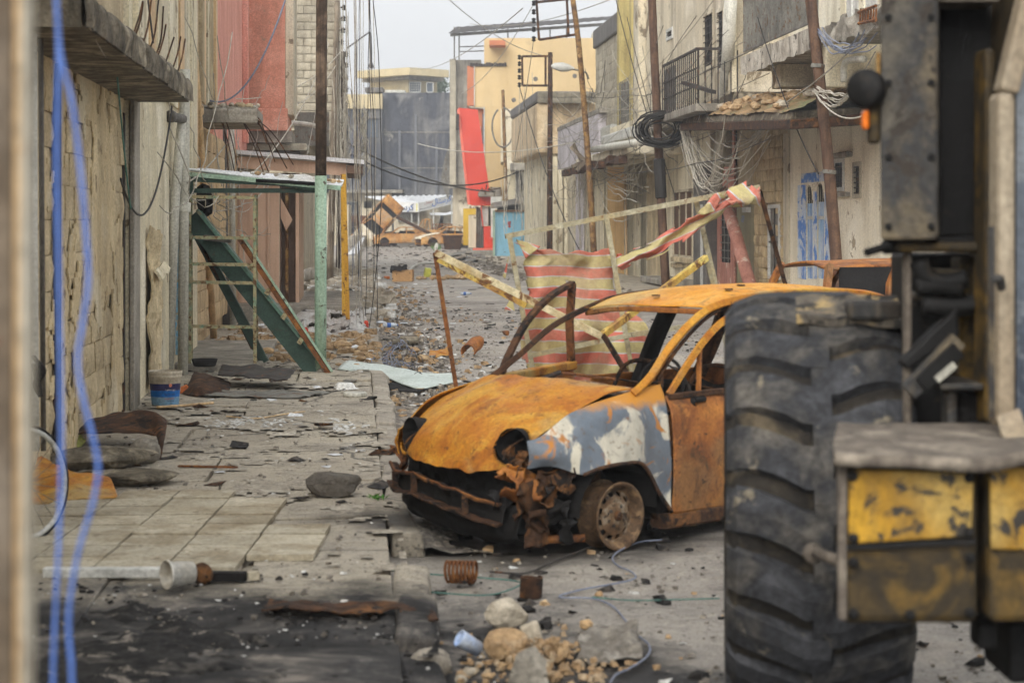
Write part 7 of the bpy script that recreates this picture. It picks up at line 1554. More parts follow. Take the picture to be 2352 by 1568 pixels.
MB().lathe([(.002, 0), (.030, .0), (.034, .09), (.036, .10), (.031, .10), (.028, .01)], gat(1100, 1510)+UP*.035, (-.75, -.3, .5), 20).build('paper_cup', mat('cup_white', (206, 214, 224), (150, 178, 222), sc=10, rough=.5, bump=0), label='crushed white and blue paper cup near the bottom', cat='cup', smooth=True)
rock('kerb_fragment', 985, 1560, 95, 70, m_kerb, 'broken grey kerb fragment at the bottom edge', 0.0, 'kerb', rough=.18)
q = [gat(x, y, PZ) for x, y in ((600, 1412), (1010, 1436), (985, 1400), (620, 1388))]
MB().patch([[q[0], q[1]], [q[3], q[2]]], 30, 70, lambda p, u, v: V(p)+UP*(.012+abs(.04*nz(p, 6))), lambda a, b, i, j: nz(a, 5, 3)+.5*nz(a, 12)+abs(i-.5)*.6 > .22).build('ash_sheet', m_drust, label='dark rusty burnt sheet lying in ragged strips in the ash', cat='sheet metal', solid=.006)
def helix(c, ax, r, turns, L, wire, name, m, label, group):
    ax = V(ax).normalized(); x = ax.orthogonal().normalized(); y = ax.cross(x); n = int(turns*18)
    return MB().tube([V(c)+ax*L*(i/n-.5)+(x*math.cos(i/18*6.283)+y*math.sin(i/18*6.283))*r for i in range(n+1)], wire, 6).build(name, m, label=label, cat='spring', group=group, smooth=True)
helix(gat(1060, 1340)+UP*.058, (.94, -.25, .03), .05, 7.5, .15, .0075, 'coil_spring', m_rust, 'rusty coil spring lying on its side in front of the bumper', 'coil springs on the road')
helix(gat(1220, 1372)+UP*.05, (.05, 0, 1), .048, 9, .095, .0065, 'coil_spring', m_drust, 'short dark coil spring standing upright on the road', 'coil springs on the road')
def cable(pts, r, m, label, z=.012, name='cable', cat='cable', n=70, group=None):
    return MB().tube(spline([gat(x, y, 0)+UP*z for x, y in pts], n), r, 6).build(name, m, label=label, cat=cat, smooth=True, group=group)
D7 = lambda x, y: (861.3+.293*x, 1177.1+.293*y)
cable([D7(2250, 228), D7(2080, 245), D7(1940, 300), D7(1862, 365), D7(1900, 430), D7(2010, 480), D7(2040, 530), D7(1900, 570), D7(1600, 625), D7(1440, 680), D7(1700, 690), D7(1860, 750), D7(1960, 860), D7(2060, 980), D7(2150, 1060), D7(2130, 1150), D7(2000, 1240), D7(1870, 1310), D7(1800, 1500)], .0044, m_bwire, 'braided blue grey cable winding over the road below the wheel')
cable([D7(-1500, 470), D7(-700, 480), D7(0, 462), D7(300, 490), D7(800, 525), D7(1130, 560), D7(1060, 620), D7(850, 665), D7(420, 640)], .004, m_tealwire, 'thin teal wire looping across the kerb and road')
cable([D7(900, 480), D7(1180, 490), D7(1400, 400), D7(1600, 320), D7(1760, 250)], .006, m_iron, 'dark cable running up to the burnt front wheel')
cable([D7(1700, 680), D7(2000, 705), D7(2350, 700), D7(2700, 690)], .0035, m_tealwire, 'thin green wire lying straight across the road at right')
# near left: batten, cup, sheets
bt2 = thing('pale_batten', gat(250, 1327, PZ), 'long pale plastic batten lying along the pavement edge', 'batten'); MB().bar(gat(100, 1326, PZ)+UP*.025, gat(392, 1326, PZ)+UP*.025, .06, .045).build('strip', m_wframe, bt2, bevel=.006)
wt = thing('wood_trim', gat(530, 1335, PZ), 'charred wooden trim with a pale end on the pavement', 'trim'); MB().bar(gat(455, 1332, PZ)+UP*.02, gat(566, 1333, PZ)+UP*.02, .06, .04).build('charred_length', m_black, wt); MB().bar(gat(567, 1333, PZ)+UP*.022, gat(592, 1331, PZ)+UP*.022, .05, .036).build('pale_end', m_tile, wt)
MB().rock(gat(466, 1338, PZ)+UP*.04, .06, .05, .06, 8, 2).build('burnt_lump', m_drust, label='burnt brown lump next to the white tub', cat='debris')
tu = MB().lathe([(.002, .0), (.048, .0), (.060, .13), (.066, .13), (.066, .12), (.056, .12), (.045, .012), (.002, .012)], gat(440, 1345, PZ)+V((0, .02, .058)), (-.80, -.58, .02), 28).build('white_tub', mat('dirty_white_plastic', (206, 202, 192), (176, 168, 152), sc=9, rough=.5, bump=.05), label='white plastic tub lying on its side on the pavement', cat='tub', smooth=True)
C8 = lambda x, y: (x*.4394, 947.5+y*.4394)
rs1 = MB().patch([[gat(*C8(380, 190), PZ)+UP*.10, gat(*C8(560, 195), PZ)+UP*.12, gat(*C8(800, 190), PZ)+UP*.10, gat(*C8(840, 262), PZ)+UP*.02], [gat(*C8(470, 150), PZ)+UP*.16, gat(*C8(600, 140), PZ)+UP*.20, gat(*C8(800, 160), PZ)+UP*.23, gat(*C8(872, 180), PZ)+UP*.16], [gat(*C8(560, 165), PZ)+UP*.10, gat(*C8(680, 160), PZ)+UP*.10, gat(*C8(800, 150), PZ)+UP*.20, gat(*C8(860, 140), PZ)+UP*.16]], 24, 40, lambda p, u, v: V(p)+UP*.015*nz(p, 8))
rs1.build('curled_sheet', m_drust, label='dark brown curled sheet metal propped on concrete lumps', cat='sheet metal', smooth=True, solid=.006)
MB().patch([[gat(*C8(150, 480), PZ), gat(*C8(400, 470), PZ)+UP*.02, gat(*C8(620, 455), PZ)+UP*.01], [gat(*C8(150, 400), PZ)+UP*.10, gat(*C8(380, 400), PZ)+UP*.09, gat(*C8(560, 380), PZ)+UP*.07], [gat(*C8(150, 330), PZ)+UP*.16, gat(*C8(300, 360), PZ)+UP*.10, gat(*C8(500, 400), PZ)+UP*.02]], 26, 40, lambda p, u, v: V(p)+UP*(.025*nz(p, 5)+.01*nz(p, 13))).build('orange_sheet', m_burn, label='orange rusted car panel lying by the bicycle wheel', cat='sheet metal', smooth=True, solid=.006)
rock('concrete_lump', 210, 1082, 260, 52, m_mossconc, 'long mossy concrete lump under the curled brown sheet', PZ, 'concrete', rough=.3, deep=.5, seed=11)
rock('concrete_lump', 330, 1066, 66, 60, m_concrete, 'grey broken concrete block end at the right of the lump', PZ, 'concrete', rough=.2, deep=.6)
rock('concrete_lump', 300, 1120, 190, 38, m_mossconc, 'low crumbled concrete mound sloping onto the pavement', PZ, 'concrete', rough=.35, deep=.8)
rock('plastic_bag', 143, 1033, 90, 40, m_litebag, 'yellow green plastic bag by the left wall', PZ, 'bag', rough=.5)
# mid pavement: bucket
bk = thing('paint_bucket', gat(372, 937, PZ), 'dirty blue labelled paint bucket standing by the whitewashed wall', 'bucket')
c = gat(374, 935, PZ)+V((0, .13, 0))
MB().lathe([(.002, .0), (.118, .0), (.139, .215), (.142, .22), (.142, .25), (.148, .255), (.148, .275), (.143, .28), (.150, .29), (.150, .315), (.144, .315), (.118, .02), (.002, .02)], c, UP, 36).build('tub', mat('bucket_plastic', (196, 186, 166), (170, 158, 136), sc=6, rough=.55, bump=.05), bk, smooth=True)
def band(z0, z1, m):
    r = lambda z: .1195+.021*z/.215
    mb = MB(); a0, a1, n = R(-158), R(-8), 24
    vs = []
    for i in range(n+1):
        a = a0+(a1-a0)*i/n
        for z in (z0, z1): vs.append(c+V((math.cos(a)*(r(z)+.0015), math.sin(a)*(r(z)+.0015), z)))
    mb.add(vs, [(2*i, 2*i+2, 2*i+3, 2*i+1) for i in range(n)]); return mb.build('label_band', m, bk, smooth=True)
band(.145, .205, mat('label_navy', (48, 44, 92), (40, 38, 78), sc=8, bump=0, rough=.5)); band(.088, .1445, mat('label_blue', (24, 112, 192), (20, 98, 172), sc=8, bump=0, rough=.5)); band(.015, .0875, mat('label_pale_blue', (104, 150, 186), (128, 158, 176), sc=8, bump=0, rough=.5))
def wrap_text(body, a_c, z, h, w, m):
    mb = text_mb(body, (0, 0, 0), (1, 0, 0), (0, 0, 1), h, w); r = lambda zz: .1195+.021*zz/.215+.003
    mb.v = [tuple(c+V((math.cos(R(a_c)+(v[0]-w/2)/.13)*r(z), math.sin(R(a_c)+(v[0]-w/2)/.13)*r(z), z+v[2]))) for v in mb.v]; mb.build('lettering', m, bk)
m_lw = mat('label_white', (226, 224, 216), sc=5, bump=0); m_lr = mat('label_red', (196, 60, 66), sc=5, bump=0); m_ln = mat('label_dark', (66, 56, 96), sc=5, bump=0)
wrap_text('\uFE94\uFEF4\uFEE8\uFE8E\uFEE3\uFEED\uFEAD', -62, .140, .042, .092, m_lw); wrap_text('AL-ROMANIA', -62, .104, .016, .10, m_ln); wrap_text('EMULSION PAINT', -62, .066, .013, .095, m_lr); wrap_text('(indoor)', -58, .045, .013, .06, m_ln)
MB().lathe([(.001, .0), (.014, .001), (.015, 0)], c+V((math.cos(R(-62))*.142, math.sin(R(-62))*.142, .192)), (math.cos(R(-62)), math.sin(R(-62)), 0), 14).build('emblem', mat('label_emblem', (222, 140, 110), sc=5, bump=0), bk)
st_ = MB().tube(spline([gat(360, 940, PZ)+UP*.02, gat(420, 936, PZ)+UP*.02, gat(490, 930, PZ)+UP*.02], 10), .012, 8).build('thin_stick', m_tpipe, label='thin cream stick lying beside the bucket', cat='stick', smooth=True)
rock('torn_wrapper', 420, 905, 30, 22, m_ocloth, 'orange and white wrapper lying right of the bucket', PZ, 'wrapper', rough=.5)
rp2 = MB().patch([[gat(414, 905, PZ), gat(450, 912, PZ)+UP*.01, gat(520, 912, PZ)], [gat(430, 900, PZ)+UP*.06, gat(460, 905, PZ)+UP*.10, gat(530, 893, PZ)+UP*.05], [gat(445, 885, PZ)+UP*.13, gat(470, 885, PZ)+UP*.11, gat(505, 880, PZ)+UP*.05], [gat(440, 870, PZ), gat(480, 868, PZ), gat(520, 870, PZ)]], 24, 30, lambda p, u, v: V(p)+UP*.015*nz(p, 8))
rp2.build('folded_sheet', m_drust, label='folded rusty brown sheet right of the bucket', cat='sheet metal', smooth=True, solid=.006)
plate('curved_panel', [(500, 872), (660, 880), (680, 862), (510, 855)], .2, m_iron, 'dark curved panel lying in front of the leaning frame', amp=.05, lift=(.03, 0, .04, .06))
plate('white_board', [(540, 868), (640, 868), (655, 860), (560, 858)], .22, m_wsheet, 'flat white board under the leaning frame', amp=.01)
MB().lathe([(.002, 0), (.11, 0), (.13, .08), (.14, .08), (.12, .01)], gat(470, 858, PZ)+V((0, 0, .08)), UP, 20).build('black_basin', m_black, label='black plastic basin at the foot of the rack', cat='basin', smooth=True)
plate('torn_tin', [(470, 915), (690, 918), (760, 905), (520, 902)], PZ, m_giron, 'torn grey tin strip lying flat across the pavement', amp=.04, fr=5)
ft = MB().lathe([(.002, .05), (.07, .05), (.085, .04), (.105, .0), (.115, .0), (.09, .05), (.07, .062), (.002, .062)], gat(792, 893, PZ), UP, 8).build('foam_tray', m_litter, label='upturned white foam tray on the pavement', cat='tray')
MB().lathe([(.002, .03), (.10, .03), (.108, .02), (.108, .0), (.112, .0), (.112, .035), (.1, .045), (.002, .045)], gat(815, 911, PZ), UP, 24).build('round_lid', m_gpipe, label='round grey lid lying on the pavement near the kerb', cat='lid', smooth=True)
sheet_pg = MB().patch([[gat(775, 868, .02)+UP*.10, gat(880, 876, .02)+UP*.05, gat(960, 896, .02)+UP*.02, gat(1048, 880, .02)+UP*.02], [gat(800, 858, .02)+UP*.16, gat(880, 862, .02)+UP*.12, gat(960, 872, .02)+UP*.09, gat(1040, 866, .02)+UP*.04]], 14, 40, lambda p, u, v: V(p)+UP*.015*nz(p, 3)).build('pale_green_sheet', m_paleg, label='pale green plastic sheet bridging the kerb left of the car', cat='sheet', solid=.01, smooth=True)
plate('black_sheet', [(790, 890), (960, 905), (1000, 890), (800, 878)], .01, m_black, 'black charred sheet under the pale green plastic', amp=.04)
cr_ = MB().patch([[gat(682, 762, .1), gat(730, 770, .1), gat(790, 772, .1), gat(845, 766, .1)], [gat(680, 750, .1)+UP*.16, gat(740, 752, .1)+UP*.20, gat(790, 756, .1)+UP*.22, gat(835, 752, .1)+UP*.30], [gat(700, 735, .1)+UP*.1, gat(745, 735, .1)+UP*.18, gat(790, 742, .1)+UP*.1, gat(840, 742, .1)+UP*.14]], 30, 50, lambda p, u, v: V(p)+UP*(.10*nz(p, 4)+.05*nz(p, 9))+V((.04*nz(p, 6), 0, 0)), lambda a, b, i, j: nz(a, 3.5, 7) > .45)
cr_.build('crumpled_tin', mat('grey_red_panel', (196, 196, 192), (164, 162, 158), (178, 172, 166), sc=2.2, rough=.5, bump=.3, spots=(48, 42, 40), spsc=2.4, spt=.62), label='crumpled grey and red sheet panel behind the green post', cat='sheet metal', solid=.008)
for k, (x, y) in enumerate(((838, 758), (700, 768))): rock('red_scrap', x, y, 26, 22, mat('red_plastic', (206, 78, 56), (180, 60, 44), sc=5, bump=.3), ('bright red torn scrap at the right of the crumpled panel', 'red torn scrap at the left of the crumpled panel')[k], .12, 'scrap', rough=.6)
# tan stones around the green post (alike)
D8 = lambda x, y: (574.2+.2563*x, 545.5+.2563*y)
_g = ((150, 1040, 130, 60), (250, 1085, 90, 45), (200, 1100, 60, 40), (690, 1000, 120, 60), (820, 1000, 170, 80), (1010, 1025, 110, 65), (960, 1045, 70, 45), (990, 1105, 90, 55), (1080, 1080, 90, 45), (950, 1160, 80, 40), (740, 1075, 60, 40), (870, 1020, 80, 50), (560, 960, 60, 60), (320, 1080, 70, 50), (790, 1145, 60, 30), (1060, 1010, 50, 40), (930, 1030, 60, 40), (110, 1100, 60, 40), (600, 900, 70, 40), (640, 1020, 60, 40))
_a = [g for g in _g if g[0] < 640]; _b = [g for g in _g if g[0] >= 640]
for _l, _w in ((_a, 'left of the green post'), (_b, 'right of the green post')):
    _r = ranks([g[0] for g in _l])
    for k, (x, y, w, h) in enumerate(_l):
        X_, Y_ = D8(x, y); rock('rubble_stone', X_, Y_, w*.2563, h*.2563, m_rubble, _r[k]+' tan rubble stone from the left, '+_w, .12 if x > 700 else .2, group='tan rubble stones around the green post', lvl=2)
_g = ((1470, 1040, 100, 65), (1550, 1120, 110, 80), (1330, 1100, 60, 45), (1290, 1150, 80, 50), (1230, 1120, 60, 40), (1450, 1100, 80, 40), (1660, 1240, 70, 50), (1520, 1220, 60, 40), (1110, 1290, 70, 35))
_r = ranks([g[0] for g in _g])
for k, (x, y, w, h) in enumerate(_g):
    X_, Y_ = D8(x, y); rock('road_stone', X_, Y_, w*.2563, h*.2563, m_rubble, _r[k]+' tan stone from the left on the road by the kerb', 0, group='tan stones on the road beside the kerb', lvl=2)
plate('kerb_block', [D8(1270, 1010), D8(1410, 1000), D8(1400, 960), D8(1280, 975)], 0, m_mossconc, 'flat mossy concrete slab piece on the road beside the kerb', th=.09, amp=.0, cat='slab', lift=(.05,)*4)
plate('kerb_block', [D8(1340, 975), D8(1510, 960), D8(1490, 935), D8(1345, 945)], 0, m_mossconc, 'second concrete slab piece lying just behind the flat mossy one', th=.09, amp=.0, cat='slab', lift=(.05,)*4)
rc_ = MB().patch([[gat(*D8(1600, 1080)), gat(*D8(1700, 1075)), gat(*D8(1790, 1050))], [gat(*D8(1610, 1050))+UP*.05, gat(*D8(1700, 1040))+UP*.05, gat(*D8(1790, 1020))+UP*.07]], 16, 24, lambda p, u, v: V(p)+UP*.03*nz(p, 6))
rc_.build('rust_sheet_strip', m_burn, label='orange rust sheet strip on the road behind the thin leg', cat='sheet metal', solid=.006)
p = gat(1085, 812); MB().patch([[p+V((math.cos(a)*.09+.35*s_*.35, s_*.30, .09+.09*math.sin(a)+.10*s_)) for a in [R(-40+250*i/8) for i in range(9)]] for s_ in (-.5, 0, .5)], 14, 24, lambda q, u, v: V(q)+UP*.02*nz(q, 7)).build('curled_rust_pipe', m_burn2, label='curled rusty sheet like a pipe end standing on the road', cat='sheet metal', solid=.008, smooth=True)
rock('rust_scrap', 1160, 772, 18, 20, m_rust, 'small upright rusty scrap on the open road', 0, 'scrap', rough=.7)
# ---- roadside cluster further up
cx_ = thing('cardboard_box', gat(924, 647), 'cardboard box with black clothes in the middle of the road', 'box')
d_ = gd(647); a, b = at(901, 647, d_), at(947, 646, d_); hb = at(901, 621, d_).z
for nm, poly, off in (('front_side', [a, b, b+UP*(hb+.01), a+UP*hb], V((0, .012, 0))), ('back_side', [a+V((.03, .4, 0)), b+V((.03, .4, 0)), b+V((.03, .4, hb)), a+V((.03, .4, hb))], V((0, .012, 0))), ('end_side', [a+V((0, .012, 0)), a+V((.03, .4, 0)), a+V((.03, .4, hb)), a+V((0, .012, hb))], V((.012, 0, 0))), ('end_side', [b+V((-.012, .012, 0)), b+V((.018, .4, 0)), b+V((.018, .4, hb)), b+V((-.012, .012, hb))], V((.012, 0, 0)))):
    MB().prism(poly, off).build(nm, m_card, cx_)
for x, y in ((911, 629), (941, 627), (902, 640)): MB().lathe([(.001, .001), (.016, .002), (.016, 0)], at(x, y, d_-.002), (0, -1, 0), 10).build('hand_hole', m_black, cx_)
MB().patch([[at(896+10*i, 625+3*math.sin(i*2), d_+.2) for i in range(5)], [at(898+9*i, 610+6*math.sin(i*3), d_+.15) for i in range(5)], [at(900+8*i, 622, d_-.05) for i in range(5)]], 24, 30, lambda p, u, v: V(p)+V((.03*nz(p, 9), .08*nz(p, 5), .07*nz(p, 7)))).build('black_clothes', m_dcloth, label='black clothes spilling over the cardboard box', cat='clothes', smooth=True, solid=.01)
rock('red_rag', 924, 621, 22, 10, MATS['red_plastic'], 'red rag among the black clothes on the box', .30, 'rag', rough=.6)
rock('orange_bag', 889, 641, 20, 9, m_ocloth, 'orange plastic bag left of the cardboard box', 0, 'bag', rough=.5)
yt = thing('yellow_tin', gat(982, 640), 'yellow green square oil tin standing on the stone row', 'tin'); d_ = gd(640); MB().box(at(982, 627, d_)+UP*.02, .19, .16, .27, .3, .2, .1).build('tin_body', mat('lime_tin', (206, 206, 92), (188, 190, 78), sc=4, rough=.45, bump=.03), yt, bevel=.012); MB().box(at(982, 625, d_)+V((-.01, -.085, .03)), .10, .012, .14, .3, .2, .1).build('tin_label', m_litter, yt)
for k, (x, y, w, h) in enumerate(((962, 643, 14, 10), (974, 642, 12, 9), (993, 643, 14, 12), (1004, 642, 14, 10), (1016, 643, 18, 8), (1027, 641, 16, 11), (1040, 641, 18, 10), (1053, 641, 20, 13), (1066, 642, 22, 14), (1080, 641, 16, 9), (1096, 640, 16, 8))):
    rock('row_stone', x, y, w, h, m_rubble, ORD[k]+' tan stone from the left in the row across the road', 0, group='stones laid in a row across the road', lvl=2)
hz = MB().tube(spline([gat(938, 625), gat(950, 618)+UP*.10, gat(970, 612)+UP*.12, gat(1000, 612)+UP*.12, gat(1040, 620)+UP*.08, gat(1075, 628)+UP*.03], 30), .045, 8).build('white_hose', m_wframe, label='fat white hose arching over the road behind the stone row', cat='hose', smooth=True)
MB().tube(spline([gat(915, 632), gat(975, 629), gat(1010, 629)], 8), .02, 6).build('white_pole', m_wframe, label='thin white pole lying flat behind the yellow tin', cat='pole', smooth=True)
def bottle(x, y, ang, label, m=m_bottle):
    p = gat(x, y); b_ = thing('plastic_bottle', p, label, 'bottle', 'plastic bottles lying on the road'); dv = V((math.cos(ang), math.sin(ang), .0))
    MB().lathe([(.002, -.13), (.038, -.125), (.04, .03), (.034, .07), (.014, .105), (.013, .125), (.002, .126)], p+UP*.04, dv, 12).build('body', m, b_, smooth=True); MB().lathe([(.0405, -.06), (.0408, -.055), (.0408, .0), (.0405, .005)], p+UP*.04, dv, 12).build('label_band', m_bluep, b_); MB().lathe([(.016, .11), (.016, .13), (.002, .132)], p+UP*.04, dv, 10).build('cap', m_bluep, b_)
bottle(1070, 678, .1, 'clear plastic bottle with blue label on the open road'); bottle(875, 682, .5, 'clear bottle at the right edge of the litter heap'); bottle(855, 681, 2.6, 'blue capped bottle in the middle of the litter heap'); bottle(884, 693, 1.2, 'dark blue bottle lying on black litter', m_bluep); bottle(897, 752, .2, 'crushed bottle by the kerb behind the thin leg'); bottle(842, 686, .8, 'pale bottle at the left of the litter heap')
_g = ((852, 705, 16, 10, m_litter), (866, 700, 14, 9, m_bottle), (892, 702, 14, 10, m_litter), (836, 690, 15, 10, m_litter), (846, 697, 13, 9, m_litebag), (905, 703, 14, 8, m_litter), (828, 700, 14, 9, m_litter), (860, 722, 22, 10, m_litter), (888, 710, 12, 8, m_ocloth), (875, 744, 30, 9, m_bottle), (962, 1000, 40, 16, m_litter), (925, 745, 24, 7, m_bottle), (815, 682, 16, 10, m_bluep), (870, 672, 12, 7, m_litter))
_r = ranks([g[0] for g in _g])
for k, (x, y, w, h, m_) in enumerate(_g):
    rock('litter_bag', x, y, w, h, m_, _r[k]+' crumpled bag from the left in the roadside litter', .02, 'bag', 'crumpled bags in the roadside litter', rough=.6, lvl=2)
for k, (x, y, w, h, lb) in enumerate(((704, 648, 40, 34, 'big tilted grey concrete chunk beyond the kiosk'), (690, 668, 34, 18, 'flat concrete chunk below the big tilted one'), (698, 684, 40, 16, 'long low concrete chunk near the green post'), (724, 672, 26, 14, 'small concrete chunk just left of the green post'), (790, 668, 60, 14, 'long flat concrete slab right of the green post'), (802, 680, 40, 12, 'short concrete chunk behind the yellow posts'))):
    rock('concrete_chunk', x, y, w, h, m_concrete, lb, .1, 'concrete', 'concrete chunks beyond the kiosk', rough=.3, lvl=3)
tv = plate('white_board', [(690, 694), (720, 696), (722, 690), (692, 688)], .1, m_wsheet, 'white flat panel left of the green post', amp=.01)
pf = MB().patch([[gat(752, 700, .1), gat(800, 706, .1)], [gat(756, 690, .1)+UP*.2, gat(812, 694, .1)+UP*.25]], 10, 14, lambda p, u, v: V(p)+UP*.06*nz(p, 3)).build('black_shell', m_black, label='black curved plastic shell behind the green post', cat='plastic', solid=.012, smooth=True)
plate('white_tin_sheet', [(798, 585), (822, 586), (842, 562), (820, 572)], 0, m_wsheet, 'bent white tin sheet on the road at the far left', amp=.15, fr=.8, lift=(0, 0, .9, .3))
ds_ = thing('satellite_dish', gat(1003, 578), 'small grey satellite dish lying against debris by the dumpster', 'dish'); d_ = gd(578); MB().lathe([(.002, .10), (.15, .07), (.27, 0), (.28, 0)], at(1002, 568, d_), (-.9, -.45, .1), 20).build('reflector', m_gpipe, ds_, smooth=True); MB().tube([at(1002, 568, d_), gat(1008, 579)], .03, 6).build('stand', m_iron, ds_)
for k, (x, y, w, h) in enumerate(((1040, 592, 60, 10), (1060, 588, 70, 9), (1075, 598, 60, 12), (1050, 600, 40, 8), (1090, 604, 50, 12), (1020, 596, 40, 6))):
    plate('fallen_board', [(x-w/2, y), (x+w/2, y-3), (x+w/2, y-3-h*.5), (x-w/2+5, y-h*.6)], 0, (m_giron, m_concrete, m_dpipe, m_wood, m_giron, m_concrete)[k], ('grey sheet at the left of the boards by the dumpster', 'long concrete board leaning behind the fallen sheets', 'dark fallen sheet in front of the red shop step', 'weathered plank end on the road by the shop', 'grey fallen sheet nearest the right kerb', 'low concrete board beside the satellite dish')[k], th=.04, amp=.06, fr=.9, lift=(0, .10, .14, 0))
gw = MB()
for k in range(60):
    p = gat(1001+random.gauss(0, 5), 572+random.gauss(0, 1.5)); gw.add([p, p+V((.03, 0, 0)), p+V((random.uniform(-.1, .1), random.uniform(-.1, .1), random.uniform(.15, .5)))], [(0, 1, 2)])
gw.build('grass_tuft', m_weed, label='tuft of green grass by the satellite dish', cat='grass', kind='stuff')
dk = MB()
for k in range(34):
    x, y = random.uniform(900, 1330), random.uniform(640, 760); p = gat(x, y); 
    if p.x < -2.2: continue
    a = random.uniform(-.3, .3); L = random.uniform(.05, .25); dk.bar(p+UP*.01, p+V((math.cos(a)*L, math.sin(a)*L*2, .015)), .03, .015)
dk.build('road_scraps', m_char, label='dark sticks and scraps strewn across the mid road', cat='scraps', kind='stuff')
wf_ = MB()
for k in range(110):
    p = gat(random.gauss(560, 60) if k < 70 else random.gauss(790, 18), random.gauss(973, 6) if k < 70 else random.gauss(985, 8), PZ); a = random.uniform(0, 3.1); L = random.uniform(.02, .09)
    wf_.bar(p+UP*.006, p+V((math.cos(a)*L, math.sin(a)*L, random.uniform(.004, .02))), .02, .006)
wf_.build('plaster_flakes', m_litter, label='white plaster flakes scattered on the mid pavement', cat='flakes', kind='stuff')
cable([(520, 990), (590, 995), (650, 985), (700, 978)], .006, m_tpipe, 'thin brown twig like rod on the pavement before the flakes', z=PZ+.01)
MB().bar(gat(410, 1073, PZ)+UP*.01, gat(545, 1076, PZ)+UP*.01, .03, .012).build('rusty_flat_bar', m_rust, label='rusty flat bar lying across the pavement', cat='bar')
# ================================================================== WIRES
def wires(n, fa, fb, sagr, m, r, name, label, nseg=12, jit=0.0):
    mb = MB()
    for k in range(n):
        a, b = fa(), fb(); pts = sag(a, b, random.uniform(*sagr), nseg)
        if jit: pts = [p+V((random.uniform(-jit, jit), random.uniform(-jit, jit), random.uniform(-jit, jit))) for p in pts]; pts = spline(pts, nseg*2)
        mb.tube(pts, r, 4, cap=False)
    return mb.build(name, m, label=label, cat='wires', kind='stuff')
def dang(n, x0, x1, d0, d1, ytop, ybot, m, r, label, lean=20):
    mb = MB()
    for k in range(n):
        x = random.uniform(x0, x1); d = random.uniform(d0, d1); yt_ = random.uniform(*ytop); yb = random.uniform(*ybot); dx = random.uniform(-lean*.4, lean); n_ = 9
        zmin = CH-(yb-HY)/F*d
        pts = [at(x+dx*i/n_+random.uniform(-2.2, 2.2), yt_+(yb-yt_)*i/n_, d) for i in range(n_+1)]
        mb.tube(spline([p if p.z > .02 else V((p.x, p.y, .02)) for p in pts], 26), r, 4, cap=False)
    return mb.build('hanging_wires', m, label=label, cat='wires', kind='stuff')
dang(16, 762, 800, 52, 60, (-60, 150), (430, 640), m_gwire, .008, 'grey wires draped down the left utility poles', 10)
dang(10, 755, 800, 50, 62, (60, 300), (420, 640), m_wwire, .007, 'white wires draped down the left utility poles', 14)
dang(9, 800, 862, 30, 36, (-80, 0), (600, 760), m_gwire, .005, 'loose grey wires hanging over the left kerb', 18)
dang(5, 812, 850, 29, 34, (-80, 0), (640, 830), m_wire, .006, 'loose dark wires hanging over the left kerb', 24)
dang(5, 800, 850, 34, 40, (240, 420), (520, 700), m_bwire, .006, 'loose blue wires hanging behind the yellow posts', 10)
for k, (pts, lb) in enumerate((([(852, -40), (868, 110), (873, 250), (876, 380), (874, 500), (862, 640), (846, 760), (820, 826)], 'long dark cable falling from the sky to the left kerb'), ([(790, -40), (802, 120), (812, 260), (820, 400), (826, 520), (830, 640), (836, 740)], 'grey cable falling just right of the left poles'))):
    MB().tube(spline([at(x, y, 30) for x, y in pts], 40), .007, 5, cap=False).build('hanging_cable', (m_wire, m_gwire)[k], label=lb, cat='cable', smooth=True)
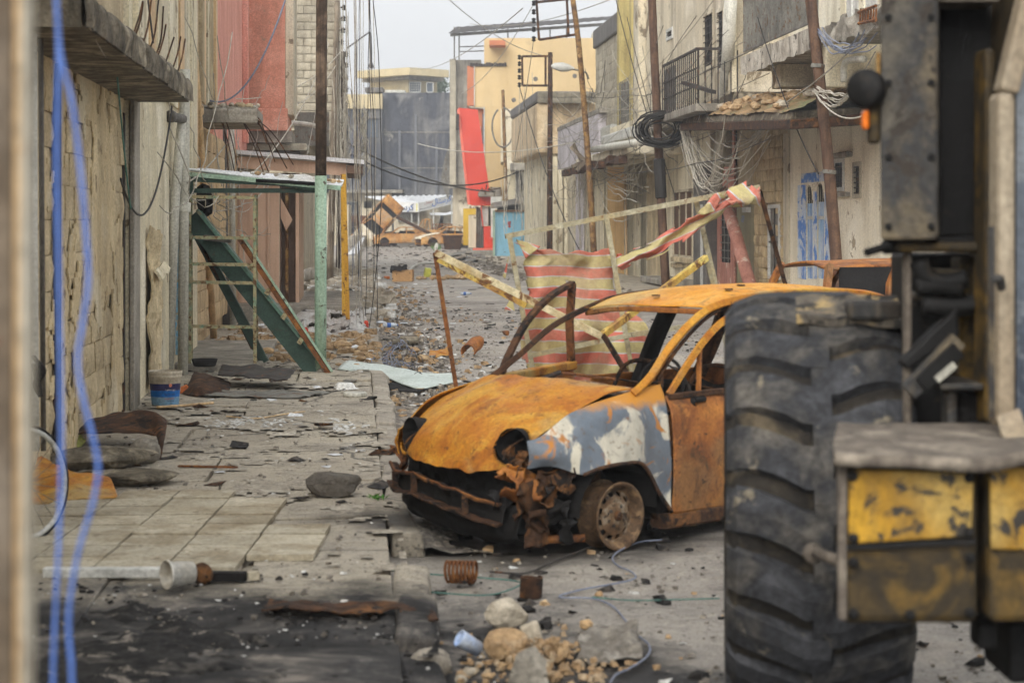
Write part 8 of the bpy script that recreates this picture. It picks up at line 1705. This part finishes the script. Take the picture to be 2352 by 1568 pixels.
for k, (a, b, dr, m_, r, lb) in enumerate((
    (at(665, -30, 27), at(470, 225, 27), .55, m_bwire, .013, 'lavender cable sagging across the pink house'),
    (at(470, 220, 31), at(790, 110, 55), .5, m_wwire, .010, 'pale cable rising from the broken balcony to the left pole'),
    (at(430, 160, 30), at(772, 150, 55), .9, m_wwire, .010, 'pink white cable sagging between balcony and left pole'),
    (at(755, 100, 45), at(560, 418, 24), .35, m_wwire, .009, 'white cable slanting down to the lean-to roof'),
    (at(745, 130, 55), at(690, 420, 34), .2, m_gwire, .009, 'grey cable slanting behind the tall rusty pole'),
    (at(800, 330, 70), at(1135, 440, 100), .4, m_wire, .035, 'lower black cable crossing the street before the sooted building'),
    (at(800, 352, 70), at(1200, 390, 88), .9, m_wire, .03, 'upper black cable crossing the street to the white pipe'),
    (at(960, 330, 100), at(1330, 325, 66), .4, m_wwire, .02, 'white cable strung level across the street'),
    (at(940, 155, 160), at(1200, 20, 66), .8, m_gwire, .02, 'thin grey cable rising from the pavilion to the right bracket'),
    (at(1000, -30, 60), at(1260, 130, 80), .4, m_gwire, .014, 'thin grey cable crossing the sky in the centre'),
    (at(1080, 55, 90), at(1450, -20, 50), .4, m_gwire, .014, 'thin grey cable below the steel roof'),
    (at(1192, 195, 80), at(1345, 600, 66), .6, m_wire, .018, 'dark cable falling from the square bracket'),
    (at(1226, 90, 66), at(1160, 460, 92), .5, m_gwire, .014, 'grey cable falling from the bracket to the looped pole'),
    (at(1226, 10, 66), at(1060, 215, 100), .5, m_gwire, .014, 'grey cable running left from the upper bracket'),
    (at(1410, -20, 52), at(1530, 400, 45), .2, m_wire, .012, 'dark cable slanting across the olive columns'),
    (at(1440, 40, 50), at(1560, 480, 44), .2, m_wire, .010, 'second dark cable slanting towards the barred window'),
    (at(1740, 40, 35), at(1880, 400, 31), .2, m_wire, .010, 'dark cable crossing the large balcony'),
    (at(1660, 290, 40), at(2010, 60, 27), .3, m_gwire, .012, 'tan cable rising past the thick pole to the upper right'),
    (at(1870, 210, 31), at(2010, 250, 25), .25, m_wwire, .012, 'white cable sagging from the thick pole to the loader side'),
    (at(1905, 250, 31), at(2010, 120, 26), .1, m_gwire, .01, 'thin cable from the thick pole towards the loader'),
    (at(1935, 745, 31), at(1900, 540, 31), .0, m_bwire, .008, 'blue cable hanging along the foot of the thick pole'),
    (at(300, 80, 14), at(268, 160, 14.6), .0, m_tealwire, .007, 'teal wire hanging from the concrete canopy'),
    (at(268, 160, 14.6), at(300, 480, 15.5), .05, m_tealwire, .007, 'teal wire continuing down the stone wall'),
    (at(277, 410, 16), at(395, 245, 19.5), .62, m_wire, .010, 'black cable looping from the stone wall to the grey pipe'),
    (at(340, 0, 17), at(352, 100, 17), .0, m_wire, .009, 'dark cable running down behind the canopy edge'),
    (at(205, 62, 11), at(268, 165, 14.6), .02, m_gwire, .006, 'grey string under the concrete canopy'),
    (at(430, 420, 21), at(520, 330, 26), .05, m_gwire, .010, 'grey cable rising from the lean-to past the tan pipe'))):
    MB().tube(sag(a, b, dr, 26), r, 5, cap=False).build('cable', m_, label=lb, cat='cable', smooth=True)
P_c = lambda: at(random.uniform(1480, 1560), random.uniform(272, 318), random.uniform(47, 50))
cl = MB()
for k in range(16):
    c = at(1515+random.uniform(-8, 14), 295+random.uniform(-8, 8), 43.7); rr = random.uniform(.25, .5)
    cl.tube([c+V((rr*math.cos(a)*1.2, .15*math.sin(a*2+k), rr*math.sin(a)*.8-.05)) for a in [2*math.pi*i/18 for i in range(19)]], .018, 5, cap=False)
cl.build('cable_coil', m_wire, label='tangled black cable coil on the red brown pole', cat='wires', kind='stuff')
wires(14, lambda: at(random.uniform(1560, 1580), random.uniform(275, 300), 43), lambda: at(random.uniform(1660, 1790), random.uniform(240, 330), random.uniform(36, 42)), (.5, 1.5), m_wwire, .010, 'sagging_wires', 'pale wires sagging below the rubble canopy', jit=.03)
wires(10, lambda: at(random.uniform(1555, 1600), random.uniform(290, 340), 43), lambda: at(random.uniform(1640, 1700), random.uniform(370, 430), 42), (.3, .9), m_gwire, .012, 'sagging_wires', 'grey wires hanging over the salmon entrance', jit=.03)
wires(9, lambda: at(random.uniform(1780, 1800), random.uniform(228, 240), 35), lambda: at(random.uniform(1610, 1720), random.uniform(270, 340), 40), (.1, .7), m_gwire, .010, 'sagging_wires', 'grey wires fanning out from the canopy corner', jit=.03)
wires(9, lambda: at(random.uniform(1875, 1890), random.uniform(55, 75), 31), lambda: at(random.uniform(1960, 2015), random.uniform(70, 110), 27), (.1, .4), m_bwire, .010, 'sagging_wires', 'blue grey wires bundled at the top of the thick pole', jit=.02)
wires(9, lambda: at(random.uniform(1865, 1885), random.uniform(195, 215), 31), lambda: at(random.uniform(1940, 1975), random.uniform(195, 225), 29), (.0, .25), m_wwire, .010, 'sagging_wires', 'pale wires bundled at the middle of the thick pole', jit=.02)
wires(12, lambda: at(random.uniform(1340, 1360), random.uniform(340, 380), 64), lambda: at(random.uniform(1420, 1520), random.uniform(320, 480), 52), (.2, 1.2), m_wwire, .012, 'sagging_wires', 'white wires sagging between lamp post and red brown pole', jit=.04)
dang(26, 1310, 1365, 62, 66, (345, 420), (430, 600), m_gwire, .010, 'grey wires hanging below the broken beam canopy', 12)
dang(12, 1180, 1260, 80, 90, (150, 330), (420, 560), m_gwire, .012, 'grey wires hanging before the small white house', 14)
dang(10, 1135, 1210, 92, 96, (380, 440), (480, 575), m_wwire, .014, 'pale wires hanging over the blue gate', 10)
wires(22, lambda: at(random.uniform(765, 800), random.uniform(100, 420), random.uniform(50, 58)), lambda: at(random.uniform(770, 845), random.uniform(200, 460), random.uniform(50, 66)), (.1, .9), m_gwire, .010, 'sagging_wires', 'grey wires tangled between the left utility poles', jit=.05)
wires(14, lambda: at(random.uniform(812, 842), random.uniform(245, 260), 66), lambda: at(random.uniform(815, 850), random.uniform(290, 470), 66), (.0, .3), m_wwire, .018, 'sagging_wires', 'white wires hanging before the sooted wing', jit=.08)
wires(15, lambda: gat(random.uniform(860, 905), random.uniform(790, 870), .05), lambda: gat(random.uniform(850, 960), random.uniform(770, 880), .03), (-.10, .0), m_bwire, .006, 'ground_wires', 'tangle of blue wire on the left kerb', jit=.04)
wires(12, lambda: gat(random.uniform(880, 960), random.uniform(790, 890), .03), lambda: gat(random.uniform(880, 1000), random.uniform(800, 890), .03), (-.08, .0), m_wire, .004, 'ground_wires', 'thin dark wire tangle on the road beside the kerb', jit=.04)
for nm, k, m_, r_ in (('grey', 46, m_gwire, .008), ('dark', 22, m_wire, .008)):
    wires(k, lambda: S(random.uniform(33, 75), random.uniform(6.6, 8.3), random.uniform(3.0, 6.5)), lambda: S(random.uniform(33, 75), random.uniform(6.4, 8.3), random.uniform(2.4, 6.0)), (.1, 1.3), m_, r_, 'sagging_wires', 'thin %s wires criss crossing before the right hand facades' % nm, jit=.05)
wires(18, lambda: S(random.uniform(18, 34), random.uniform(-1.95, -1.7), random.uniform(1.5, 4.5)), lambda: S(random.uniform(20, 40), random.uniform(-1.95, -1.2), random.uniform(1.0, 4.5)), (.05, .8), m_gwire, .006, 'sagging_wires', 'thin grey wires straggling over the left facades', jit=.04)
# ================================================================== air
hzb = MB(); hzb.hexa([V((-200, -60, -1.2)), V((210, -60, -1.2)), V((210, 340, -1.2)), V((-200, 340, -1.2)), V((-200, -60, 26)), V((210, -60, 26)), V((210, 340, 26)), V((-200, 340, 26))])
hm = bpy.data.materials.new('haze_air'); hm.use_nodes = True; hn = hm.node_tree; hn.nodes.clear()
ho = hn.nodes.new('ShaderNodeOutputMaterial'); hv = hn.nodes.new('ShaderNodeVolumePrincipled')
hv.inputs['Color'].default_value = (.90, .93, .97, 1); hv.inputs['Density'].default_value = .0016; hv.inputs['Anisotropy'].default_value = .2
hn.links.new(hv.outputs[0], ho.inputs['Volume'])
hzb.build('haze', hm, kind='stuff', label='thin pale haze filling the street air', cat='haze')
